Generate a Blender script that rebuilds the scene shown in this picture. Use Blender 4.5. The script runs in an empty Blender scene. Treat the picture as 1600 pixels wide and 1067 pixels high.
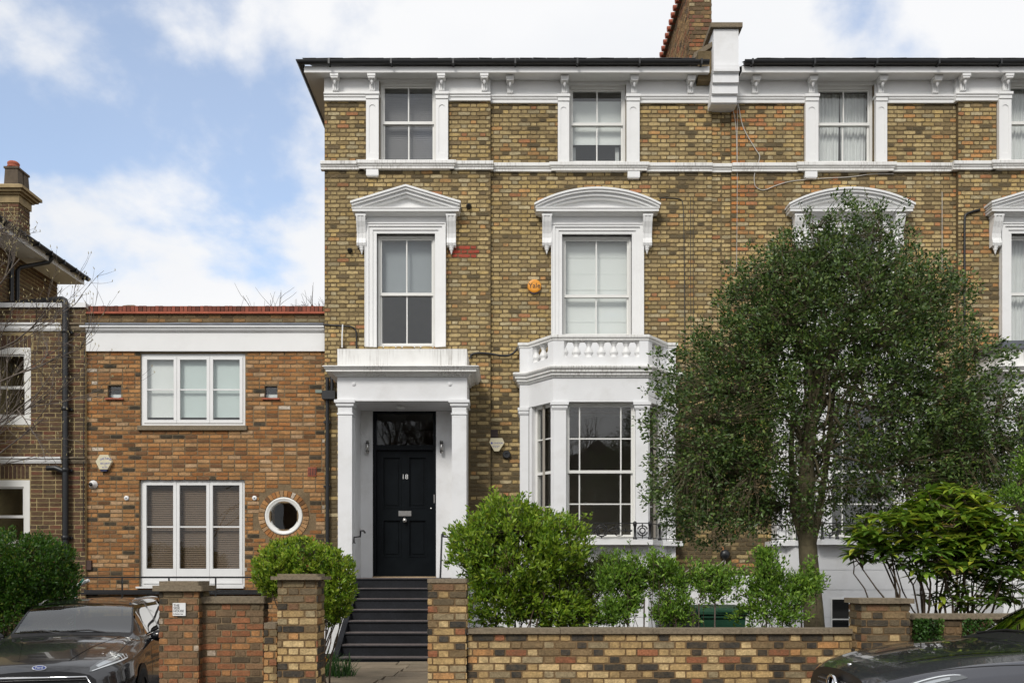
import bpy, math, random
import numpy as np
from mathutils import Vector, noise as mnoise
R = math.radians
rnd = random.Random(7)
npr = np.random.default_rng(11)
scene = bpy.context.scene
COL = scene.collection

# ---------------------------------------------------------------- camera
# The camera stands in the street at (0, -16.4, 1.45), level, with a rising front (lens shift).
F, HOR, CX, CZ, CD = 1410.0, 897.0, 800.0, 1.45, 16.4
cam = bpy.data.cameras.new('camera')
cam.sensor_width = 36.0
cam.lens = F / 1600 * 36
cam.shift_y = (HOR - 533.5) / 1600
cam.clip_end = 2000
camo = bpy.data.objects.new('camera', cam); COL.objects.link(camo)
camo.location = (0, -CD, CZ); camo.rotation_euler = (R(90), 0, 0)
scene.camera = camo

# ---------------------------------------------------------------- sky, sun, exposure
SUN_EL, SUN_AZ = 40.0, 203.0           # azimuth clockwise from +y
world = bpy.data.worlds.new('World'); scene.world = world; world.use_nodes = True
nt = world.node_tree; nt.nodes.clear()
def N(tree, typ, **kw):
    n = tree.nodes.new(typ)
    for k, v in kw.items():
        if k.startswith('i_'):
            key = k[2:]
            n.inputs[int(key) if key.isdigit() else key.replace('_', ' ')].default_value = v
        else:
            setattr(n, k, v)
    return n
def LK(tree, a, b): tree.links.new(a, b)
sky = N(nt, 'ShaderNodeTexSky', sky_type='NISHITA', sun_disc=False)
sky.sun_elevation = R(SUN_EL); sky.sun_rotation = R(SUN_AZ)
sky.air_density = 1.0; sky.dust_density = 0.6; sky.ozone_density = 1.0
tc = N(nt, 'ShaderNodeTexCoord')
sep = N(nt, 'ShaderNodeSeparateXYZ'); LK(nt, tc.outputs['Generated'], sep.inputs[0])
zz = N(nt, 'ShaderNodeMath', operation='MAXIMUM', i_1=0.0); LK(nt, sep.outputs[2], zz.inputs[0])
za = N(nt, 'ShaderNodeMath', operation='ADD', i_1=0.55); LK(nt, zz.outputs[0], za.inputs[0])
dx = N(nt, 'ShaderNodeMath', operation='DIVIDE'); LK(nt, sep.outputs[0], dx.inputs[0]); LK(nt, za.outputs[0], dx.inputs[1])
dy = N(nt, 'ShaderNodeMath', operation='DIVIDE'); LK(nt, sep.outputs[1], dy.inputs[0]); LK(nt, za.outputs[0], dy.inputs[1])
cmb = N(nt, 'ShaderNodeCombineXYZ', i_2=0.37); LK(nt, dx.outputs[0], cmb.inputs[0]); LK(nt, dy.outputs[0], cmb.inputs[1])
n1 = N(nt, 'ShaderNodeTexNoise', i_Scale=5.5, i_Detail=11.0, i_Roughness=0.55, i_Distortion=0.15)
LK(nt, cmb.outputs[0], n1.inputs['Vector'])
# breaks in the cloud deck: two in view, the noise leaves others elsewhere
def gap(px, py, rad, amt):
    v = Vector((px - CX, F, HOR - py)).normalized()
    dst = N(nt, 'ShaderNodeVectorMath', operation='DISTANCE'); dst.inputs[1].default_value = v
    LK(nt, tc.outputs['Generated'], dst.inputs[0])
    mr = N(nt, 'ShaderNodeMapRange', interpolation_type='SMOOTHSTEP', i_1=0.0, i_2=rad, i_3=amt, i_4=0.0)
    LK(nt, dst.outputs['Value'], mr.inputs[0]); return mr.outputs[0]
acc = n1.outputs['Fac']
for g in ((150, 50, 0.30, 0.27), (420, 310, 0.15, 0.19), (1330, 60, 0.12, 0.15)):
    s = N(nt, 'ShaderNodeMath', operation='SUBTRACT'); LK(nt, acc, s.inputs[0]); LK(nt, gap(*g), s.inputs[1]); acc = s.outputs[0]
cover = N(nt, 'ShaderNodeMapRange', interpolation_type='SMOOTHSTEP', i_1=0.20, i_2=0.42, i_3=0.22, i_4=1.0)
LK(nt, acc, cover.inputs[0])
n2 = N(nt, 'ShaderNodeTexNoise', i_Scale=2.2, i_Detail=6.0, i_Roughness=0.5)
LK(nt, cmb.outputs[0], n2.inputs['Vector'])
ccol = N(nt, 'ShaderNodeMixRGB'); ccol.inputs[1].default_value = (0.78, 0.81, 0.86, 1); ccol.inputs[2].default_value = (0.93, 0.935, 0.95, 1)
cr = N(nt, 'ShaderNodeMapRange', i_1=0.33, i_2=0.62); LK(nt, n2.outputs['Fac'], cr.inputs[0]); LK(nt, cr.outputs[0], ccol.inputs[0])
skb = N(nt, 'ShaderNodeBackground', i_Strength=0.15); LK(nt, sky.outputs[0], skb.inputs['Color'])
clb = N(nt, 'ShaderNodeBackground', i_Strength=0.70); LK(nt, ccol.outputs[0], clb.inputs['Color'])
mx = N(nt, 'ShaderNodeMixShader'); LK(nt, cover.outputs[0], mx.inputs[0]); LK(nt, skb.outputs[0], mx.inputs[1]); LK(nt, clb.outputs[0], mx.inputs[2])
wo = N(nt, 'ShaderNodeOutputWorld'); LK(nt, mx.outputs[0], wo.inputs['Surface'])

sl = bpy.data.lights.new('sun', 'SUN'); sl.energy = 1.5; sl.angle = R(16); sl.color = (1.0, 0.96, 0.9)
so = bpy.data.objects.new('sun', sl); COL.objects.link(so)
so.location = (-10, -30, 40)
_sv = Vector((math.sin(R(SUN_AZ)) * math.cos(R(SUN_EL)), math.cos(R(SUN_AZ)) * math.cos(R(SUN_EL)), math.sin(R(SUN_EL))))
so.rotation_euler = _sv.to_track_quat('Z', 'Y').to_euler()
vs = scene.view_settings
vs.view_transform = 'Standard'; vs.look = 'None'; vs.exposure = 0.56; vs.gamma = 1.0; vs.use_curve_mapping = False
cy = scene.cycles
scene.render.engine = 'CYCLES'
cy.use_denoising = True
cy.max_bounces = 7; cy.diffuse_bounces = 3; cy.glossy_bounces = 3; cy.transmission_bounces = 4; cy.transparent_max_bounces = 24
cy.caustics_reflective = False; cy.caustics_refractive = False
cy.sample_clamp_indirect = 6.0

# ---------------------------------------------------------------- measuring helpers
def X(px, y): return (px - CX) * (y + CD) / F          # world x of a picture column at depth plane y
def Z(py, y): return CZ + (HOR - py) * (y + CD) / F    # world z of a picture row at depth plane y

# ---------------------------------------------------------------- materials
MATS = {}
def pmat(name, col=(0.5, 0.5, 0.5), rough=0.7, var=0.12, scale=5.0, bump=0.0, bscale=90.0, metal=0.0, spec=0.5,
         attr=False, dirt=0.0, dirtcol=(0.05, 0.045, 0.03), dscale=1.2, dlo=0.5, dhi=0.72, streak=0.0, coat=0.0, transl=0.0, fine=0.0, fscale=40.0, smear=0.0, smearcol=(0.17, 0.13, 0.072), sscale=13.0):
    m = bpy.data.materials.new(name); m.use_nodes = True; t = m.node_tree
    b = t.nodes['Principled BSDF']; b.inputs['Roughness'].default_value = rough; b.inputs['Metallic'].default_value = metal
    b.inputs['Specular IOR Level'].default_value = spec
    if coat: b.inputs['Coat Weight'].default_value = coat; b.inputs['Coat Roughness'].default_value = 0.03
    g = N(t, 'ShaderNodeNewGeometry')
    if attr:
        a = N(t, 'ShaderNodeAttribute', attribute_name='Col'); cur = a.outputs['Color']
    else:
        c = N(t, 'ShaderNodeRGB'); c.outputs[0].default_value = (*col, 1); cur = c.outputs[0]
    def mulnoise(cur, sc, lo, hi, det=4.0, vec=None):
        n = N(t, 'ShaderNodeTexNoise', i_Scale=sc, i_Detail=det, i_Roughness=0.6)
        LK(t, vec or g.outputs['Position'], n.inputs['Vector'])
        r = N(t, 'ShaderNodeMapRange', i_1=0.3, i_2=0.7, i_3=lo, i_4=hi); LK(t, n.outputs['Fac'], r.inputs[0])
        m_ = N(t, 'ShaderNodeMixRGB', blend_type='MULTIPLY', i_0=1.0); LK(t, cur, m_.inputs[1]); LK(t, r.outputs[0], m_.inputs[2])
        return m_.outputs[0]
    if var: cur = mulnoise(cur, scale, 1 - var, 1 + var)
    if fine: cur = mulnoise(cur, fscale, 1 - fine, 1 + fine, 5.0)
    if smear:                                  # pointing and lime smeared over the faces
        n = N(t, 'ShaderNodeTexNoise', i_Scale=sscale, i_Detail=8.0, i_Roughness=0.7); LK(t, g.outputs['Position'], n.inputs['Vector'])
        r = N(t, 'ShaderNodeMapRange', i_1=0.45, i_2=0.68, i_3=0.0, i_4=smear); LK(t, n.outputs['Fac'], r.inputs[0])
        m_ = N(t, 'ShaderNodeMixRGB'); m_.inputs[2].default_value = (*smearcol, 1)
        LK(t, r.outputs[0], m_.inputs[0]); LK(t, cur, m_.inputs[1]); cur = m_.outputs[0]
    if dirt:
        n = N(t, 'ShaderNodeTexNoise', i_Scale=dscale, i_Detail=7.0, i_Roughness=0.62); LK(t, g.outputs['Position'], n.inputs['Vector'])
        r = N(t, 'ShaderNodeMapRange', i_1=dlo, i_2=dhi, i_3=0.0, i_4=dirt); LK(t, n.outputs['Fac'], r.inputs[0])
        m_ = N(t, 'ShaderNodeMixRGB'); m_.inputs[2].default_value = (*dirtcol, 1)
        LK(t, r.outputs[0], m_.inputs[0]); LK(t, cur, m_.inputs[1]); cur = m_.outputs[0]
    if streak:
        mp = N(t, 'ShaderNodeMapping'); mp.inputs['Scale'].default_value = (34, 34, 1.6); LK(t, g.outputs['Position'], mp.inputs['Vector'])
        n = N(t, 'ShaderNodeTexNoise', i_Scale=1.0, i_Detail=4.0, i_Roughness=0.65); LK(t, mp.outputs[0], n.inputs['Vector'])
        n3 = N(t, 'ShaderNodeTexNoise', i_Scale=1.7, i_Detail=3.0); LK(t, g.outputs['Position'], n3.inputs['Vector'])
        r3 = N(t, 'ShaderNodeMapRange', i_1=0.42, i_2=0.62); LK(t, n3.outputs['Fac'], r3.inputs[0])
        r = N(t, 'ShaderNodeMapRange', i_1=0.46, i_2=0.74, i_3=0.0, i_4=streak); LK(t, n.outputs['Fac'], r.inputs[0])
        mm = N(t, 'ShaderNodeMath', operation='MULTIPLY'); LK(t, r.outputs[0], mm.inputs[0]); LK(t, r3.outputs[0], mm.inputs[1])
        m_ = N(t, 'ShaderNodeMixRGB'); m_.inputs[2].default_value = (0.16, 0.13, 0.1, 1)
        LK(t, mm.outputs[0], m_.inputs[0]); LK(t, cur, m_.inputs[1]); cur = m_.outputs[0]
    LK(t, cur, b.inputs['Base Color'])
    if bump:
        n = N(t, 'ShaderNodeTexNoise', i_Scale=bscale, i_Detail=5.0, i_Roughness=0.65); LK(t, g.outputs['Position'], n.inputs['Vector'])
        bp = N(t, 'ShaderNodeBump', i_Strength=bump, i_Distance=0.02); LK(t, n.outputs['Fac'], bp.inputs['Height']); LK(t, bp.outputs[0], b.inputs['Normal'])
    if transl:
        tr = N(t, 'ShaderNodeBsdfTranslucent'); LK(t, cur, tr.inputs['Color'])
        ms = N(t, 'ShaderNodeMixShader', i_0=transl); LK(t, b.outputs[0], ms.inputs[1]); LK(t, tr.outputs[0], ms.inputs[2])
        LK(t, ms.outputs[0], t.nodes['Material Output'].inputs['Surface'])
    MATS[name] = m; return m
def glassmat(name, tint=(0.975, 0.985, 0.98), ior=1.5, rough=0.0, boost=1.0):
    m = bpy.data.materials.new(name); m.use_nodes = True; t = m.node_tree; t.nodes.clear()
    tr = N(t, 'ShaderNodeBsdfTransparent'); tr.inputs[0].default_value = (*tint, 1)
    gl = N(t, 'ShaderNodeBsdfGlossy', i_Roughness=rough)
    lw_ = N(t, 'ShaderNodeLayerWeight', i_0=0.5)       # Schlick reflectance, the same from both sides of the pane
    p5 = N(t, 'ShaderNodeMath', operation='POWER', i_1=5.0); LK(t, lw_.outputs['Facing'], p5.inputs[0])
    fr = N(t, 'ShaderNodeMapRange', i_1=0.0, i_2=1.0, i_3=((ior - 1) / (ior + 1)) ** 2, i_4=1.0); LK(t, p5.outputs[0], fr.inputs[0])
    ge = N(t, 'ShaderNodeNewGeometry')
    nz = N(t, 'ShaderNodeTexNoise', i_Scale=1.4, i_Detail=1.0); LK(t, ge.outputs['Position'], nz.inputs['Vector'])
    bp = N(t, 'ShaderNodeBump', i_Strength=0.12, i_Distance=0.02); LK(t, nz.outputs['Fac'], bp.inputs['Height']); LK(t, bp.outputs[0], gl.inputs['Normal'])
    sc = N(t, 'ShaderNodeMath', operation='MULTIPLY', i_1=boost, use_clamp=True); LK(t, fr.outputs[0], sc.inputs[0])
    ms = N(t, 'ShaderNodeMixShader'); LK(t, sc.outputs[0], ms.inputs[0]); LK(t, tr.outputs[0], ms.inputs[1]); LK(t, gl.outputs[0], ms.inputs[2])
    o = N(t, 'ShaderNodeOutputMaterial'); LK(t, ms.outputs[0], o.inputs['Surface'])
    MATS[name] = m; return m

WHITE = pmat('white_paint', (0.80, 0.80, 0.79), 0.45, 0.03, 2.0, dirt=0.10, dirtcol=(0.45, 0.42, 0.36), dscale=2.6, bump=0.04, bscale=30)
WHITEW = pmat('weathered_white_paint', (0.78, 0.775, 0.75), 0.55, 0.04, 2.0, dirt=0.22, dirtcol=(0.33, 0.30, 0.25), dscale=3.1, streak=0.75, bump=0.08, bscale=40)
STUCCO = pmat('white_stucco', (0.78, 0.785, 0.79), 0.6, 0.04, 1.5, dirt=0.24, dirtcol=(0.42, 0.39, 0.34), dscale=2.4, bump=0.08, bscale=55)
CREAMW = pmat('sash_paint', (0.78, 0.775, 0.74), 0.4, 0.03, 3.0)
BRICK = pmat('stock_brick', attr=True, rough=0.9, var=0.16, scale=0.7, fine=0.22, fscale=55, dirt=0.55, dirtcol=(0.13, 0.10, 0.055), dscale=1.7, dlo=0.46, dhi=0.74, bump=0.5, bscale=70, spec=0.2, smear=0.62)
BRICKG = pmat('garden_brick', attr=True, rough=0.9, var=0.12, scale=11.0, fine=0.26, fscale=48, dirt=0.35, dirtcol=(0.05, 0.045, 0.03), dscale=3.3, dlo=0.5, dhi=0.75, bump=0.5, bscale=60, spec=0.2, smear=0.5, smearcol=(0.16, 0.115, 0.065))
MORTAR = pmat('brown_mortar', (0.16, 0.12, 0.066), 0.95, 0.25, 3.0, bump=0.5, bscale=90, fine=0.2, spec=0.15)
MORTARS = pmat('sandy_mortar', (0.20, 0.145, 0.085), 0.95, 0.2, 3.0, bump=0.4, bscale=90, fine=0.2, spec=0.15)
MORTARL = pmat('yellow_mortar', (0.36, 0.28, 0.145), 0.95, 0.2, 3.0, bump=0.4, bscale=90, fine=0.15, spec=0.15)
MORTARG = pmat('orange_mortar', (0.19, 0.125, 0.065), 0.95, 0.22, 4.0, bump=0.4, bscale=80, fine=0.2, spec=0.15)
STONE = pmat('coping_stone', (0.205, 0.162, 0.108), 0.9, 0.22, 4.0, fine=0.25, dirt=0.5, dirtcol=(0.07, 0.065, 0.045), dscale=4.0, bump=0.5, bscale=40)
YORK = pmat('york_stone', attr=True, rough=0.85, var=0.18, scale=3.0, fine=0.15, bump=0.35, bscale=30, dirt=0.35, dirtcol=(0.09, 0.085, 0.05), dscale=2.5)
BLACKM = pmat('black_metal', (0.012, 0.012, 0.013), 0.42, 0.2, 6.0, spec=0.5)
BLACKP = pmat('black_plastic_pipe', (0.015, 0.016, 0.018), 0.4, 0.2, 5.0)
BLACKD = pmat('black_door_paint', (0.006, 0.0078, 0.0095), 0.32, 0.2, 4.0, bump=0.03, bscale=18, spec=0.1)
BLACKS = pmat('black_step_paint', (0.010, 0.011, 0.014), 0.55, 0.4, 3.0, fine=0.35, bump=0.15, bscale=30, spec=0.25)
TREAD = pmat('worn_tread', (0.115, 0.095, 0.09), 0.75, 0.25, 4.0, fine=0.2, bump=0.2, bscale=40)
CHROME = pmat('satin_steel', (0.55, 0.54, 0.52), 0.28, 0.06, 20.0, metal=1.0)
LEAD = pmat('lead', (0.13, 0.14, 0.16), 0.5, 0.25, 5.0, metal=0.4)
SLATE = pmat('slate', (0.045, 0.043, 0.045), 0.7, 0.3, 4.0, bump=0.3)
TILER = pmat('red_tile', attr=True, rough=0.85, var=0.2, scale=9, fine=0.25, dirt=0.45, dirtcol=(0.06, 0.045, 0.03), dscale=6)
TERRA = pmat('terracotta', (0.36, 0.10, 0.055), 0.85, 0.2, 6.0)
ROOMD = pmat('room_wall', (0.34, 0.31, 0.265), 0.9, 0.05)
SHEET_G = pmat('grey_sheet', (0.30, 0.325, 0.345), 0.8, 0.03)
ROOML = pmat('pale_room_wall', (0.42, 0.40, 0.36), 0.9, 0.05)
BLIND_W = pmat('white_blind', (0.82, 0.84, 0.82), 0.8, 0.02, 2.0)
BLIND_G = pmat('grey_slat_blind', (0.15, 0.142, 0.145), 0.6, 0.03)
BLIND_B = pmat('brown_slat_blind', (0.12, 0.068, 0.03), 0.5, 0.08)
BLIND_F = pmat('frosted_film', (0.62, 0.70, 0.68), 0.6, 0.02, 1.0)
CURT = pmat('net_curtain', (0.78, 0.79, 0.78), 0.9, 0.05, transl=0.12)
GLASS = glassmat('window_glass', ior=1.52, boost=1.5)
GLASSL = glassmat('clear_window_glass', ior=1.5, boost=.7)
GLASSC = glassmat('car_glass', (0.40, 0.48, 0.45), 1.55, boost=3.4)
SOIL = pmat('soil', (0.035, 0.026, 0.017), 0.95, 0.3, 6.0, bump=0.6, bscale=40)
ASPH = pmat('asphalt', (0.05, 0.05, 0.052), 0.9, 0.2, 3.0, fine=0.3, fscale=180, bump=0.4, bscale=150)
PAVE = pmat('paving', (0.22, 0.21, 0.19), 0.9, 0.18, 2.0, fine=0.15, bump=0.2)
BARK = pmat('grey_bark', (0.125, 0.105, 0.06), 0.95, 0.3, 9.0, dirt=0.5, dirtcol=(0.04, 0.05, 0.015), dscale=3.0, bump=0.6, bscale=30)
TWIG = pmat('brown_twig', (0.075, 0.052, 0.033), 0.9, 0.25, 12.0)
TWIGG = pmat('grey_twig', (0.13, 0.105, 0.085), 0.9, 0.25, 12.0)
LEAFM = pmat('leaf', attr=True, rough=0.42, var=0.10, scale=3.0, transl=0.38, spec=0.45)
LEAFH = pmat('holly_leaf', attr=True, rough=0.38, var=0.14, scale=1.5, transl=0.16, spec=0.4)
LEAFA = pmat('large_leaf', attr=True, rough=0.38, var=0.12, scale=7.0, transl=0.32, spec=0.4, fine=0.18, fscale=60)

# ---------------------------------------------------------------- objects and meshes
ORG = {}
def empty(name, loc, label, cat, group=None):
    o = bpy.data.objects.new(name, None); COL.objects.link(o); o.location = loc; o.empty_display_size = 0.2
    o['label'] = label; o['category'] = cat
    if group: o['group'] = group
    ORG[o.name] = Vector(loc); return o
def org(o):
    while o is not None:
        if o.name in ORG: return ORG[o.name]
        o = o.parent
    return Vector((0, 0, 0))
MIRROR = None                 # x of a mirror plane while the twin house is built
class MB:
    def __init__(s): s.v = []; s.f = []; s.sm = []; s.c = []
    def add(s, vs, fs, smooth=False, col=None):
        o = len(s.v); s.v += [tuple(v) for v in vs]; s.f += [tuple(i + o for i in f) for f in fs]; s.sm += [smooth] * len(fs)
        s.c += [col or (1, 1, 1)] * len(vs); return s
    def box(s, x0, x1, y0, y1, z0, z1, col=None):
        if x1 < x0: x0, x1 = x1, x0
        if y1 < y0: y0, y1 = y1, y0
        if z1 < z0: z0, z1 = z1, z0
        return s.add([(x0, y0, z0), (x1, y0, z0), (x1, y1, z0), (x0, y1, z0), (x0, y0, z1), (x1, y0, z1), (x1, y1, z1), (x0, y1, z1)],
              [(0, 3, 2, 1), (4, 5, 6, 7), (0, 1, 5, 4), (1, 2, 6, 5), (2, 3, 7, 6), (3, 0, 4, 7)], col=col)
    def prism(s, base, off, smooth=False, col=None):      # polygon (list of 3-vectors) moved along off
        n = len(base); b = [Vector(p) for p in base]; o = Vector(off)
        vs = b + [p + o for p in b]
        fs = [tuple(range(n))[::-1], tuple(range(n, 2 * n))] + [(i, (i + 1) % n, n + (i + 1) % n, n + i) for i in range(n)]
        k = len(s.f); s.add(vs, fs, col=col)
        if smooth:
            for i in range(k + 2, len(s.f)): s.sm[i] = True
        return s
    def px(s, prof, x0, x1, **k): return s.prism([(x0, y, z) for y, z in prof], (x1 - x0, 0, 0), **k)
    def py(s, prof, y0, y1, **k): return s.prism([(x, y0, z) for x, z in prof], (0, y1 - y0, 0), **k)
    def pz(s, prof, z0, z1, **k): return s.prism([(x, y, z0) for x, y in prof], (0, 0, z1 - z0), **k)
    def tube(s, pts, r, n=8, r1=None, cap=True):
        pts = [Vector(p) for p in pts]; m = len(pts)
        if isinstance(r, (int, float)): rr = [r + ((r1 if r1 is not None else r) - r) * i / max(1, m - 1) for i in range(m)]
        else: rr = r
        vs = []; up = None
        for i, p in enumerate(pts):
            d = (pts[min(i + 1, m - 1)] - pts[max(i - 1, 0)])
            d = d.normalized() if d.length > 1e-9 else Vector((0, 0, 1))
            if up is None: up = d.orthogonal().normalized()
            up = (up - d * up.dot(d)); up = up.normalized() if up.length > 1e-6 else d.orthogonal().normalized()
            w = d.cross(up)
            for k in range(n):
                a = 2 * math.pi * k / n; vs.append(p + (up * math.cos(a) + w * math.sin(a)) * rr[i])
        fs = [(i * n + k, i * n + (k + 1) % n, (i + 1) * n + (k + 1) % n, (i + 1) * n + k) for i in range(m - 1) for k in range(n)]
        s.add(vs, fs, True)
        if cap:
            s.add(vs[:n], [tuple(range(n))[::-1]]); s.add(vs[-n:], [tuple(range(n))])
        return s
    def lathe(s, prof, c, n=12, axis='z', smooth=True, caps=True):
        vs = []; cx, cyy, cz = c
        for r, h in prof:
            for k in range(n):
                a = 2 * math.pi * k / n; u, w = r * math.cos(a), r * math.sin(a)
                vs.append((cx + u, cyy + w, cz + h) if axis == 'z' else ((cx + u, cyy - h, cz + w) if axis == 'y' else (cx + h, cyy + u, cz + w)))
        m = len(prof)
        fs = [(i * n + k, i * n + (k + 1) % n, (i + 1) * n + (k + 1) % n, (i + 1) * n + k) for i in range(m - 1) for k in range(n)]
        s.add(vs, fs, smooth)
        if caps: s.add(vs[:n], [tuple(range(n))[::-1]]); s.add(vs[-n:], [tuple(range(n))])
        return s
    def sweep(s, path, prof, closed_prof=True):
        """path: xy points, outward is to the right of travel; prof: (offset, z) points"""
        P = [Vector(p) for p in path]; m = len(P); vs = []
        for i, p in enumerate(P):
            ns = []
            for a, b in ((i - 1, i), (i, i + 1)):
                if a >= 0 and b < m:
                    d = (P[b] - P[a]).normalized(); ns.append(Vector((d.y, -d.x)))
            if len(ns) == 2:
                nb = (ns[0] + ns[1]).normalized(); nb = nb / max(0.2, nb.dot(ns[0]))
            else: nb = ns[0]
            for o, z in prof: vs.append((p.x + nb.x * o, p.y + nb.y * o, z))
        k = len(prof); fs = []
        for i in range(m - 1):
            for j in range(k if closed_prof else k - 1):
                j2 = (j + 1) % k; fs.append((i * k + j, (i + 1) * k + j, (i + 1) * k + j2, i * k + j2))
        if closed_prof: fs += [tuple(range(k)), tuple(range((m - 1) * k, m * k))[::-1]]
        return s.add(vs, fs)
    def build(s, name, mat, parent=None, label=None, cat=None, kind=None, group=None, recalc=True):
        me = bpy.data.meshes.new(name); og = org(parent) if parent else Vector((0, 0, 0))
        vs = s.v
        if MIRROR is not None:
            vs = [(2 * MIRROR - v[0], v[1], v[2]) for v in vs]
        me.from_pydata([(v[0] - og.x, v[1] - og.y, v[2] - og.z) for v in vs], [], s.f)
        if recalc:
            import bmesh
            bm = bmesh.new(); bm.from_mesh(me); bmesh.ops.recalc_face_normals(bm, faces=bm.faces); bm.to_mesh(me); bm.free()
        me.polygons.foreach_set('use_smooth', s.sm)
        if any(c != (1, 1, 1) for c in s.c):
            a = me.color_attributes.new('Col', 'FLOAT_COLOR', 'POINT')
            a.data.foreach_set('color', np.array([(*c, 1.0) for c in s.c], dtype=np.float32).ravel())
        me.materials.append(mat)
        o = bpy.data.objects.new(name, me); COL.objects.link(o); o.parent = parent
        if label: o['label'] = label
        if cat: o['category'] = cat
        if kind: o['kind'] = kind
        if group: o['group'] = group
        return o
def mesh_arrays(name, V, T, C, mat, parent=None, kind=None, smooth=False):
    """mesh from numpy arrays: V (n,3) world, T (m,k) faces, C (n,3) colours"""
    og = np.array(org(parent)) if parent else np.zeros(3)
    me = bpy.data.meshes.new(name); V = (np.asarray(V, dtype=np.float32) - og).astype(np.float32); T = np.asarray(T, dtype=np.int32)
    k = T.shape[1]
    me.vertices.add(len(V)); me.vertices.foreach_set('co', V.ravel())
    me.loops.add(T.size); me.loops.foreach_set('vertex_index', T.ravel())
    me.polygons.add(len(T)); me.polygons.foreach_set('loop_start', np.arange(0, T.size, k, dtype=np.int32))
    me.polygons.foreach_set('loop_total', np.full(len(T), k, dtype=np.int32))
    if smooth: me.polygons.foreach_set('use_smooth', np.ones(len(T), dtype=bool))
    me.update(calc_edges=True)
    if C is not None:
        a = me.color_attributes.new('Col', 'FLOAT_COLOR', 'POINT')
        a.data.foreach_set('color', np.hstack([C, np.ones((len(C), 1))]).astype(np.float32).ravel())
    me.materials.append(mat)
    o = bpy.data.objects.new(name, me); COL.objects.link(o); o.parent = parent
    if kind: o['kind'] = kind
    return o
def text(name, s, size, pos, mat, parent, ext=0.003, rot=(90, 0, 0), align='CENTER', spin=0.0, sx=1.0, thin=0.0):
    cu = bpy.data.curves.new(name, 'FONT'); cu.body = s; cu.size = size; cu.align_x = align; cu.align_y = 'CENTER'; cu.extrude = ext; cu.resolution_u = 3; cu.offset = thin
    t = bpy.data.objects.new(name + '_tmp', cu); COL.objects.link(t)
    bpy.context.view_layer.update()
    me = bpy.data.meshes.new_from_object(t.evaluated_get(bpy.context.evaluated_depsgraph_get()))
    bpy.data.objects.remove(t)
    me.materials.clear(); me.materials.append(mat); me.name = name
    o = bpy.data.objects.new(name, me); COL.objects.link(o); o.parent = parent
    o.location = Vector(pos) - (org(parent) if parent else Vector((0, 0, 0)))
    from mathutils import Euler, Matrix
    o.rotation_euler = (Euler([R(a) for a in rot]).to_matrix() @ Matrix.Rotation(R(spin), 3, 'Z')).to_euler()
    o.scale = (sx, 1, 1)
    return o

# ---------------------------------------------------------------- brickwork
def shade(c, k): return tuple(min(0.95, a * k) for a in c)
def q(c): return tuple(round(a, 3) for a in c)
BT = {}
def brick_template(kind, k):
    """front outline worn and a little uneven; returns verts (unit length and height) and faces"""
    if (kind, k) in BT: return BT[kind, k]
    r = random.Random(k * 31 + (7 if kind == 'h' else 0))
    L, H = (0.215, 0.065) if kind == 's' else (0.103, 0.065)
    nx = 4 if kind == 's' else 2
    pts = []
    for i in range(nx): pts.append((-L / 2 + L * i / nx, -H / 2))
    for i in range(1): pts.append((L / 2, -H / 2)); pts.append((L / 2, 0.0))
    for i in range(nx): pts.append((L / 2 - L * i / nx, H / 2))
    pts.append((-L / 2, H / 2)); pts.append((-L / 2, 0.0))
    fr, bk = [], []
    for (x, z) in pts:
        corner = abs(abs(x) - L / 2) < 1e-6 and abs(abs(z) - H / 2) < 1e-6
        w_ = .55 if k >= 100 else 1.0                      # crisp or worn
        jx, jz = w_ * (r.uniform(0, 0.006) + (0.006 * r.random() if corner else 0)), w_ * (r.uniform(0, 0.005) + (0.005 * r.random() if corner else 0))
        x1 = x - math.copysign(jx, x) if abs(x) > L * 0.4 else x + r.uniform(-.004, .004)
        z1 = z - math.copysign(jz, z) if abs(z) > H * 0.3 else z
        fr.append(((x1 - math.copysign(0.0028, x)) / L, r.uniform(-0.0022, 0.0022), (z1 - (math.copysign(0.0028, z) if abs(z) > .01 else 0)) / H))
        bk.append((x1 / L, 0.0115, z1 / H))
    n = len(fr)
    fs = [tuple(range(n))] + [(i, n + i, n + (i + 1) % n, (i + 1) % n) for i in range(n)]
    BT[kind, k] = (np.array(fr + bk), fs); return BT[kind, k]
NSH = 9
BMESH = {}
def brick_mesh(kind, k, col, mat):
    key = (kind, k, col, mat.name)
    if key not in BMESH:
        V, fs = brick_template(kind, k); L = 0.215 if kind == 's' else 0.103
        me = bpy.data.meshes.new('brick'); me.from_pydata((V * np.array([L, 1, 0.065])).tolist(), [], fs)
        a = me.color_attributes.new('Col', 'FLOAT_COLOR', 'POINT'); a.data.foreach_set('color', np.array([(*col, 1)] * len(V), dtype=np.float32).ravel())
        me.materials.append(mat); BMESH[key] = me
    return BMESH[key]
def frame(ox, oy, ang=0.0):
    """wall plane through (ox, oy); u runs along the wall, outward normal to the right of travel"""
    return (ox, oy, math.cos(R(ang)), math.sin(R(ang)), R(ang))
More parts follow.
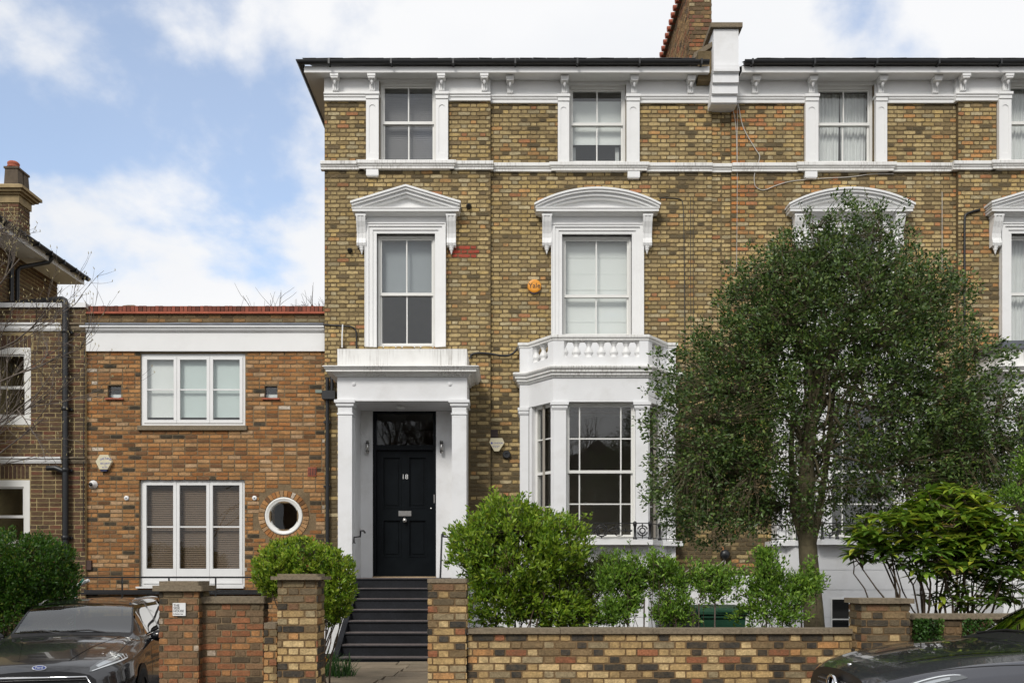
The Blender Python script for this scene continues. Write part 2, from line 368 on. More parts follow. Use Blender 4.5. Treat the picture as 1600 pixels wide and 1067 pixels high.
def lay(fr, u0, u1, z0, z1, pick, holes=(), bond='flemish', course=0.0755, joint=0.010, zbase=0.0, circ=None, jit=0.0015, L=0.215, Hd=0.1025, minL=0.035, phase=0.0, crisp=True):
    """bricks course by course, cut at the openings"""
    out = []; h = course - joint
    c0 = int(math.floor((z0 - zbase) / course)); c = c0
    while zbase + c * course < z1 - 0.012:
        a, b = max(z0, zbase + c * course), min(z1, zbase + c * course + h)
        c += 1
        if b - a < 0.02: continue
        if bond == 'flemish': seq = [('s', L), ('h', Hd)]; off = (0 if c % 2 else -(L + Hd) / 2 - joint)
        elif bond == 'soldier': seq = [('h', L)]; off = 0
        else: seq = [('s', L)]; off = (0 if c % 2 else -(L + joint) / 2)
        u = u0 + off + phase - 2 * (L + joint); i = 0
        # intervals left free by openings
        free = [(u0, u1)]
        for (a0, a1, b0, b1) in holes:
            if b0 < (a + b) / 2 < b1:
                nf = []
                for (p0, p1) in free:
                    if a1 <= p0 or a0 >= p1: nf.append((p0, p1))
                    else:
                        if a0 > p0: nf.append((p0, a0 - 0.004))
                        if a1 < p1: nf.append((a1 + 0.004, p1))
                free = nf
        while u < u1:
            kind, l = seq[i % len(seq)]; i += 1
            if bond == 'stretcher' and rnd.random() < 0.04: kind, l = 'h', Hd
            for (p0, p1) in free:
                s0, s1 = max(u, p0), min(u + l, p1)
                if s1 - s0 >= minL:
                    uc, zc = (s0 + s1) / 2, (a + b) / 2
                    if circ and (uc - circ[0]) ** 2 + (zc - circ[1]) ** 2 < (circ[2] + (s1 - s0) * 0.35) ** 2: continue
                    ll = s1 - s0; kd = 's' if ll > 0.15 else 'h'
                    out.append((fr, uc, zc + rnd.uniform(-jit, jit), ll, b - a, q(pick(uc, zc, kd)), kd, rnd.randrange(NSH) + (100 if crisp else 0), rnd.uniform(-0.002, 0.002)))
            u += l + joint
    return out
def emit(parent, items, mat, nobj=300, name='brick', score=None):
    og = org(parent)
    def default(it):
        fr, u, z, L, H, col, kd, k, dn = it
        d = fr[1] + fr[3] * u + CD
        return L * H / d ** 2
    sc = score or default
    order = sorted(range(len(items)), key=lambda i: -sc(items[i])); top = set(order[:nobj])
    for i in order[:nobj]:
        fr, u, z, L, H, col, kd, k, dn = items[i]
        ox, oy, ux, uy, ang = fr
        o = bpy.data.objects.new(name, brick_mesh(kd, k, col, mat)); COL.objects.link(o); o.parent = parent
        o.location = (ox + ux * u + uy * dn - og.x, oy + uy * u - ux * dn - og.y, z - og.z)
        o.rotation_euler = (0, 0, ang); o.scale = (L / (0.215 if kd == 's' else 0.103), 1, H / 0.065)
    rest = order[nobj:]
    if rest:
        verts, faces, cols = [], [], []; n = 0
        for i in rest:
            fr, u, z, L, H, col, kd, k, dn = items[i]
            ox, oy, ux, uy, ang = fr
            V, fs = brick_template(kd, k)
            lx = V[:, 0] * L + u; ly = V[:, 1] - dn; lz = V[:, 2] * H + z
            P = np.stack([ox + ux * lx - uy * ly - og.x, oy + uy * lx + ux * ly - og.y, lz - og.z], 1)
            verts.append(P); faces += [tuple(a + n for a in f) for f in fs]; n += len(P); cols.append(np.tile(np.array([*col, 1.0]), (len(P), 1)))
        me = bpy.data.meshes.new('brickwork'); me.from_pydata(np.concatenate(verts).tolist(), [], faces)
        a = me.color_attributes.new('Col', 'FLOAT_COLOR', 'POINT'); a.data.foreach_set('color', np.concatenate(cols).astype(np.float32).ravel())
        me.materials.append(mat); o = bpy.data.objects.new('brickwork', me); COL.objects.link(o); o.parent = parent; o['kind'] = 'stuff'
def backing(fr, u0, u1, z0, z1, holes, thick, mb=None, off=0.008, circ=None):
    """the wall body behind the bricks, with its openings left out"""
    mb = mb or MB(); ox, oy, ux, uy, ang = fr
    us = sorted({u0, u1} | {min(max(a, u0), u1) for h in holes for a in h[:2]})
    zs = sorted({z0, z1} | {min(max(a, z0), z1) for h in holes for a in h[2:]})
    def P(u, n, z): return (ox + ux * u + uy * n, oy + uy * u - ux * n, z)
    for j in range(len(zs) - 1):
        run = None
        for i in range(len(us)):
            solid = False
            if i < len(us) - 1:
                uc, zc = (us[i] + us[i + 1]) / 2, (zs[j] + zs[j + 1]) / 2
                solid = not any(h[0] < uc < h[1] and h[2] < zc < h[3] for h in holes)
            if solid and run is None: run = us[i]
            if not solid and run is not None:
                a, b, c, d = run, us[i], zs[j], zs[j + 1]
                v = [P(a, -off, c), P(b, -off, c), P(b, -thick, c), P(a, -thick, c), P(a, -off, d), P(b, -off, d), P(b, -thick, d), P(a, -thick, d)]
                mb.add(v, [(0, 3, 2, 1), (4, 5, 6, 7), (0, 1, 5, 4), (1, 2, 6, 5), (2, 3, 7, 6), (3, 0, 4, 7)])
                run = None
    return mb
def picker(pal, soot=None, sooty=(0.115, 0.09, 0.052), lv=(0.86, 0.95, 1.05, 1.14)):
    tot = sum(w for w, c in pal)
    def f(u, z, kd):
        if soot and rnd.random() < soot(u, z): return shade(sooty, rnd.choice(lv))
        x = rnd.random() * tot
        for w, c in pal:
            x -= w
            if x <= 0: return shade(c, rnd.choice(lv))
        return pal[-1][1]
    return f
# ================================================================ ground
def sheet(name, x0, x1, y0, y1, z, mat, th=0.3):
    return MB().box(x0, x1, y0, y1, z - th, z).build(name, mat, kind='structure')
sheet('ground', -260, 260, -260, 260, -0.62, SOIL, 0.5)
sheet('road', -120, 120, -15.6, -8.13, -0.25, ASPH)
MB().box(-120, 120, -8.13, -7.98, -0.5, -0.085).build('kerb', STONE, kind='structure')
sheet('pavement', -120, 120, -7.98, -6.9, -0.09, PAVE)
sheet('pavement', -120, 120, -24, -15.6, -0.10, PAVE)
sheet('driveway', -14, -3.62, -6.9, 0.0, -0.36, ASPH)
sheet('garden_soil', -3.6, 30, -6.9, 0.2, 0.02, SOIL, 0.6)

# ================================================================ windows
def room(parent, x0, x1, z0, z1, y, mat=ROOMD, depth=2.4, pad=0.35):
    m = MB(); a, b, c, d, e, f = x0 - pad, x1 + pad, y, y + depth, z0 - pad, z1 + pad * 0.6
    t = 0.04
    m.box(a, b, d, d + t, e, f); m.box(a - t, a, c, d, e, f); m.box(b, b + t, c, d, e, f); m.box(a, b, c, d, e - t, e); m.box(a, b, c, d, f, f + t)
    # the wall round the opening, seen from inside
    return m.build('room', mat, parent)
def frame_rect(m, x0, x1, z0, z1, y0, y1, w, wt=None, wb=None):
    wt = wt or w; wb = wb or w
    m.box(x0, x0 + w, y0, y1, z0, z1); m.box(x1 - w, x1, y0, y1, z0, z1)
    m.box(x0 + w, x1 - w, y0, y1, z0, z0 + wb); m.box(x0 + w, x1 - w, y0, y1, z1 - wt, z1)
def slats(x0, x1, z0, z1, y, pitch=0.03, d=0.022, tilt=40):
    m = MB(); z = z0; c, s = math.cos(R(tilt)) * d / 2, math.sin(R(tilt)) * d / 2
    while z < z1:
        m.add([(x0, y - c, z - s), (x1, y - c, z - s), (x1, y + c, z + s), (x0, y + c, z + s)], [(0, 1, 2, 3)]); z += pitch
    return m
def sash(parent, x0, x1, z0, z1, y, mz, cols=2, rows=1, blind=None, rec=0.11, fw=0.042, bars=None, roommat=ROOMD, brk=None):
    """box sash window filling an opening; mz = height of the meeting rail"""
    w = MB(); frame_rect(w, x0, x1, z0, z1, y + rec - 0.03, y + rec + 0.09, fw, fw * 1.1, fw * 1.3)
    W = w.build('window', CREAMW, parent)
    a, b = x0 + fw, x1 - fw; zb, zt = z0 + fw * 1.3, z1 - fw * 1.1
    bw = 0.022; rail = 0.05
    for (c, d, yy, lo) in ((mz - rail / 2, zt, y + rec + 0.0, False), (zb, mz + rail / 2, y + rec + 0.036, True)):
        s = MB(); st = 0.030
        frame_rect(s, a, b, c, d, yy, yy + 0.034, st, st if not lo else rail, rail if not lo else 0.055)
        gx0, gx1 = a + st, b - st; gz0, gz1 = c + (rail if not lo else 0.055), d - (st if not lo else rail)
        xs = [gx0 + (gx1 - gx0) * t for t in (bars or [i / cols for i in range(1, cols)])]
        for xx in xs: s.box(xx - bw / 2, xx + bw / 2, yy + 0.003, yy + 0.031, gz0, gz1)
        zs_ = [gz0 + (gz1 - gz0) * i / rows for i in range(1, rows)]
        xe = [gx0] + xs + [gx1]
        for zz_ in zs_:
            for i in range(len(xe) - 1): s.box(xe[i] + (bw / 2 if i else 0), xe[i + 1] - (bw / 2 if i < len(xe) - 2 else 0), yy + 0.004, yy + 0.030, zz_ - bw / 2, zz_ + bw / 2)
        S = s.build('sash', CREAMW, W)
        ze = [gz0] + zs_ + [gz1]
        for i in range(len(xe) - 1):
            for j in range(len(ze) - 1):
                MB().box(xe[i] - 0.002, xe[i + 1] + 0.002, yy + 0.015, yy + 0.019, ze[j] - 0.002, ze[j + 1] + 0.002).build('pane', GLASS, W)
    yb = y + rec + 0.16
    if blind == 'grey': slats(a, b, zb - 0.02, zt - 0.12, yb, 0.034, 0.037, 78).build('blind', BLIND_G, W)
    elif blind == 'brown': slats(a, b, zb - 0.02, zt, yb, 0.032, 0.030, 55).build('blind', BLIND_B, W)
    elif blind == 'half': MB().box(a - .02, b + .02, yb, yb + 0.006, mz + .02, zt).build('blind', SHEET_G, W)  # plain grey sheet behind the upper panes, one even tone
    elif blind == 'roller':
        MB().box(a - .02, b + .02, yb, yb + 0.006, brk, zt - 0.13).build('blind', BLIND_W, W)
        MB().box(a + .02, a + .10, yb + .1, yb + .12, zb, brk).build('curtain', CURT, W); MB().box(b - .11, b - .04, yb + .1, yb + .12, zb, brk).build('curtain', CURT, W)
    elif blind == 'roman':
        m = MB(); n = 6; h = (zt - zb) / n
        for i in range(n): m.box(a - .01, b + .01, yb - 0.004 * (i % 2), yb + 0.006, zb + h * i + 0.006, zb + h * (i + 1))
        m.box(a - .01, b + .01, yb + 0.004, yb + 0.008, zb, zt).build('blind', BLIND_W, W)
    elif blind == 'curtain':
        n = 90
        for side in (0, 1):
            V = []; o = 0
            for i in range(n + 1):
                t = i / n; xx = (a - .02 + (b - a) * 0.51 * t) if not side else (b + .02 - (b - a) * 0.51 * t)
                dy_ = 0.018 * math.sin(t * 46 + side) + 0.012 * math.sin(t * 21 + 1)
                lean = 0.04 * (t - .5) * (1 if side else -1)
                V += [(xx + lean, yb + 0.03 + dy_, zb - .02), (xx, yb + 0.03 + dy_ * .6, zt + 0.02)]
            MB().add(V, [(2 * i, 2 * i + 2, 2 * i + 3, 2 * i + 1) for i in range(n)], True).build('curtain', CURT, W, recalc=False)
    room(W, x0, x1, z0, z1, y + 0.32, roommat)
    return W

# ================================================================ the pair of villas
YB, YR = -0.08, 0.0
PARTY = 3.81
SOF = 10.40
def bracket(parent, xc, y0, name='bracket'):
    zb, w = 9.99 + 0.145, 0.052
    m = MB()
    prof = [(y0, zb), (y0 - .055, zb), (y0 - .055, zb + .12), (y0 - .07, zb + .165), (y0 - .11, zb + .195), (y0 - .17, zb + .205), (y0 - .17, SOF), (y0, SOF)]
    m.px(prof, xc - w, xc + w)
    for dx_ in (-.036, 0, .036): m.box(xc + dx_ - .011, xc + dx_ + .011, y0 - .068, y0 - .05, zb + .012, zb + .135)
    m.box(xc - .074, xc + .074, y0 - .195, y0 - .02, SOF - .062, SOF - .004)
    m.box(xc - .062, xc + .062, y0 - .185, y0 - .02, SOF - .092, SOF - .060)
    B = m.build(name, WHITE, parent)
    MB().lathe([(0.001, -.1), (.012, -.085), (.026, -.055), (.03, -.03), (.018, -.012), (.03, 0.0)], (xc, y0 - .125, SOF - .088), 10).build('pendant', WHITE, B)
def console(parent, xc, y0, zt, zb, w=0.082):
    h = zt - zb
    prof = [(y0, zt), (y0 - .17, zt), (y0 - .175, zt - .06 * h), (y0 - .155, zt - .18 * h), (y0 - .115, zt - .32 * h), (y0 - .085, zt - .48 * h), (y0 - .08, zt - .6 * h),
            (y0 - .10, zt - .68 * h), (y0 - .112, zt - .75 * h), (y0 - .095, zt - .82 * h), (y0 - .05, zt - .84 * h), (y0, zt - .84 * h)]
    m = MB().px(prof, xc - w * .72, xc + w * .72)
    for sx in (-1, 1):
        p2 = [(a - .012 if a < y0 - .01 else a, b) for a, b in prof]
        m.px(p2, xc + sx * w * .62, xc + sx * w)
    m.px([(a - .008 if a < y0 - .01 else a, b) for a, b in prof], xc - .014, xc + .014)
    m.box(xc - w * 1.12, xc + w * 1.12, y0 - .19, y0, zt - .03, zt + .002)
    B = m.build('console', WHITE, parent)
    # leaf drop below the scroll
    d = MB(); z0 = zt - .83 * h
    for k, (dw, dz) in enumerate(((0.055, 0), (0.042, -.035), (0.022, -.075))):
        d.lathe([(0.002, -.062), (dw * .55, -.04), (dw, -.005), (dw * .6, .02)], (xc, y0 - .05, z0 + dz), 9)
    d.build('leaf_drop', WHITE, B)
def pediment(parent, xl, xr, zbase, zend, zapex, y0, kind):
    n = 24
    xc = (xl + xr) / 2; hw = (xr - xl) / 2; hgt = zapex - zend
    if kind == 'tri': top = lambda x, s=0.0: zapex - hgt * abs(x - xc) / hw
    else:
        Rr = (hw * hw + hgt * hgt) / (2 * hgt); top = lambda x, s=0.0: zapex - Rr + math.sqrt(max(0, Rr * Rr - (x - xc) ** 2))
    def band(a, b, p0, p1, inset):
        xs = [xl + inset + (xr - xl - 2 * inset) * i / n for i in range(n + 1)]
        t = [(x_, max(top(x_) - a, zbase + .0005)) for x_ in xs] + [(x_, max(top(x_) - b, zbase)) for x_ in reversed(xs)]
        return t
    m = MB()
    m.py(band(0, .035, 0, 0, 0.0), y0 - .27, y0); m.py(band(.035, .075, 0, 0, .02), y0 - .245, y0)
    m.py(band(.075, .13, 0, 0, .05), y0 - .20, y0); m.py(band(.13, .165, 0, 0, .08), y0 - .16, y0)
    P = m.build('pediment', WHITE, parent)
    # tympanum
    xs = [xl + .25 + (xr - xl - .5) * i / n for i in range(n + 1)]
    MB().py([(xl + .12, zbase)] + [(x_, max(zbase, top(x_) - .15)) for x_ in xs] + [(xr - .12, zbase)], y0 - .07, y0).build('tympanum', WHITE, P)
    # horizontal cornice
    path = [(xl + .235, y0), (xl + .235, y0 - .02), (xr - .235, y0 - .02), (xr - .235, y0)]
    zc = zbase
    prof = [(-.02, zc + .0), (.22, zc), (.22, zc - .016), (.205, zc - .022), (.205, zc - .066), (.16, zc - .072), (.14, zc - .086), (.06, zc - .10), (-.02, zc - .10)]
    MB().sweep(path, prof).build('cornice', WHITE, P)
def architrave(parent, xo0, xo1, zo1, xi0, xi1, zi1, z0, y0):
    """moulded surround: stepped jambs and head"""
    m = MB()
    steps = [(0.0, .085), (.34, .062), (.68, .042)]
    for k, (t, p) in enumerate(steps):
        a0, a1, az = xo0 + (xi0 - xo0) * t, xo1 + (xi1 - xo1) * t, zo1 + (zi1 - zo1) * t
        t2 = steps[k + 1][0] if k < 2 else 1.0
        b0, b1, bz = xo0 + (xi0 - xo0) * t2, xo1 + (xi1 - xo1) * t2, zo1 + (zi1 - zo1) * t2
        m.box(a0, b0, y0 - p, y0 + .06, z0, az); m.box(b1, a1, y0 - p, y0 + .06, z0, az); m.box(b0, b1, y0 - p, y0 + .06, bz, az)
    # bead on the outer edge
    e = .018
    m.box(xo0, xo0 + e, y0 - .1, y0 - .08, z0, zo1); m.box(xo1 - e, xo1, y0 - .1, y0 - .08, z0, zo1); m.box(xo0 + e, xo1 - e, y0 - .1, y0 - .08, zo1 - e, zo1)
    # reveals
    m.box(xi0 - .02, xi0, y0 + .055, y0 + .3, z0, zi1); m.box(xi1, xi1 + .02, y0 + .055, y0 + .3, z0, zi1); m.box(xi0 - .02, xi1 + .02, y0 + .055, y0 + .3, zi1, zi1 + .02)
    return m.build('architrave', WHITE, parent)
def pilaster(parent, x0, x1, y0, zs, zt):
    m = MB(); w = x1 - x0; e = w * .24; zc = zt - .34; zl = zs + .13
    m.box(x0, x1, y0 - .075, y0 + .05, zs, zl); m.box(x0, x0 + e, y0 - .075, y0 + .05, zl, zt - .115); m.box(x1 - e, x1, y0 - .075, y0 + .05, zl, zt - .115)
    m.box(x0 + e, x1 - e, y0 - .064, y0 + .05, zl, zt - .115)
    # arched head of the sunk panel
    a, b = x0 + e, x1 - e; c = (a + b) / 2; r = (b - a) / 2; zr = zt - .22 - r
    pts = [(a, zr)] + [(c + r * math.cos(t), zr + r * math.sin(t)) for t in [math.pi - math.pi * i / 10 for i in range(11)]] + [(b, zr), (b, zt - .115), (a, zt - .115)]
    m.py(pts, y0 - .0752, y0 - .05)
    m.box(x0 - .004, x1 + .004, y0 - .092, y0 + .05, zt - .115, zt - .045); m.box(x0 - .016, x1 + .016, y0 - .112, y0 + .05, zt - .045, zt)
    return m.build('pilaster', WHITE, parent)

def villa(root, lead_cap):
    """trim, windows, porch and bay of one of the two mirrored houses (laid out for the left one)"""
    fz0 = 9.99
    # ---- frieze and cornice with its brackets
    xL, xM, xE = X(507, YB), X(766.5, YB), 3.63
    wl = (X(592.5, YB), X(681, YB)); wr = (X(889.2, YR), X(978.3, YR))
    for (a, b, y0) in ((xL - .0, wl[0], YB), (wl[1], xM, YB), (xM + .002, wr[0], YR), (wr[1], xE, YR)):
        MB().box(a, b, y0 - .03, y0 + .1, fz0 + .13, SOF).build('frieze', WHITE, root)
        ex = [(a, y0 - .03), (b, y0 - .03)]
        MB().sweep(ex, [(-.12, fz0), (.012, fz0), (.012, fz0 + .055), (.03, fz0 + .065), (.03, fz0 + .085), (.05, fz0 + .105), (.05, fz0 + .13), (-.12, fz0 + .13)]).build('moulding', WHITE, root)
    for (a, b, y0, zt) in ((wl[0], wl[1], YB, SOF - .035), (wr[0], wr[1], YR, SOF - .05)):
        MB().box(a, b, y0 + .0, y0 + .25, zt, SOF).build('window_head', WHITE, root)
    for px_ in (524, 581.7, 690, 757): bracket(root, X(px_, YB - .1), YB - .03)
    for px_ in (797, 882, 990.5, 1079): bracket(root, X(px_, YR - .1), YR - .03)
    # ---- eaves
    m = MB(); m.box(xL - .30, 3.52, -.30, 0.4, SOF, SOF + .02)
    m.box(xL - .30, xL + .05, 0.4, 7.0, SOF, SOF + .02); m.build('soffit', WHITE, root)
    m = MB(); m.box(xL - .315, 3.52, -.315, -.299, SOF - .012, SOF + .10); m.box(xL - .315, xL - .299, -.299, 7.0, SOF - .012, SOF + .10)
    m.build('fascia', WHITE, root)
    g = MB(); r = .06
    prof = [(r * math.cos(t), r * math.sin(t)) for t in [math.pi + math.pi * i / 8 for i in range(9)]] + [(r * .86 * math.cos(t), r * .86 * math.sin(t)) for t in [2 * math.pi - math.pi * i / 8 for i in range(9)]]
    yg, zg = -.378, SOF + .155
    g.sweep([(xL - .378, 7.0), (xL - .378, yg), (3.50, yg)], [(o, zg + h) for o, h in prof])
    G = g.build('gutter', BLACKP, root)
    for i in range(7): MB().box(xL + .15 + i * 1.1 - .016, xL + .15 + i * 1.1 + .016, yg - .068, yg + .07, zg - .075, zg + .012).build('gutter_bracket', BLACKP, G)
    # slates, a low pitch seen edge on
    pitch = math.tan(R(24))
    rf = MB(); y1 = 3.2
    rf.px([(-.36, SOF + .165), (-.36, SOF + .19), (y1, SOF + .19 + (y1 + .36) * pitch), (y1, SOF + .165 + (y1 + .36) * pitch)], xL - .33, 3.30)
    rf.px([(y1, SOF + .19 + (y1 + .36) * pitch), (y1, SOF), (7.0, SOF), (7.0, SOF + .19)], xL - .33, 3.30)
    RF = rf.build('roof', SLATE, root)
    sl_ = MB(); xx = xL - .33; k = 0
    while xx < 3.2:
        w_ = .235; t_ = rnd.uniform(-.006, .006)
        for row in range(2):
            y_ = -.39 + row * .2 ; z_ = SOF + .195 + row * .2 * pitch + row * .0
            x0_ = xx + (row * .12)
            sl_.add([(x0_, y_, z_ + t_), (x0_ + w_, y_, z_ + t_ * .3), (x0_ + w_, y_ + .42, z_ + .42 * pitch), (x0_, y_ + .42, z_ + .42 * pitch),
                     (x0_, y_, z_ + t_ + .012), (x0_ + w_, y_, z_ + .012), (x0_ + w_, y_ + .42, z_ + .42 * pitch + .012), (x0_, y_ + .42, z_ + .42 * pitch + .012)],
                    [(0, 3, 2, 1), (4, 5, 6, 7), (0, 1, 5, 4), (1, 2, 6, 5), (2, 3, 7, 6), (3, 0, 4, 7)])
        xx += w_ + .006
    sl_.build('slates', SLATE, RF, kind='stuff')
    # ---- top floor windows
    zs = Z(254, YB)
    sash(root, X(593.5, YB), X(681, YB), zs, SOF - .035, YB, Z(191, YB) + .04, 2, 1, 'grey' if not lead_cap else 'curtain')
    pilaster(root, X(573, YB), X(592.5, YB), YB, zs, fz0 + .13); pilaster(root, X(681.5, YB), X(700.5, YB), YB, zs, fz0 + .13)
    zs2 = Z(255.5, YR)
    sash(root, X(889.5, YR), X(978, YR), zs2, SOF - .05, YR, Z(193, YR) + .04, 2, 1, 'roller' if not lead_cap else 'curtain', brk=Z(224, .2))
    pilaster(root, X(871.5, YR), X(889, YR), YR, zs2, fz0 + .13); pilaster(root, X(978.5, YR), X(998.5, YR), YR, zs2, fz0 + .13)
    # ---- string course, with the projecting sills in it
    def string(a, b, y0, p=0.0, ends=False):
        z0 = Z(266.5, YB); z1 = zs
        path = [(a, y0), (b, y0)] if not ends else [(a, y0 + .05), (a, y0), (b, y0), (b, y0 + .05)]
        return MB().sweep(path, [(-.05, z0), (.045 + p, z0), (.045 + p, z0 + .045), (.06 + p, z0 + .05), (.06 + p, z0 + .06), (.085 + p, z0 + .085), (.085 + p, z1 - .012), (.075 + p, z1), (-.05, z1)])
    string(xL - .06, X(568.5, YB), YB).build('string_course', WHITEW, root)
    string(X(703, YB), xM + .05, YB).build('string_course', WHITEW, root)
    string(X(568.5, YB), X(703, YB), YB, .035, True).build('sill', WHITEW, root)
    string(xM + .055, X(868, YR), YR).build('string_course', WHITEW, root)
    string(X(1003, YR), xE, YR).build('string_course', WHITEW, root)
    string(X(868, YR), X(1003, YR), YR, .035, True).build('sill', WHITEW, root)
    zc = Z(266.5, YB)
    MB().box(X(573, YB), X(592, YB), YB - .07, YB + .05, zc - .115, zc).box(X(574, YB), X(591, YB), YB - .06, YB + .05, zc - .13, zc - .114).build('corbel', WHITE, root)
    MB().box(X(980, YR), X(999, YR), YR - .07, YR + .05, zc - .115, zc).box(X(981, YR), X(998, YR), YR - .06, YR + .05, zc - .13, zc - .114).build('corbel', WHITE, root)
    # ---- first floor windows
    for (y0, x_o, x_i, cons, ped, kind, zo, zi, z0, mz_, bl) in (
            (YB, (571, 697), (589, 680), (564.5, 705), (547.5, 719.8), 'tri', 351, 366, 543, 457, 'half'),
            (YR, (861, 1005), (878, 987), (854.5, 1011.5), (835, 1032.5), 'seg', 352, 367, 528, 460, 'roman')):
        xo0, xo1, xi0, xi1 = X(x_o[0], y0), X(x_o[1], y0), X(x_i[0], y0), X(x_i[1], y0)
        A = architrave(root, xo0, xo1, Z(zo, y0), xi0, xi1, Z(zi, y0), Z(z0, y0), y0)
        sash(root, xi0 + .001, xi1 - .001, Z(z0, y0), Z(zi, y0), y0, Z(mz_, y0), 2, 1, bl if not lead_cap else 'curtain', rec=.1, roommat=ROOML)
        # plain frieze between architrave and cornice
        MB().box(xo0, xo1, y0 - .05, y0 + .05, Z(zo, y0), Z(333, y0)).build('frieze_panel', WHITE, root)
        yp = y0 - .25; zt = Z(332, yp)
        for c in cons: console(root, X(c, y0 - .1), y0, zt, Z(394, y0 - .1))
        yp = y0 - .25
        if kind == 'tri': pediment(root, X(ped[0], yp), X(ped[1], yp), zt + .10, Z(314.5, yp), Z(288.5, yp), y0, 'tri')
        else: pediment(root, X(ped[0], yp), X(ped[1], yp), zt + .10, Z(317.5, yp), Z(292.5, yp), y0, 'seg')
    # ---- porch
    PF = -1.0; xl, xr = X(527, PF), X(729.5, PF); zce = Z(626.5, PF)
    P = MB().box(xl, xr, PF, YB - .004, zce, Z(588, PF)).build('porch', STUCCO, root)
    MB().sweep([(xl, YB), (xl, PF), (xr, PF), (xr, YB)],
               [(-.05, zce - .001), (.012, zce - .001), (.012, zce + .03), (-.05, zce + .03)]).build('architrave_band', STUCCO, P)
    zc0, zc1 = Z(589, PF), Z(570.5, PF - .2)
    hh = zc1 - zc0
    MB().sweep([(xl, YB), (xl, PF), (xr, PF), (xr, YB)],
               [(-.3, zc0), (.03, zc0), (.045, zc0 + .03), (.09, zc0 + .045), (.10, zc0 + .06), (.165, zc0 + .06), (.165, zc0 + hh * .6), (.185, zc0 + hh * .66), (.195, zc0 + hh * .82), (.215, zc0 + hh * .86), (.215, zc1 - .012), (.19, zc1), (-.3, zc1 + .02)]).build('cornice', WHITEW, P)
    MB().box(xl, xr, PF + .005, YB - .003, zc1 - .02, Z(545, PF)).build('blocking_course', WHITEW, P)
    if lead_cap: MB().box(xl - .05, xr + .05, PF - .05, YB - .002, Z(545, PF), Z(533, PF)).build('lead_cap', LEAD, P)
    for (a, b) in ((527, 550.5), (705.3, 729.3)):
        a, b = X(a, PF), X(b, PF); zf = 1.39
        m = MB().box(a + .008, b - .008, PF + .012, PF + .26, zf, zce - .001)
        cap0 = Z(635.5, PF)
        m.sweep([(a + .008, PF + .26), (a + .008, PF + .012), (b - .008, PF + .012), (b - .008, PF + .26)],
                [(-.05, cap0 - .13), (.014, cap0 - .13), (.014, cap0 - .105), (-.05, cap0 - .105)])
        m.sweep([(a + .008, PF + .27), (a + .008, PF + .012), (b - .008, PF + .012), (b - .008, PF + .27)],
                [(-.05, cap0), (.012, cap0), (.03, cap0 + .02), (.03, cap0 + .05), (.055, cap0 + .07), (.055, cap0 + .118), (-.05, cap0 + .118)])
        m.build('column', STUCCO, P)
    for (a, b) in ((xl + .02, X(550.5, PF) - .004), (X(705.3, PF) + .004, xr - .02)):
        MB().box(a, b, PF + .26, YB - .002, 1.2, zce - .002).build('side_wall', STUCCO, P)
    for px_ in (553, 703): MB().lathe([(.036, 0), (.036, .008), (.026, .012), (.014, .012), (.01, .018), (.002, .018)], (X(px_, PF), PF + .001, Z(600, PF)), 18, 'y').build('roundel', STUCCO, P)
    # plastered back wall round the door
    dx0, dx1 = X(583.5, 0), X(682, 0); dzt = Z(640.5, 0)
    m = MB(); yb0, yb1 = YB - .012, YB + .1
    m.box(X(550, PF) - .02, dx0, yb0, yb1, 1.39, zce - .003); m.box(dx1, X(706, PF) + .03, yb0, yb1, 1.39, zce - .003); m.box(dx0, dx1, yb0, yb1, dzt, zce - .003)
    m.build('back_wall', STUCCO, P)
    MB().lathe([(.07, 0), (.07, .03), (.05, .05), (.01, .06)], ((dx0 + dx1) / 2, -.6, zce - .06), 16).build('ceiling_light', WHITE, P)
    MB().box(xl + .01, X(549, PF) - .006, PF + .02, YB - .014, -.3, 1.389).build('porch_base', STUCCO, P)
    MB().box(-1.034, xr - .01, PF + .02, YB - .014, -.3, 1.389).build('porch_base', STUCCO, P)
    if lead_cap: MB().box(X(549, PF) - .004, -1.036, PF - .1, YB + .05, -.3, 1.38).build('doorstep', STUCCO, P)
    # ---- door
    yd = 0.0
    D = MB(); fw = .055
    frame_rect(D, dx0 + .002, dx1 - .002, 1.405, dzt - .002, yd - .05, yd + .09, fw)
    zt0 = Z(699, yd); D.box(dx0 + fw, dx1 - fw, yd - .06, yd + .08, zt0 - .03, zt0 + .04); D.box(dx0 + fw, dx1 - fw, yd - .075, yd + .0, zt0 - .055, zt0 - .03)
    DO = D.build('door', BLACKD, root)
    MB().box(dx0 + fw, dx1 - fw, yd + .01, yd + .016, zt0 + .04, dzt - fw).build('fanlight_pane', GLASSL, DO)
    lf = MB(); a, b, z0, z1 = dx0 + fw + .003, dx1 - fw - .003, 1.412, zt0 - .058
    pw0, pw1 = (X(597.5, yd), X(627, yd)), (X(638, yd), X(667, yd))
    rows = ((Z(870, yd), Z(811, yd)), (Z(794, yd), Z(713, yd)))
    xs = [a, pw0[0], pw0[1], pw1[0], pw1[1], b]; zs_ = [z0, rows[0][0], rows[0][1], rows[1][0], rows[1][1], z1]
    for i in range(5):
        for j in range(5):
            pan = i in (1, 3) and j in (1, 3)
            lf.box(xs[i], xs[i + 1], yd + (.032 if pan else .0), yd + .05, zs_[j], zs_[j + 1])
    L_ = lf.build('leaf', BLACKD, DO)
    for pw in (pw0, pw1):
        for rw in rows:
            m = MB(); e = .022
            path = [(pw[0], rw[0]), (pw[1], rw[0]), (pw[1], rw[1]), (pw[0], rw[1])]
            frame_rect(m, pw[0], pw[1], rw[0], rw[1], yd - .009, yd + .033, e)
            m.box(pw[0] + .06, pw[1] - .06, yd + .018, yd + .034, rw[0] + .06, rw[1] - .06)
            m.build('panel', BLACKD, DO)
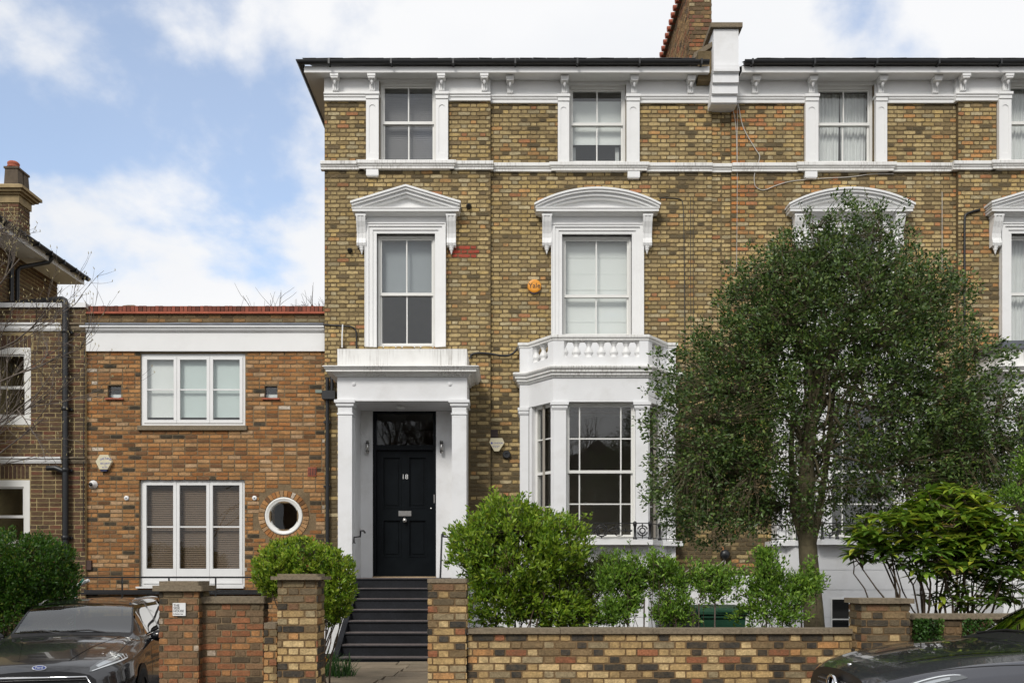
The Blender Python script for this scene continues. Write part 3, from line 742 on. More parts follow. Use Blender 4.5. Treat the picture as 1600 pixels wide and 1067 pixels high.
    xc = (dx0 + dx1) / 2
    MB().box(xc - .115, xc + .115, yd - .012, yd, Z(806, yd), Z(798, yd)).box(xc - .085, xc + .085, yd - .02, yd - .01, Z(804.5, yd), Z(799.5, yd)).build('letterbox', CHROME, DO)
    MB().lathe([(.03, 0), (.03, .006), (.016, .012), (.016, .03), (.04, .045), (.044, .06), (.034, .078), (.004, .084)], (xc, yd, Z(813, yd)), 18, 'y').build('knob', CHROME, DO)
    MB().lathe([(.02, 0), (.02, .012), (.004, .014)], (X(673.5, yd), yd, Z(794, yd)), 14, 'y').build('lock', CHROME, DO)
    MB().box(dx1 - .046, dx1 - .028, yd - .056, yd - .05, Z(786, yd), Z(773, yd)).build('strike_plate', CHROME, DO)
    MB().lathe([(.034, 0), (.034, .06), (.028, .075), (.02, .075)], (xc, yd - .06, zt0 + .07), 14, 'y').box(xc - .03, xc + .03, yd - .08, yd - .04, zt0 + .1, zt0 + .12).build('entry_camera', BLACKM, DO)
    MB().box(dx0, dx1, yd - .13, yd + .09, 1.385, 1.412).build('threshold', STONE if False else TH_, DO)
    room(DO, dx0, dx1, 1.6, dzt, yd + .12, ROOMD, 3.0, .2)
    # ---- bay
    F0, W0 = -.9, -.36
    plan = [(.137, -.001), (.137, W0), (.296, W0), (.7035, F0), (2.342, F0), (2.75, W0), (2.909, W0), (2.909, -.001)]
    zr, zrb, zbb, zc1, zc0, zh = Z(523, F0), Z(531.5, F0), Z(557.5, F0), Z(572.6, F0), Z(590, F0), Z(627.6, F0)
    zl = Z(843.5, F0)
    def ring(z0, z1, th, name, par, mat=STUCCO):
        return MB().sweep(plan, [(0, z0), (0, z1), (-th, z1), (-th, z0)]).build(name, mat, par)
    BY = MB().sweep(plan, [(0, zh), (0, zc1), (-.3, zc1), (-.3, zh)]).build('bay', STUCCO, root)
    MB().pz([(x_, y_ + .02) for x_, y_ in plan[1:-1]] + [(2.88, .1), (.16, .1)], zc1 - .1, zc1 - .04).build('flat_roof', LEAD, BY)
    hh = zc1 - zc0
    MB().sweep(plan[1:-1] if False else plan, [(-.1, zc0), (.02, zc0), (.03, zc0 + hh * .12), (.055, zc0 + hh * .2), (.055, zc0 + hh * .38), (.085, zc0 + hh * .46), (.085, zc0 + hh * .62), (.105, zc0 + hh * .7), (.12, zc0 + hh * .82), (.12, zc1 - .015), (.1, zc1), (-.1, zc1 + .004)]).build('cornice', WHITEW, BY)
    ring(zc1 + .002, zbb, .15, 'parapet', BY, STUCCO)
    MB().sweep(plan, [(.012, zrb), (.012, zrb + .03), (.035, zrb + .045), (.035, zr - .01), (.02, zr), (-.17, zr), (-.185, zr - .01), (-.185, zrb + .045), (-.16, zrb)]).build('balustrade_rail', WHITEW, BY)
    # piers of the balustrade
    x0, x1 = X(881.5, F0), X(999, F0)
    MP = [MB().box(.137, .296, W0, W0 + .15, zbb, zrb), MB().box(.7035 + .0, x0, F0, F0 + .15, zbb, zrb), MB().box(x1, 2.342, F0, F0 + .15, zbb, zrb), MB().box(2.75, 2.909, W0, W0 + .15, zbb, zrb)]
    for s0 in (0, 1):
        A_, B_ = (Vector((.296, W0)), Vector((.7035, F0))) if not s0 else (Vector((2.342, F0)), Vector((2.75, W0)))
        d = (B_ - A_); nrm = Vector((d.y, -d.x)).normalized()
        for ip, (t0, t1) in enumerate((((0, .16), (.80, 1)) if not s0 else ((0, .2), (.84, 1)))):
            p, q_ = A_ + d * t0, A_ + d * t1
            MP[2 * s0 + ip].pz([p, q_, q_ - nrm * .14, p - nrm * .14], zbb, zrb)
    for m in MP: m.build('balustrade_pier', STUCCO, BY)
    # balusters
    bh = zrb - zbb
    bp = [(.062, 0), (.062, .03), (.045, .035), (.072, .065), (.08, .09), (.062, .13), (.038, .175), (.036, .2), (.05, .222), (.055, bh - .03), (.07, bh - .025), (.07, bh)]
    nb = 7
    for i in range(nb): MB().lathe(bp, (x0 + (x1 - x0) * (i) / (nb - 1), F0 + .08, zbb), 12).build('baluster', WHITE, BY)
    for s0 in (0, 1):
        A_, B_ = (Vector((.296, W0)), Vector((.7035, F0))) if not s0 else (Vector((2.342, F0)), Vector((2.75, W0)))
        d = (B_ - A_); nrm = Vector((d.y, -d.x)).normalized()
        for t in ((.18, .48, .78) if not s0 else (.22, .52, .82)):
            p = A_ + d * t - nrm * .08; MB().lathe(bp, (p.x, p.y, zbb), 12).build('baluster', WHITE, BY)
    MB().box(X(861, YR), X(1005, YR), -.06, .04, zc1 - .05, Z(528, YR) - .002).build('apron', STUCCO, BY)
    # ledge, plinth wall below it, grooves
    ledge = [(.02, -.001), (.02, -.45), (.40, -.55), (.66, -1.12), (2.386, -1.12), (2.65, -.55), (3.026, -.45), (3.026, -.001)]
    MB().pz(ledge, zl - .085, zl).build('ledge', STUCCO, BY)
    z_ = zl - .085
    for (zz0, zz1) in ((1.53, z_), (1.19, 1.515), (0.72, 1.175), (-.1, .705)):
        ring(zz0, zz1, .25, 'plinth', BY)
    MB().sweep([(a_ * .996 + .006, b_ + .012) for a_, b_ in plan], [(0, -.1), (0, z_), (-.2, z_), (-.2, -.1)]).build('plinth_core', STUCCO, BY)
    # window piers: front two, and those at the wall
    capz = Z(639.5, F0)
    for (a, b) in ((.7035, X(884.5, F0)), (X(993.5, F0), 2.342)):
        m = MB().box(a + .001, b, F0 + .012, F0 + .25, zl, zh)
        m.sweep([(a, F0 + .2), (a, F0 + .014), (b, F0 + .014), (b, F0 + .2)], [(-.03, capz), (.01, capz), (.025, capz + .03), (.025, capz + .06), (.045, capz + .08), (.045, zh - .002), (-.03, zh - .002)])
        m.build('pier', STUCCO, BY)
    for (a, b) in ((.137, .296), (2.75, 2.909)):
        m = MB().box(a + .004, b, W0 + .012, -.005, zl, zh)
        m.sweep([(a + .004, -.005), (a + .004, W0 + .012), (b, W0 + .012)] if a < 1 else [(a, W0 + .012), (b - .004, W0 + .012), (b - .004, -.005)], [(-.03, capz), (.01, capz), (.025, capz + .03), (.025, capz + .06), (.04, capz + .08), (.04, zh - .002), (-.03, zh - .002)])
        m.build('pier', STUCCO, BY)
    # front bay window: narrow side lights either side of a wide one
    sash(root, X(884.5, F0), X(993.5, F0), zl, zh, F0, Z(735.5, F0), 3, 2, None, rec=.13, fw=.035, bars=[.165, .835], roommat=ROOMD)
    # splayed side lights
    for s0 in (0, 1):
        A_, B_ = (Vector((.296, W0)), Vector((.7035, F0))) if not s0 else (Vector((2.342, F0)), Vector((2.75, W0)))
        d = (B_ - A_); ln = d.length; dn = d.normalized(); nrm = Vector((d.y, -d.x)).normalized()
        def Q(u, n): p = A_ + dn * u - nrm * n; return (p.x, p.y)
        def obox(mm, u0, u1, n0, n1, z0, z1): mm.pz([Q(u0, n0), Q(u1, n0), Q(u1, n1), Q(u0, n1)], z0, z1)
        m = MB(); e0, e1 = .075, ln - .075
        obox(m, 0, e0, .012, .2, zl, zh); obox(m, e1, ln, .012, .2, zl, zh)
        m.build('splay_jamb', STUCCO, BY)
        m = MB(); obox(m, e0, e0 + .05, .1, .17, zl, zh); obox(m, e1 - .05, e1, .1, .17, zl, zh); obox(m, e0 + .05, e1 - .05, .1, .17, zl, zl + .06); obox(m, e0 + .05, e1 - .05, .1, .17, zh - .05, zh)
        zm = Z(735.5, F0)
        obox(m, e0 + .05, e1 - .05, .1, .16, zm - .025, zm + .025)
        for zz_ in ((zl + zm) / 2, (zh + zm) / 2): obox(m, e0 + .05, e1 - .05, .11, .15, zz_ - .011, zz_ + .011)
        WN = m.build('window', CREAMW, root)
        for (z0, z1) in ((zl + .06, zm - .025), (zm + .025, zh - .05)):
            g_ = MB(); obox(g_, e0 + .05, e1 - .05, .128, .132, z0, z1); g_.build('pane', GLASS, WN)
    # ---- cast iron guard along the ledge
    G = MB(); yR, zt_, zb_ = -1.06, Z(816.5, -1.06), Z(841, -1.06)
    pth = [(.09, -.2), (.09, -.42), (.45, -.52), (.70, yR), (2.346, yR), (2.60, -.52), (2.956, -.42), (2.956, -.2)]
    for (z0, z1) in ((zt_ - .016, zt_), (zb_ + .008, zb_ + .022)):
        G.sweep(pth, [(-.011, z0), (-.011, z1), (.011, z1), (.011, z0)])
    GR = G.build('railing', BLACKM, root)
    pr = [(.034, 0), (.034, .03), (.022, .045), (.022, zt_ - zb_ - .05), (.03, zt_ - zb_ - .04), (.034, zt_ - zb_ - .01), (.034, zt_ - zb_ + .012), (.026, zt_ - zb_ + .03), (.004, zt_ - zb_ + .042)]
    for p in ((.70, yR), (.96, yR), (2.09, yR), (2.346, yR), (.45, -.52), (2.60, -.52)):
        MB().lathe(pr, (p[0], p[1], zb_ - .012), 10).build('post', BLACKM, GR)
    zc_ = (zt_ + zb_) / 2; hh = (zt_ - zb_) / 2
    def arc(cx, r, a0, a1, n=14, y_=yR): return [(cx + r * math.cos(R(a0 + (a1 - a0) * i / n)), y_, zc_ + r * math.sin(R(a0 + (a1 - a0) * i / n))) for i in range(n + 1)]
    for cx in (.83, 2.218):
        m = MB().tube(arc(cx, .046, 0, 360, 18), .011, 6, cap=False)
        m.tube(arc(cx, .085, 25, 155), .011, 6); m.tube(arc(cx, .085, 205, 335), .011, 6)
        for a in (25, 155, 205, 335): m.lathe([(.003, -.016), (.016, 0), (.003, .016)], (cx + .085 * math.cos(R(a)), yR, zc_ + .085 * math.sin(R(a))), 8)
        m.box(cx - .008, cx + .008, yR - .008, yR + .008, zc_ + .045, zc_ + hh); m.box(cx - .008, cx + .008, yR - .008, yR + .008, zc_ - hh, zc_ - .045)
        m.build('scroll_panel', BLACKM, GR)
    cx = 1.523
    m = MB().tube(arc(cx, .055, 0, 360, 18), .012, 6, cap=False).tube(arc(cx, .095, 0, 360, 22), .012, 6, cap=False)
    for a in range(45, 360, 90): m.lathe([(.003, -.018), (.018, 0), (.003, .018)], (cx + .1 * math.cos(R(a)), yR, zc_ + .1 * math.sin(R(a))), 8)
    m.box(cx - .008, cx + .008, yR - .008, yR + .008, zc_ + .09, zc_ + hh); m.box(cx - .008, cx + .008, yR - .008, yR + .008, zc_ - hh, zc_ - .09)
    for s0 in (-1, 1):
        m.tube([(cx + s0 * t, yR, zc_) for t in (.1, .5)], .011, 6)
        for ud in (-1, 1):
            pts = [(cx + s0 * (.12 + .2 * t), yR, zc_ + ud * (.012 + .045 * math.sin(t * math.pi * .9))) for t in [i / 8 for i in range(9)]]
            m.tube(pts, .008, 5)
            pts = [(cx + s0 * (.30 - .07 * math.sin(t * 4.2)), yR, zc_ + ud * (.055 - .035 * math.cos(t * 4.2))) for t in [i / 9 for i in range(10)]]
            m.tube(pts, .008, 5)
            m.tube([(cx + s0 * .42, yR, zc_), (cx + s0 * .40, yR, zc_ + ud * .035)], .008, 5)
        m.lathe([(.002, -.03), (.02, 0), (.002, .03)], (cx + s0 * .5, yR, zc_), 8, 'x')
        m.lathe([(.002, -.02), (.016, 0), (.002, .02)], (cx + s0 * .40, yR, zc_), 8, 'x')
    m.build('scroll_panel', BLACKM, GR)
TH_ = pmat('sandstone_threshold', (0.42, 0.31, 0.19), 0.8, 0.15, 6.0, bump=0.2)

house = empty('brick_house', ((-3.39 + 3.64) / 2, 0, 0), 'tall yellow brick villa with black front door numbered 18, white porch and bay', 'house')
villa(house, False)
text('house_number', '18', 0.125, ((X(583.5, 0) + X(682, 0)) / 2, -.008, Z(745, 0)), WHITE, [o for o in house.children if o.name.startswith('door')][0], 0.002, thin=-.0012)
twin = empty('brick_house', (6.5, 0, 0), 'tall yellow brick house behind the holly tree, lace curtains in its top window', 'house')
MIRROR = PARTY
villa(twin, True)
MIRROR = None

# ---- brickwork of both
STOCK = [(34, (.48, .365, .178)), (15, (.49, .355, .15)), (16, (.32, .235, .115)), (11, (.45, .375, .225)), (7, (.48, .27, .11)), (2, (.42, .19, .09)), (3, (.20, .15, .085)), (12, (.40, .30, .145))]
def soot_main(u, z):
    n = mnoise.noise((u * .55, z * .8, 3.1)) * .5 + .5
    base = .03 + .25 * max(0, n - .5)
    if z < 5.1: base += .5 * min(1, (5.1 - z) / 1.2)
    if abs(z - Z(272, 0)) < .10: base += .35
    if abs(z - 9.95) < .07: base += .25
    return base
pick_main = picker(STOCK, soot_main)
def redpatch(u, z, kd):
    if X(708, YB) < u < X(740, YB) and Z(404, YB) < z < Z(385, YB): return shade((.42, .07, .045), rnd.choice((.9, 1.1)))
    return pick_main(u, z, kd)
fL = frame(0, YB); fR = frame(0, YR); fP = frame(0, .03)
xL, xM, xE, xN, xB = X(507, YB), X(766.5, YB), 3.635, 3.985, X(1494, YR)
ZW = 10.0
def rect(x0, x1, y1, y0, y): return (X(x0, y), X(x1, y), Z(y1, y), Z(y0, y))
openL = [rect(593.5, 681, 254, 118, YB), rect(589, 680, 543, 366, YB), (X(583.5, 0), X(682, 0), 1.40, Z(640.5, 0))]
coverL = [rect(573, 701, 267, 120, YB), (X(572, YB), X(696, YB), Z(543, YB), Z(334, YB)), (X(527, -1), X(729.5, -1) - .0, -1, Z(575, YB))]
openR = [rect(889.5, 978, 255.5, 118, YR), rect(878, 987, 528, 367, YR), (.5, 2.55, Z(843.5, -.9), Z(627.6, -.9))]
coverR = [rect(872, 999, 267, 120, YR), rect(862, 1004, 528, 334, YR), (.16, 2.88, -1, Z(545, YR))]
mir = lambda hs: [(2 * PARTY - h[1], 2 * PARTY - h[0], h[2], h[3]) for h in hs]
def visible(it):     # largest in view: whole stretchers high on the wall, clear of the trees
    fr, u, z, L, H, col, kd, k, dn = it
    return L * H * (1 if z > 5.2 else .3) * (1.0 if z < 9.9 else .8)
m = backing(fL, xL, xM, -.5, ZW + .5, openL, .3); backing(fR, xM, xE, -.5, ZW + .5, openR, .3, m); backing(fP, xE, (xE + xN) / 2, -.5, ZW + .5, [], .3, m)
m.box(xL + .01, xL + .3, YB + .3, 7.0, -.5, ZW + .4); m.box(xL + .3, PARTY, 6.7, 7.0, -.5, ZW + .4)
m.build('wall', MORTAR, house)
items = lay(fL, xL, xM, 1.42, ZW, redpatch, openL + coverL, crisp=False) + lay(fR, xM + .0, xE, 1.42, ZW, pick_main, openR + coverR, phase=.11, crisp=False) + lay(fP, xE + .004, PARTY - .003, 1.42, ZW, pick_main, phase=.05, crisp=False)
emit(house, items, BRICK, 300, score=visible)
mL = mir(openL); mR = mir(openR)
m = backing(fL, xB, xB + 6.0, -.5, ZW + .5, mL, .3); backing(fR, xN, xB, -.5, ZW + .5, mR, .3, m); backing(fP, (xE + xN) / 2, xN, -.5, ZW + .5, [], .3, m)
m.build('wall', MORTAR, twin); MB().box(PARTY, xB + 6, 6.7, 7.0, -.5, ZW + .4).build('rear_wall', MORTAR, twin)
pick_tw = picker(STOCK[:4] + [(12, (.49, .255, .10)), (4, (.43, .19, .085)), (6, (.25, .18, .09))], soot_main)
def tw(u, z, kd):
    if u < xN + .24 and int(z / .0755) % 2 == 0 and z > 7.6 and rnd.random() < .85: return shade((.52, .205, .06), rnd.choice((.9, 1.05)))
    return pick_tw(u, z, kd)
items = lay(fR, xN, xB, 1.42, ZW, tw, mR + mir(coverR), phase=.04, crisp=False) + lay(fL, xB, xB + 2.6, 1.42, ZW, pick_tw, mL + mir(coverL), phase=.17, crisp=False) + lay(fP, PARTY + .003, xN - .004, 1.42, ZW, pick_tw, phase=.12, crisp=False)
emit(twin, items, BRICK, 300, score=lambda it: visible(it) * (1.0 if it[2] > 7.3 else .4))
# string course carried across the recessed party strip
for (par, a_, b_) in ((house, 3.632, PARTY - .001), (twin, PARTY + .001, xN - .002)):
    z0, z1 = Z(266.5, YB), Z(254, YB)
    MB().sweep([(a_, .03), (b_, .03)], [(-.05, z0), (.045, z0), (.045, z0 + .045), (.06, z0 + .05), (.06, z0 + .06), (.085, z0 + .085), (.085, z1 - .012), (.075, z1), (-.05, z1)]).build('string_course', WHITEW, par)
# painted plinth at basement level
for (par, a, b, y0) in ((house, xL, X(527, -1), YB), (house, X(729.5, -1), xM, YB), (house, xM, .13, YR), (house, 2.91, PARTY, YR), (twin, PARTY, 2 * PARTY - 2.91, YR), (twin, 2 * PARTY - .13, xB, YR), (twin, xB, 2 * PARTY - X(729.5, -1), YB)):
    MB().box(a, b - .002, y0 - .012, y0 + .02, -.4, 1.44).build('plinth', STUCCO, par)
# twin: basement light behind the garden pier
bx0, bx1, by = X(1298, -.9), X(1345, -.9), -.9
m = MB(); frame_rect(m, bx0, bx1, -.2, Z(934, by), by - .012, by + .004, .022); m.box((bx0 + bx1) / 2 + .05, (bx0 + bx1) / 2 + .072, by - .011, by, -.2, Z(936, by)); m.box(bx0 + .022, bx1 - .022, by - .010, by, Z(968, by), Z(966, by))
W = m.build('basement_window', CREAMW, twin)
MB().box(bx0 + .02, bx1 - .02, by - .003, by - .001, -.18, Z(936, by)).build('pane', pmat('dark_glass', (.006, .007, .008), .04, .0), W)

# ---- party pier over the cornice, and the long chimney behind it
YP = -.36
px0, px1 = X(1115, YP), X(1154, YP)
m = MB().box(px0, px1, YP, .25, Z(104, YP), Z(46, YP))
for k, (a, b, p) in enumerate(((104, 111, .05), (111, 116, .075), (116, 131, .02), (131, 146, -.03), (146, 158, -.08))):
    m.box(px0 - .01 - .004 * k, px1 + .005 - .004 * k, YP - p, .05, Z(b, YP) + .012, Z(a, YP) - .003); m.box(px0 - .02, px1 + .0, YP - p + .035, .05, Z(b, YP) - .002, Z(b, YP) + .012)
PP = m.build('party_pier', STUCCO, house)
MB().box(px0 - .06, px1 + .06, YP - .05, .35, Z(45, YP), Z(38, YP)).build('cap_stone', STONE, PP)
CHX0, CHX1, CHY = X(1077, .5), X(1112.5, .5), .5
ch = empty('chimney_stack', ((CHX0 + CHX1) / 2, 2.2, 10.4), 'long brick chimney stack with red tile edging rising behind the white party pier', 'chimney')
CHZ = 12.65
MB().box(CHX0 + .008, CHX1 - .008, CHY + .008, 5.2, 10.2, CHZ).build('core', MORTAR, ch)
chp = picker([(26, (.24, .145, .075)), (24, (.19, .085, .055)), (10, (.34, .22, .10)), (7, (.32, .11, .05)), (16, (.13, .085, .05)), (6, (.34, .28, .17))])
items = lay(frame(0, CHY), CHX0, CHX1, 10.4, CHZ, chp, bond='flemish')
fS = frame(CHX0, 5.2, -90)
items += lay(fS, 0, 5.2 - CHY, 10.4, CHZ, picker([(30, (.36, .22, .10)), (18, (.30, .12, .06)), (20, (.26, .16, .08)), (12, (.15, .1, .06))]), bond='stretcher')
emit(ch, items, BRICK, 160, score=lambda it: it[3] * (2 if it[0][4] == 0 else 1))
m = MB().box(CHX0 - .06, CHX1 + .05, CHY - .05, 5.25, CHZ, CHZ + .09); m.build('coping', STONE, ch)
for i in range(22):
    y_ = CHY + .1 + i * .23
    MB().tube([(CHX0 - .12, y_, CHZ + .03), (CHX0 + .02, y_, CHZ + .05)], .055, 8).build('tile_end', TERRA, ch)
MB().add([(CHX0 + .0, .05, 11.0 - .05), (px0 - .005, YP + .1, Z(60, YP)), (px0 - .005, .3, Z(60, YP)), (CHX0, .48, 11.0), (CHX0 + .0, .05, 10.9 - .05), (px0 - .005, YP + .1, Z(68, YP)), (px0 - .005, .3, Z(68, YP)), (CHX0, .48, 10.9)],
   [(0, 1, 2, 3), (7, 6, 5, 4), (0, 4, 5, 1), (1, 5, 6, 2), (2, 6, 7, 3), (3, 7, 4, 0)]).build('raking_coping', STONE, PP)
MB().box(CHX0 + .02, px0 - .006, YP + .15, .49, 10.3, 10.83).build('flank', MORTAR, PP)
# ================================================================ the small infill house
YS = .05
side = empty('infill_house', (-5.6, YS, -.3), 'low orange brick infill house with white fascia and one round window', 'house')
fS = frame(0, YS)
sx0, sx1 = X(133.5, YS), xL - .012
zf0, zf1 = Z(549.5, YS), Z(505, YS)
upW = rect(219.5, 383, 665, 552, YS); loW = rect(217.5, 382, 916, 748, YS)
niL = rect(168.5, 189, 622, 602, YS); niR = rect(413.5, 433, 622, 603, YS)
rc = (X(443.3, YS), Z(806, YS)); RR = 29.5 * (CD + YS) / F
holes = [upW, loW, niL, niR]
pS = picker([(32, (.41, .205, .078)), (20, (.35, .15, .052)), (16, (.44, .255, .12)), (10, (.30, .145, .06)), (7, (.46, .30, .17)), (6, (.17, .085, .04)), (1, (.55, .47, .38))],
            lambda u, z: .03 + (.05 if z < 3 else 0) + .10 * max(0, mnoise.noise((u * .7, z * .9, 9.0))), (.055, .046, .034))
circ_sq = (rc[0] - RR * .7, rc[0] + RR * .7, rc[1] - RR * .7, rc[1] + RR * .7)
m = backing(fS, sx0, sx1, -.5, Z(478, YS), holes + [circ_sq], .3)
m.box(sx0, sx0 + .2, YS + .3, 6, -.5, Z(490, YS)); m.box(sx0 + .2, sx1, 5.8, 6, -.5, Z(490, YS)); m.box(sx0 + .2, sx1, YS + .3, 5.8, Z(500, YS), Z(497, YS))
m.build('wall', MORTARS, side)
items = lay(fS, sx0, sx1, -.3, zf0, pS, holes, bond='stretcher', circ=(rc[0], rc[1], RR + .125), joint=.012)
pDk = picker([(30, (.20, .14, .075)), (20, (.14, .095, .055)), (10, (.28, .16, .07)), (14, (.24, .20, .12))])
items += lay(fS, sx0, sx1, Z(504, YS), Z(491, YS), pDk, bond='stretcher')
emit(side, items, BRICKG, 300, score=lambda it: it[3] * (1 if it[2] > 1.3 else .1))
# brick ring of the round window
nr = 36
for i in range(nr):
    a0, a1 = 2 * math.pi * (i + .08) / nr, 2 * math.pi * (i + .92) / nr
    r0, r1 = RR + .012, RR + .118
    pts = [(rc[0] + r * math.cos(a), rc[1] + r * math.sin(a)) for r, a in ((r0, a0), (r1, a0), (r1, a1), (r0, a1))]
    MB().py(pts, YS - .006, YS + .012, col=q(pS(0, 3.5, 'h'))).build('ring_brick', BRICKG, side)
WR = MB().lathe([(RR * .74, -.10), (RR * .74, -.02), (RR * .82, .0), (RR * .86, -.004), (RR * .9, .012), (RR * .98, .012), (RR, 0.0), (RR, -.12), (RR * .74, -.12)], (rc[0], YS, rc[1]), 48, 'y', caps=False).build('round_window', CREAMW, side)
MB().lathe([(.001, .0), (RR * .75, .0), (RR * .75, -.006), (.001, -.006)], (rc[0], YS + .05, rc[1]), 36, 'y', False).build('pane', GLASSL, WR)
room(WR, circ_sq[0], circ_sq[1], circ_sq[2], circ_sq[3], YS + .3, ROOMD, 1.6, .3)
# fascia, gutter moulding and lead
MB().box(sx0 - .02, sx1, YS - .045, YS + .05, zf0, Z(519, YS)).build('fascia', WHITE, side)
zg = Z(520, YS)
MB().sweep([(sx0 - .05, YS - .045), (sx1 - .0, YS - .045)], [(-.08, zg), (.02, zg), (.05, zg + .03), (.055, zg + .06), (.085, zg + .075), (.085, zg + .1), (-.08, zg + .1)]).build('cornice', WHITE, side)
MB().tube([(sx0 - .07 + i * (sx1 - sx0 + .06) / 14, YS - .10 + rnd.uniform(-.004, .004), zg + .128 + rnd.uniform(-.005, .005)) for i in range(15)], .030, 8).box(sx0 - .05, sx1, YS - .10, YS + .02, zg + .1, zg + .128).build('lead_roll', LEAD, side)
# red coping of bricks on edge over tile creasing
zc = Z(491, YS); xx = sx0 + .01; k = 0
MB().box(sx0, sx1, YS - .05, YS + .3, zc, zc + .018).box(sx0, sx1, YS - .035, YS + .3, zc + .018, zc + .04).build('tile_creasing', TERRA, side)
while xx < sx1 - .06:
    c = shade((.27, .075, .045), rnd.choice((.45, .65, .85, 1.05)))
    MB().box(xx, xx + .064, YS - .015 + rnd.uniform(-.004, .004), YS + .2, zc + .042, zc + .145 + rnd.uniform(-.006, .006), col=q(c)).build('coping_brick', TILER, side); xx += .0745
MB().box(X(191, YS), X(211, YS), YS + .02, YS + .25, zc + .146, zc + .165).prism([(X(191, YS), YS + .02, zc + .165), (X(211, YS), YS + .02, zc + .165), (X(206, YS), YS + .1, zc + .2), (X(196, YS), YS + .1, zc + .2)], (0, .12, 0)).build('cap_tile', STONE, side)
def casements(parent, r, y, n, kickz=None, blind=None, rec=.07):
    x0, x1, z0, z1 = r; m = MB(); fw = .05
    frame_rect(m, x0, x1, z0, z1, y + rec - .03, y + rec + .05, fw, fw, fw)
    W = m.build('window', WHITE, parent)
    a, b = x0 + fw, x1 - fw; w = (b - a) / n
    for i in range(n):
        c, d = a + w * i + .003, a + w * (i + 1) - .003; s = MB(); st = .055
        zb = z0 + fw + .003; bot = (kickz - zb) if kickz else .06
        frame_rect(s, c, d, zb, z1 - fw - .003, y + rec - .045, y + rec + .0, st, st, bot)
        zm = (zb + bot + z1 - fw - st) / 2; s.box(c + st, d - st, y + rec - .035, y + rec - .005, zm - .012, zm + .012)
        s.build('casement', WHITE, W)
        for (p, q_) in ((zb + bot, zm - .012), (zm + .012, z1 - fw - st)):
            MB().box(c + st - .004, d - st + .004, y + rec - .022, y + rec - .017, p - .004, q_ + .004).build('pane', GLASS if blind == 'film' else GLASSL, W)
        if blind == 'film':
            MB().box(c + .02, d - .02, y + rec + .06, y + rec + .066, zb + bot + .06, z1 - fw).build('blind', BLIND_F if i else BLIND_W, W)
        else:
            slats(c + .02, d - .02, zb + bot, z1 - fw, y + rec + .08, .034, .034, 60).build('blind', BLIND_B, W)
    room(W, x0, x1, z0, z1, y + .3, ROOMD, 2.0, .2)
    return W
casements(side, upW, YS, 3, None, 'film')
casements(side, loW, YS, 3, Z(888, YS), 'slats', rec=.10)
MB().box(upW[0] - .04, upW[1] + .04, YS - .05, YS + .12, upW[2] - .085, upW[2] - .002).build('sill', STONE, side)
MB().box(loW[0] - .04, loW[1] + .0, YS - .06, YS + .1, loW[2] - .03, loW[2]).build('sill', WHITE, side)
for r in (niL, niR):
    NW = MB().box(r[0] - .04, r[1] + .05, YS - .04, YS + .1, r[2] - .03, r[2]).build('niche_sill', TERRA, side)
    m = MB(); frame_rect(m, r[0], r[1], r[2], r[3], YS + .06, YS + .08, .012); NF = m.build('niche_window', LEAD, side)
    MB().box(r[0], r[1], YS + .069, YS + .073, r[2], r[3]).build('pane', GLASS, NF)
    MB().box(r[0], r[1], YS + .12, YS + .13, r[2], r[2] + .09).build('obscured_glass', BLIND_W, NF)
    room(NF, r[0], r[1], r[2], r[3], YS + .3, ROOML, .6, .1)
MB().box(X(481, YS), X(494.5, YS), YS - .012, YS + .01, Z(744, YS), Z(730, YS)).build('air_brick', TERRA, side)
m = MB()
for i in range(5): m.box(X(482.5, YS) + i * .03, X(482.5, YS) + i * .03 + .012, YS - .018, YS - .012, Z(742.5, YS), Z(731.5, YS))
m.build('vent_slots', BLACKM, side)
MB().box(X(132.5, YS) + .01, X(144, YS), YS - .04, YS + .01, Z(890, YS), Z(875, YS)).build('vent_box', pmat('brown_plastic', (.06, .03, .022), .6), side)
MB().box(sx0 + .02, sx1 - .02, YS - .10, YS + .0, Z(928, YS), Z(921, YS)).build('base_ledge', BLACKM, side)
MB().box(X(493, YS), X(504, YS) - .01, YS - .02, YS + .01, Z(614, YS), Z(609, YS)).build('name_plate', pmat('grey_green_plate', (.2, .24, .2), .5), side)
# ================================================================ the dark brick house at its left
YD = -.02
dark = empty('brick_house', (-9.2, YD, -.3), 'dark brown brick flat-roofed house with white bands and a black downpipe', 'house')
fD = frame(0, YD); dx0, dx1 = -10.9, X(133.3, YD) - .004
uw = (X(-60, YD), X(48, YD), Z(663.5, YD), Z(543, YD)); lw = (X(-60, YD), X(46.5, YD), Z(860, YD), Z(750, YD))
zt = Z(481, YD)
m = backing(fD, dx0, dx1, -.5, zt, [uw, lw], .3); m.box(dx0, dx1, 2.6, 2.8, -.5, zt); m.box(dx1 - .2, dx1, YD + .3, 2.6, -.5, zt); m.box(dx0, dx1 - .2, YD + .3, 2.6, zt - .25, zt - .2); m.build('wall', MORTARL, dark)
pD = picker([(40, (.105, .058, .036)), (25, (.075, .046, .034)), (14, (.15, .062, .04)), (8, (.13, .085, .05))])
sold = [(dx0, X(52, YD), Z(545, YD), Z(522, YD)), (dx0, X(48, YD), Z(748.5, YD), Z(726, YD))]
items = lay(fD, dx0, dx1, -.3, zt, pD, [uw, lw] + sold, joint=.0125, course=.0812, bond='stretcher')
for s_ in sold: items += lay(fD, s_[0], s_[1], s_[2], s_[3] - .006, picker([(1, (.10, .055, .038)), (1, (.075, .045, .035))]), bond='stretcher', course=(s_[3] - s_[2]), zbase=s_[2], L=.062, joint=.013, minL=.03)
emit(dark, items, BRICK, 300, score=lambda it: it[3] * (1 if it[1] > -9.35 and it[2] > 1.7 else .05))
MB().box(dx0, dx1 + .03, YD - .045, YD + .35, zt, Z(474, YD)).build('capping', WHITE, dark)
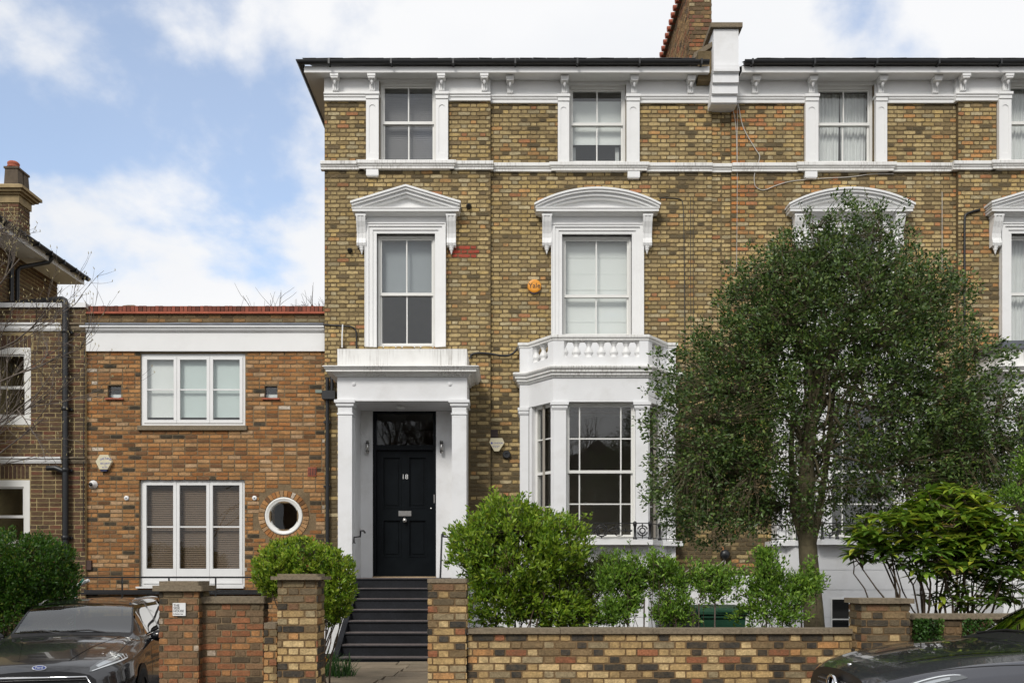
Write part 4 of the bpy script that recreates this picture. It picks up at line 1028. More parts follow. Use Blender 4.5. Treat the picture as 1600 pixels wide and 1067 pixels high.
for (a, b) in ((505.5, 517.5), (714, 724)):
    z0, z1 = Z(b, YD), Z(a, YD)
    pr = [(-.02, z0), (.02, z0), (.04, z0 + .04), (.04, z1 - .05), (.07, z1 - .03), (.07, z1), (-.02, z1 + .01)]
    MB().sweep([(dx0, YD), (X(97, YD), YD)], pr).build('band', WHITE, dark)
    MB().sweep([(X(97, YD) + .003, YD), (dx1 + .02, YD)], pr).build('band', STONE, dark)
for r in (uw, lw): sash(dark, r[0], r[1], r[2], r[3], YD - .03, (r[2] + r[3]) / 2 - .02, 1, 1, None, rec=.06, fw=.11)
xp = X(102.5, YD - .08)
P = MB().tube([(xp, YD - .09, Z(870, YD)), (xp, YD - .09, Z(482, YD)), (xp, YD - .085, Z(476, YD)), (xp - .02, YD - .07, Z(471.5, YD)), (xp - .07, YD - .05, Z(469, YD)), (xp - .7, YD + .05, Z(471, YD)), (xp - 1.8, YD + .2, Z(475, YD))], .055, 12).build('downpipe', BLACKP, dark)
for y_ in (520, 640, 735, 840): MB().lathe([(.062, -.035), (.068, -.03), (.068, .03), (.062, .035)], (xp, YD - .09, Z(y_, YD)), 12).box(xp - .1, xp + .1, YD - .04, YD, Z(y_, YD) - .02, Z(y_, YD) + .02).build('pipe_clip', BLACKP, P)
MB().tube([(X(78, YD), YD - .09, Z(732, YD)), (X(92, YD), YD - .12, Z(732, YD)), (xp - .02, YD - .1, Z(737, YD))], .05, 10).build('pipe_branch', BLACKP, P)
MB().tube([(X(133, YD) + .0, YD - .03, Z(546, YD)), (X(132, YD), YD - .03, Z(700, YD)), (X(131, YD), YD - .03, Z(860, YD))], .008, 5).build('cable', BLACKM, dark)
# ================================================================ the house beyond: flank wall, eaves and chimney
far = empty('gabled_house', (-10.4, .6, -.3), 'tall brown brick house with black guttered eaves and a buff chimney', 'house')
WX = -9.4
fF = frame(WX, 0, 90)
ze = 7.47
MB().box(WX - .3, WX - .008, -1.0, 2.26, -.5, ze).box(WX - 4, WX - .3, 1.96, 2.26, -.5, ze).box(WX - 4, WX - .3, -1.0, -.7, -.5, ze).build('wall', MORTARL, far)
items = lay(fF, -1.0, 2.27, 5.4, ze, picker([(40, (.15, .09, .05)), (25, (.11, .07, .045)), (14, (.19, .10, .055)), (8, (.2, .15, .085))]), bond='stretcher', joint=.012)
emit(far, items, BRICK, 260)
MB().box(WX - 4, -8.92, -1.4, 2.36, ze, ze + .02).build('soffit', STUCCO, far)
MB().box(-8.92, -8.90, -1.4, 2.38, ze - .005, ze + .13).build('fascia', WHITE, far)
gx = -8.84
g = MB(); g.sweep([(gx, -1.4), (gx, 2.42)], [(.06 * math.cos(t), ze + .14 + .06 * math.sin(t)) for t in [math.pi + math.pi * i / 8 for i in range(9)]] + [(.05 * math.cos(t), ze + .14 + .05 * math.sin(t)) for t in [2 * math.pi - math.pi * i / 8 for i in range(9)]])
G = g.build('gutter', BLACKP, far)
for i in range(8): MB().box(gx - .07, gx + .07, -1.1 + i * .48, -1.07 + i * .48, ze + .068, ze + .148).build('gutter_bracket', BLACKP, G)
MB().px([(-1.4, ze + .16), (2.4, ze + .16), (2.4, ze + .17), (-1.4, ze + .17)], -8.86, -8.9).add([(-8.86, -1.4, ze + .16), (-8.86, 2.42, ze + .16), (-11.4, .9, ze + 1.5), (-11.4, .3, ze + 1.5), (-13.8, -1.4, ze + .16), (-13.8, 2.42, ze + .16)], [(0, 1, 2, 3), (1, 5, 2), (0, 3, 4), (2, 5, 4, 3), (0, 4, 5, 1)]).build('roof', SLATE, far)
for dy_ in (.42, .62):
    MB().tube([(WX + .07, dy_, 5.2), (WX + .07, dy_, ze - .3), (WX + .1, dy_ + .05, ze - .22), (gx - .08, dy_ + .35, ze - .02), (gx, dy_ + .36, ze + .08)] if dy_ > .5 else [(WX + .07, dy_, 5.2), (WX + .07, dy_, ze - .02)], .04, 8).build('downpipe', BLACKP, far)
CX1, CY0 = -10.28, 18.8 - CD
ck = MB().box(CX1 - 1.0, CX1 - .008, CY0 + .008, CY0 + .45, 7.5, 9.2); CK = ck.build('chimney', MORTARL, far)
zb = Z(317, CY0)
for fr_, u0, u1 in ((frame(0, CY0), CX1 - 1.0, CX1), (frame(CX1, CY0, 90), 0, .455)):
    emit(CK, lay(fr_, u0, u1, 8.0, zb, pD, bond='stretcher', joint=.0125, course=.0812), BRICK, 120)
BUFF = pmat('buff_cement', (.36, .27, .14), .9, .15, 5.0, dirt=.4, dscale=3.0)
c = MB().box(CX1 - 1.05, CX1 + .02, CY0 - .02, CY0 + .48, zb, zb + .16)
for k, (o, h0, h1) in enumerate(((.06, .16, .2), (.12, .2, .25), (.17, .25, .31))): c.box(CX1 - 1.05, CX1 + o, CY0 - o, CY0 + .46 + o, zb + h0, zb + h1)
c.add([(CX1 - 1.05, CY0 - .17, zb + .31), (CX1 + .17, CY0 - .17, zb + .31), (CX1 + .17, CY0 + .63, zb + .31), (CX1 - 1.05, CY0 + .63, zb + .31), (CX1 - .95, CY0 + .05, zb + .42), (CX1 - .05, CY0 + .05, zb + .42), (CX1 - .05, CY0 + .4, zb + .42), (CX1 - .95, CY0 + .4, zb + .42)], [(0, 1, 5, 4), (1, 2, 6, 5), (2, 3, 7, 6), (3, 0, 4, 7), (4, 5, 6, 7)])
c.build('chimney_cap', BUFF, CK)
for (ox, oy) in ((-.02, .02), (-.02, .26)):
    zz0 = zb + .36; x1 = CX1 + ox - .02; w = .26; y_ = CY0 + oy
    m = MB().add([(x1 - w - .02, y_ - .0, zz0), (x1 + .02, y_, zz0), (x1 + .02, y_ + .22, zz0), (x1 - w - .02, y_ + .22, zz0), (x1 - w, y_ + .01, zz0 + .38), (x1, y_ + .01, zz0 + .38), (x1, y_ + .2, zz0 + .38), (x1 - w, y_ + .2, zz0 + .38)], [(0, 1, 5, 4), (1, 2, 6, 5), (2, 3, 7, 6), (3, 0, 4, 7), (4, 5, 6, 7)])
    m.box(x1 - w - .02, x1 + .02, y_ - .01, y_ + .22, zz0 + .37, zz0 + .41)
    m.build('clay_pot', pmat('sooty_clay', (.11, .085, .06), .95, .25), CK)
MB().lathe([(.12, 0), (.13, .02), (.10, .03), (.115, .06), (.12, .1), (.09, .13), (.06, .13)], (CX1 - .17, CY0 + .12, zb + .77), 14).build('vent_pot', TERRA, CK)
# ================================================================ steps and path
steps = empty('front_steps', (-1.8, -1.9, .1), 'flight of black painted steps with worn treads leading to the front door', 'steps')
sxl, sxr = -2.60, -1.04
for i in range(8):
    z = 1.39 - .169 * i; yf = -.95 - .277 * i; zb = z - .169 if i < 7 else .12
    a = sxl if i else X(549, -1)
    S = MB().box(a, sxr, yf + .012, (yf + .40) if i else YB - .02, zb - .3 if i < 7 else .0, z - .03).build('step', BLACKS, steps)
    MB().box(a - .004, sxr + .004, yf - .012, (yf + .42) if i else YB - .022, z - .03, z - .012).build('nosing', BLACKS, S)
    MB().box(a - .002, sxr + .002, yf + .02, (yf + .28) if i else YB - .024, z - .012, z).build('tread', TREAD, S)
MB().box(sxl - .09, sxl - .006, -3.0, -1.0, -.2, .22).prism([(sxl - .09, -2.9, .22), (sxl - .09, -1.02, .22), (sxl - .09, -1.02, 1.30)], (.084, 0, 0)).build('string', BLACKS, steps)
path = MB().box(-2.95, -.9, -7.3, -2.88, -.3, .128).build('path', SOIL, kind='structure')
yy = -2.93; ro = 0
while yy > -7.0:
    h = (.42, .52, .36, .6, .45, .5)[ro % 6]; xx = -2.9 + rnd.uniform(-.06, .0)
    while xx < -.95:
        w = rnd.uniform(.5, .95); w = min(w, -.93 - xx)
        if w > .1:
            g = .016; t_ = rnd.uniform(-.006, .006); c = shade((.235, .185, .125), rnd.choice((.8, .95, 1.1)))
            o = [(xx + g * rnd.random() + .006, yy - h + .008), (xx + w - g * rnd.random() - .006, yy - h + .008 + g * rnd.random()), (xx + w - .006 - g * rnd.random(), yy - .006), (xx + .006, yy - .006 - g * rnd.random())]
            MB().pz(o, .1, .15 + t_, col=q(c)).build('paving_slab', YORK, path)
        xx += w
    yy -= h; ro += 1

# ================================================================ garden walls and piers
GP = [(28, (.48, .325, .145)), (20, (.55, .40, .20)), (13, (.24, .165, .085)), (22, (.055, .049, .041)), (9, (.30, .12, .06)), (10, (.32, .25, .145)), (5, (.48, .25, .10))]
def gpick(dark_top, z1, pal=GP):
    base = picker(pal); dk = picker([(30, (.15, .115, .07)), (14, (.06, .052, .041)), (14, (.24, .185, .105)), (6, (.2, .11, .06))])
    return lambda u, z, kd: dk(u, z, kd) if z > z1 - dark_top and rnd.random() < .75 else base(u, z, kd)
def pier(name, label, x0, x1, y0, dep, z0, z1, pick, caps, mort=MORTARG, cat='pier', nobj=300, faces='flr', course=.0755, bond='flemish', zb=None, capmat=None):
    o = empty(name, ((x0 + x1) / 2, y0 + dep / 2, z0), label, cat)
    MB().box(x0 + .008, x1 - .008, y0 + .008, y0 + dep - .008, z0, z1).build('core', mort, o)
    it = lay(frame(0, y0), x0, x1, z0, z1, pick, zbase=z1 - 30 * course, course=course, bond=bond)
    if 'r' in faces: it += lay(frame(x1, y0, 90), .0, dep, z0, z1, pick, zbase=z1 - 30 * course, course=course, bond=bond, phase=.11)
    if 'l' in faces: it += lay(frame(x0, y0 + dep, -90), .0, dep, z0, z1, pick, zbase=z1 - 30 * course, course=course, bond=bond, phase=.11)
    emit(o, it, BRICKG, nobj, score=lambda i_: i_[3] * (1 if i_[2] > .3 else .2) * (1 if i_[0][4] == 0 else .8))
    z = z1
    for (ov, h) in caps:
        e = .012
        m = MB().pz([(x0 - ov + e, y0 - ov), (x1 + ov - e, y0 - ov), (x1 + ov, y0 - ov + e), (x1 + ov, y0 + dep + ov), (x0 - ov, y0 + dep + ov), (x0 - ov, y0 - ov + e)], z + .001, z + h)
        m.build('cap', capmat or STONE, o); z += h
    return o
LP = [(28, (.30, .125, .06)), (20, (.24, .14, .075)), (14, (.18, .12, .07)), (10, (.38, .185, .075)), (8, (.10, .075, .05)), (3, (.42, .34, .26))]
yl = 10.2 - CD
sign_pier = pier('brick_pier', 'tall brown brick pier carrying the white name sign, beside the parked estate car', X(248, yl), X(310.6, yl), yl, .36, -.36, Z(923, yl), gpick(.16, Z(923, yl), LP), ((.055, .062), (.0, .05)), MORTARS)
yl2 = yl + .12
pier('garden_wall', 'short brown brick garden wall between the sign pier and the gate pier', X(316, yl2) - .06, X(411.5, yl2), yl2, .23, -.36, Z(942, yl2), gpick(.1, Z(942, yl2), LP), ((.03, .075),), MORTARS, 'wall')
yg = 9.1 - CD
pier('gate_pier', 'yellow and black brick gate pier with slab cap in front of the clipped bush', X(433, yg), X(496, yg), yg, .36, -.1, Z(905.5, yg), gpick(.28, Z(905.5, yg)), ((.055, .035), (.0, .026)))
ys = 9.25 - CD
pier('garden_wall', 'narrow low stub of brick wall with stone coping against the gate pier', X(412, ys), X(433, ys) - .004, ys, .2, -.1, Z(982, ys), gpick(.1, Z(982, ys)), ((.0, .06),), MORTARG, 'wall')
pier('gate_pier', 'yellow and black brick gate pier with flush worn cap between the steps and round bush', X(668, yg + .1), X(729, yg + .1), yg + .1, .36, -.1, Z(910.5, yg + .1), gpick(.22, Z(910.5, yg + .1)), ((.003, .045),))
yw = 9.27 - CD
LW = pier('garden_wall', 'long low yellow and black brick garden wall below the shrubs', X(729, yg + .1) + .005, X(1345, yw) - .0, yw, .22, -.1, Z(989.5, yw), gpick(.0, 0.85), (), MORTARG, 'wall', faces='')
xx = X(729, yg + .1) + .008; xe = X(1345, yw)
while xx < xe - .05:
    w = min(rnd.choice((.62, .9, .95)), xe - xx); z0 = Z(989.5, yw) + .001
    MB().box(xx + .002, xx + w - .003, yw - .035, yw + .25, z0, z0 + .052 + rnd.uniform(-.003, .003)).build('coping_slab', STONE, LW); xx += w
yr = 9.0 - CD
pier('brick_pier', 'weathered brick pier with overhanging slab behind the parked black car', X(1346, yr), X(1422, yr), yr, .34, -.1, Z(942.5, yr), gpick(.38, Z(942.5, yr)), ((.035, .05),))
RW = pier('garden_wall', 'dark brick garden wall with creeping plants under the broad-leaved shrub', X(1422, yr) + .004, X(1800, yr + .25), yr + .22, .22, -.1, Z(967, yr + .22), picker([(30, (.12, .085, .05)), (20, (.07, .055, .036)), (12, (.2, .13, .07))]), ((.03, .052),), MORTARG, 'wall', faces='')
# name sign
sg = MB().box(X(269.8, yl - .02), X(289.8, yl - .02), yl - .02, yl - .004, Z(961.5, yl - .02), Z(941.5, yl - .02)).build('name_sign', WHITE, None, 'square white sign reading THE SIDE HOUSE on the brick pier', 'sign')
ORG[sg.name] = Vector((0, 0, 0))
INK = pmat('ink', (.02, .02, .025), .6, 0)
INKB = pmat('blue_ink', (.03, .05, .35), .6, 0)
sx = X(271, yl - .02); ysn = yl - .0215
for i, (t_, py_) in enumerate((('THE', 945.4), ('SIDE', 949.7), ('HOUSE', 954.2))): text('lettering', t_, .037, (sx, ysn, Z(py_, yl - .02)), INK, sg, .0008, align='LEFT', sx=1.0)
def small_print(parent, x, y, z, words, h, mat):
    """a line of print too small to read in the photograph: letter-sized strokes grouped in words"""
    m = MB()
    for n_ in words:
        for i in range(n_):
            m.box(x, x + h * .42, y - .0006, y + .0006, z - h / 2, z + h * (.5 if i == 0 else .2)); x += h * .62
        x += h * .55
    m.build('small_print', mat, parent, kind='stuff')
small_print(sg, sx, ysn, Z(958.5, yl - .02), (2, 7, 4), .012, INK)

# ================================================================ cars
def hermite(S, P, s):
    S = np.array(S); P = np.array(P)
    n = len(S); i = int(np.clip(np.searchsorted(S, s) - 1, 0, n - 2))
    h = S[i + 1] - S[i]; t = (s - S[i]) / h
    d = (P[1:] - P[:-1]) / (S[1:] - S[:-1])[:, None, None]
    def tan(k):
        if k == 0: return d[0]
        if k == n - 1: return d[-1]
        a, b = d[k - 1], d[k]
        with np.errstate(divide='ignore', invalid='ignore'):
            m = np.where(a * b > 0, 2 * a * b / (a + b), 0)
        return m
    m0, m1 = tan(i), tan(i + 1)
    return (2 * t ** 3 - 3 * t ** 2 + 1) * P[i] + (t ** 3 - 2 * t ** 2 + t) * h * m0 + (-2 * t ** 3 + 3 * t ** 2) * P[i + 1] + (t ** 3 - t ** 2) * h * m1
class Car:
    def __init__(s, name, label, stations, nose, head, zg, paint):
        s.S = [a for a, _ in stations]; s.P = np.array([p for _, p in stations]); s.nose = Vector(nose); s.f = Vector((math.sin(R(head)), -math.cos(R(head)))); s.r = Vector((-s.f.y, s.f.x)) ; s.zg = zg; s.paint = paint
        c = s.pt(2.2, 0, 0)
        s.o = empty(name, (c[0], c[1], zg), label, 'car')
    def pt(s, a, w, z): p = s.nose - s.f * a + s.r * w; return Vector((p.x, p.y, s.zg + z))
    def prof(s, a): return hermite(s.S, s.P, a)
    def surf(s, a, t, side=1, off=0.0):
        pr = s.prof(a); k = np.arange(len(pr)); w, z = np.interp(t, k, pr[:, 0]), np.interp(t, k, pr[:, 1])
        v = s.pt(a, side * w, z)
        if off:
            e = .02; a2 = min(a + e, s.S[-1]); p2 = s.prof(a2); v2 = s.pt(a2, side * np.interp(t, k, p2[:, 0]), np.interp(t, k, p2[:, 1]))
            t2 = t + .05; v3 = s.pt(a, side * np.interp(t2, k, pr[:, 0]), np.interp(t2, k, pr[:, 1]))
            n = (v2 - v).cross(v3 - v)
            if n.length > 1e-9:
                n.normalize(); c = s.pt(a, 0, .6)
                if n.dot(v - c) < 0: n = -n
                v = v + n * off
        return v
    def grid(s, a0, a1, t0, t1, sides, na, ntt, name, mat, parent=None, off=0.0, shape=None):
        for sd in sides:
            m = MB(); V = []
            for i in range(na + 1):
                for j in range(ntt + 1):
                    u, v = i / na, j / ntt
                    a, t = (a0 + (a1 - a0) * u, t0 + (t1 - t0) * v) if not shape else shape(u, v)
                    V.append(s.surf(a, t, sd, off))
            m.add(V, [(i * (ntt + 1) + j, (i + 1) * (ntt + 1) + j, (i + 1) * (ntt + 1) + j + 1, i * (ntt + 1) + j + 1) for i in range(na) for j in range(ntt)], True)
            last = m.build(name, mat, parent or s.o)
        return last
    def both(s, cells, name, mat, parent=None, na=60):
        """one skin over both sides: faces (a, t) for which cells() holds"""
        nT = 4 * (s.P.shape[1] - 1); A = [s.S[0] + (s.S[-1] - s.S[0]) * i / na for i in range(na + 1)]
        A = sorted(set([round(x, 4) for x in A] + [round(x, 4) for x in s.S])); V = []
        ts = [j * (s.P.shape[1] - 1) / nT for j in range(nT + 1)]
        full = [(1, t) for t in ts] + [(-1, t) for t in reversed(ts[:-1])]
        for a in A:
            pr = s.prof(a); k = np.arange(len(pr))
            # rounded profile: blend of linear and smooth
            for sd, t in full:
                w, z = np.interp(t, k, pr[:, 0]), np.interp(t, k, pr[:, 1]); V.append(s.pt(a, sd * w, z))
        n = len(full); Fc = []
        for i in range(len(A) - 1):
            for j in range(n - 1):
                a = (A[i] + A[i + 1]) / 2; t = (full[j][1] + full[j + 1][1]) / 2
                if cells(a, t): Fc.append((i * n + j, (i + 1) * n + j, (i + 1) * n + j + 1, i * n + j + 1))
        m = MB(); m.add(V, Fc, True)
        return m
    def wheel(s, a, w, r, wd=.22):
        c = s.pt(a, w, r + .0)
        sd = 1 if w > 0 else -1
        prof = [(r * .62, -wd / 2), (r * .93, -wd / 2), (r, -wd * .36), (r, wd * .36), (r * .93, wd / 2), (r * .62, wd / 2)]
        def lathe(prof, n, mat, name, par):
            V = []; ax = Vector((s.r.x, s.r.y, 0)); fw = Vector((s.f.x, s.f.y, 0))
            for rr, h in prof:
                for k in range(n): an = 2 * math.pi * k / n; V.append(c + ax * (h * sd) + fw * (rr * math.cos(an)) + Vector((0, 0, rr * math.sin(an))))
            m = MB(); m.add(V, [(i * n + k, i * n + (k + 1) % n, (i + 1) * n + (k + 1) % n, (i + 1) * n + k) for i in range(len(prof) - 1) for k in range(n)], True)
            return m.build(name, mat, par)
        W = lathe(prof, 28, RUBBER, 'wheel', s.o)
        lathe([(r * .63, wd * .5), (r * .66, wd * .46), (r * .6, wd * .3), (r * .6, -wd * .3)], 28, CHROME, 'rim', W)
        ax = Vector((s.r.x, s.r.y, 0)) * sd; fw = Vector((s.f.x, s.f.y, 0)); up = Vector((0, 0, 1))
        for k in range(5):
            an = 2 * math.pi * k / 5 + .3; d = fw * math.cos(an) + up * math.sin(an); e = fw * -math.sin(an) + up * math.cos(an)
            o = c + ax * (wd * .40)
            MB().prism([o - e * .028, o + d * r * .62 - e * .05, o + d * r * .62 + e * .05, o + e * .028], ax * -.03).build('spoke', CHROME, W)
        lathe([(.001, wd * .43), (.05, wd * .43), (.055, wd * .36)], 14, CHROME, 'hub', W)
RUBBER = pmat('rubber', (.012, .012, .012), .8, .1)
PAINT1 = pmat('dark_grey_car_paint', (.045, .046, .050), .2, .03, 30, metal=.5, coat=1.0)
PAINT2 = pmat('graphite_car_paint', (.055, .057, .068), .2, .03, 30, metal=.5, coat=1.0)
GLOSSK = pmat('gloss_black', (.006, .006, .007), .12, 0, spec=.5)
GRILLE = pmat('grille_black', (.008, .008, .009), .45, 0)
LAMPB = pmat('lamp_reflector', (.6, .61, .62), .15, 0, metal=1.0)
LAMPD = pmat('lamp_dark', (.16, .165, .17), .15, 0, metal=.6)
LAMPW = pmat('lamp_lens', (.7, .72, .75), .08, 0)
CABIN = pmat('cabin_trim', (.02, .02, .021), .8, .1)
CHROMEB = pmat('bright_chrome', (.75, .75, .76), .08, 0, metal=1.0)
CLEAR = glassmat('lamp_glass', (.96, .97, .97), 1.5, boost=1.3)
st1 = [
 (0.00, [(.50, .24), (.60, .36), (.62, .52), (.60, .62), (.53, .675), (.43, .70), (.30, .715), (.15, .723), (0, .725)]),
 (0.10, [(.66, .22), (.75, .35), (.77, .54), (.74, .68), (.65, .735), (.50, .765), (.34, .78), (.17, .786), (0, .788)]),
 (0.28, [(.76, .20), (.855, .36), (.875, .57), (.84, .735), (.73, .80), (.55, .828), (.37, .842), (.19, .849), (0, .850)]),
 (0.60, [(.81, .18), (.90, .36), (.918, .60), (.885, .80), (.78, .868), (.60, .905), (.40, .918), (.20, .925), (0, .927)]),
 (0.95, [(.84, .18), (.915, .36), (.925, .63), (.90, .85), (.80, .92), (.63, .962), (.42, .975), (.20, .982), (0, .984)]),
 (1.30, [(.85, .18), (.92, .36), (.925, .65), (.905, .90), (.83, .965), (.67, 1.005), (.45, 1.02), (.22, 1.028), (0, 1.03)]),
 (1.42, [(.85, .18), (.92, .36), (.925, .65), (.905, .91), (.835, .99), (.715, 1.052), (.48, 1.064), (.24, 1.070), (0, 1.072)]),
 (2.06, [(.86, .18), (.92, .36), (.925, .66), (.905, .95), (.85, .99), (.62, 1.396), (.49, 1.41), (.26, 1.421), (0, 1.425)]),
 (2.95, [(.86, .18), (.92, .36), (.925, .66), (.905, .97), (.85, 1.01), (.62, 1.40), (.52, 1.445), (.28, 1.468), (0, 1.475)]),
 (4.00, [(.85, .18), (.91, .36), (.92, .66), (.90, .99), (.84, 1.03), (.61, 1.39), (.51, 1.43), (.28, 1.452), (0, 1.46)]),
 (4.62, [(.80, .22), (.88, .38), (.89, .66), (.87, .95), (.80, 1.0), (.64, 1.10), (.50, 1.13), (.27, 1.14), (0, 1.145)]),
 (4.85, [(.66, .28), (.78, .42), (.80, .62), (.77, .80), (.70, .86), (.56, .90), (.44, .91), (.22, .915), (0, .92)])]
def body(car, ws0, ws1, sg0, sg1, pillars, nosemat=None):
    glassw = lambda a, t: ws0 < a < ws1 and t > 5.05
    glasss = lambda a, t: sg0 < a < sg1 and 4.12 < t < 4.88 and not any(abs(a - p) < .05 for p in pillars)
    glassr = lambda a, t: car.S[-3] + .02 < a < car.S[-2] and t > 5.3
    m = car.both(lambda a, t: not glassw(a, t) and not glasss(a, t) and not glassr(a, t), 'body', car.paint, na=110)
    n = m.f[0][1] - m.f[0][0]
    # close nose and tail
    nn = len([1 for _ in range(1)])
    B = m.build('body', car.paint, car.o)
    for a in (car.S[0], car.S[-1]):
        pr = car.prof(a); poly = [car.pt(a, w, z) for w, z in pr] + [car.pt(a, -w, z) for w, z in pr[-2::-1]]
        MB().add(poly, [tuple(range(len(poly)))]).build('nose_panel' if a == car.S[0] else 'tail_panel', nosemat if a == car.S[0] and nosemat else car.paint, B)
    car.both(glassw, 'windscreen', GLASSC, na=110).build('windscreen', GLASSC, car.o)
    car.both(glassr, 'rear_window', GLASSC, na=110).build('rear_window', GLASSC, car.o)
    ms = car.both(glasss, 'side_windows', GLASSC, na=110)
    # one pane for each opening
    for sd in (1, -1):
        edges = [sg0] + list(pillars) + [sg1]
        for i in range(len(edges) - 1):
            a0, a1 = edges[i] + (.05 if i else 0), edges[i + 1] - (.05 if i < len(edges) - 2 else 0)
            if a1 - a0 > .1: car.grid(a0, a1, 4.12, 4.88, (sd,), 8, 3, 'side_window', GLASSC)
    # dark cabin floor, seats and dashboard seen through the glass
    m = MB(); fz = .5
    def cb(a0, a1, w0, w1, z0, z1): m.prism([car.pt(a0, w0, z0), car.pt(a1, w0, z0), car.pt(a1, w1, z0), car.pt(a0, w1, z0)], (0, 0, z1 - z0))
    H = car.P[len(car.S) // 2][-1][1]
    cb(ws0 - .1, 4.2, -.8, .8, .35, .4); cb(ws0 + .05, ws0 + .5, -.72, .72, .75, H * .66)
    for w in (-.37, .37):
        cb(ws1 + .25, ws1 + .75, w - .24, w + .24, .4, .6); cb(ws1 + .7, ws1 + .85, w - .24, w + .24, .55, H * .76); cb(ws1 + .72, ws1 + .82, w - .13, w + .13, H * .77, H * .89)
    cb(3.2, 3.35, -.6, .6, .5, H * .75)
    m.build('cabin', CABIN, car.o)
    return B
estate = Car('estate_car', 'dark grey estate car with silver roof rails parked in the driveway', st1, (-5.30, 10.1 - CD), 12.0, -.36, PAINT1)
B = body(estate, 1.42, 2.06, 1.70, 4.45, (2.75, 3.75))
EC = estate
# bonnet creases and shut line
for sd in (1, -1):
    EC.grid(.22, 1.36, 0, 0, (sd,), 16, 1, 'bonnet_crease', PAINT1, B, .006, lambda u, v: (.20 + 1.14 * u, 6.55 - 1.1 * u + (v - .5) * .10))
    EC.grid(.22, 1.36, 0, 0, (sd,), 16, 1, 'bonnet_gap', GRILLE, B, .0015, lambda u, v: (.16 + 1.16 * u, 4.25 + .25 * u + (v - .5) * .05))
    # headlamp
    shp = lambda u, v: (.05 + .60 * u + .05 * (v - .5), 4.50 - 1.05 * u ** .8 + (v - .35) * (.12 + .85 * math.sin(math.pi * min(1, .10 + .88 * u)) ** .8))
    HL = EC.grid(0, 0, 0, 0, (sd,), 14, 6, 'headlamp', LAMPD, EC.o, .003, shp)
    EC.grid(0, 0, 0, 0, (sd,), 10, 3, 'reflector', LAMPB, HL, .006, lambda u, v: shp(.1 + .5 * u, .35 + .45 * v))
    EC.grid(0, 0, 0, 0, (sd,), 14, 1, 'light_strip', LAMPW, HL, .007, lambda u, v: shp(.02 + .8 * u, .03 + .16 * v))
    for k in range(3): EC.grid(0, 0, 0, 0, (sd,), 2, 4, 'light_blade', LAMPW, HL, .008, lambda u, v, k=k: shp(.62 + .1 * k + .03 * u + .03 * v, .2 + .65 * v))
    EC.grid(0, 0, 0, 0, (sd,), 14, 6, 'lens', CLEAR, HL, .012, shp)
    # roof rails
    pts = [EC.surf(2.08 + 2.1 * i / 14, 5.45, sd, .012 + .045 * math.sin(math.pi * min(1, max(0, i / 14))) ** .3) for i in range(15)]
    MB().tube(pts, .018, 8).build('roof_rail', CHROMEB, EC.o)
    # door mirror
    p = EC.pt(1.72, sd * 1.0, 1.0); q0 = EC.pt(1.74, sd * .87, .97)
    M_ = MB().tube([q0, p - Vector((0, 0, .04))], .02, 6)
    d = Vector((EC.r.x, EC.r.y, 0)) * sd; fw = Vector((EC.f.x, EC.f.y, 0))
    V = []
    for i in range(7):
        for k in range(12):
            an = 2 * math.pi * k / 12; e = math.sin(math.pi * (i + .35) / 6.7) ** .5
            V.append(p + d * (-.11 + .22 * i / 6) + fw * (.065 * math.cos(an) * e) + Vector((0, 0, .075 * math.sin(an) * e)))
    M_.add(V, [(i * 12 + k, i * 12 + (k + 1) % 12, (i + 1) * 12 + (k + 1) % 12, (i + 1) * 12 + k) for i in range(6) for k in range(12)], True).add(V[-12:], [tuple(range(12))])
    M_.build('door_mirror', GLOSSK, EC.o)
    # chrome line under the side glass, door gaps and handles
    MB().tube([EC.surf(1.72 + 2.7 * i / 14, 4.06, sd, .004) for i in range(15)], .010, 6).build('window_trim', CHROMEB, EC.o)
    for a in (1.62, 2.75, 3.72): EC.grid(0, 0, 0, 0, (sd,), 12, 1, 'door_gap', GRILLE, B, .0015, lambda u, v, a=a: (a + (v - .5) * .012, .6 + 3.3 * u))
    for a in (2.5, 3.5): EC.grid(0, 0, 0, 0, (sd,), 6, 2, 'door_handle', PAINT1, B, .03, lambda u, v, a=a: (a + .2 * u, 2.85 + .12 * v))
    for a in (.95, 3.78):
        c = EC.pt(a, sd * .905, .33); MB().add([c + fw * (.385 * math.cos(2 * math.pi * k / 28)) + Vector((0, 0, .385 * math.sin(2 * math.pi * k / 28))) + d * .024 for k in range(28)], [tuple(range(28))]).build('wheel_arch', GRILLE, B)
        EC.wheel(a, sd * .835, .33)
    # A-pillar gloss strip and windscreen band
    EC.grid(0, 0, 0, 0, (sd,), 12, 1, 'pillar_trim', GLOSSK, EC.o, .004, lambda u, v: (1.44 + .62 * u, 5.0 + .12 * v))
    EC.grid(0, 0, 0, 0, (sd,), 4, 10, 'screen_band', GLOSSK, EC.o, .003, lambda u, v: (2.01 + .05 * u, 5.1 + 2.9 * v))
    EC.grid(0, 0, 0, 0, (sd,), 4, 10, 'scuttle', GRILLE, EC.o, .003, lambda u, v: (1.335 + .10 * u, 5.0 + 3.0 * v))
for (a0, w0, a1, w1) in ((1.40, .52, 1.44, -.15), (1.40, -.1, 1.44, -.62)):
    MB().tube([EC.pt(a0, w0, 1.05 + .0), EC.pt(a1, (w0 + w1) / 2, 1.10), EC.pt(a1, w1, 1.085)], .010, 6).build('wiper', GRILLE, EC.o)
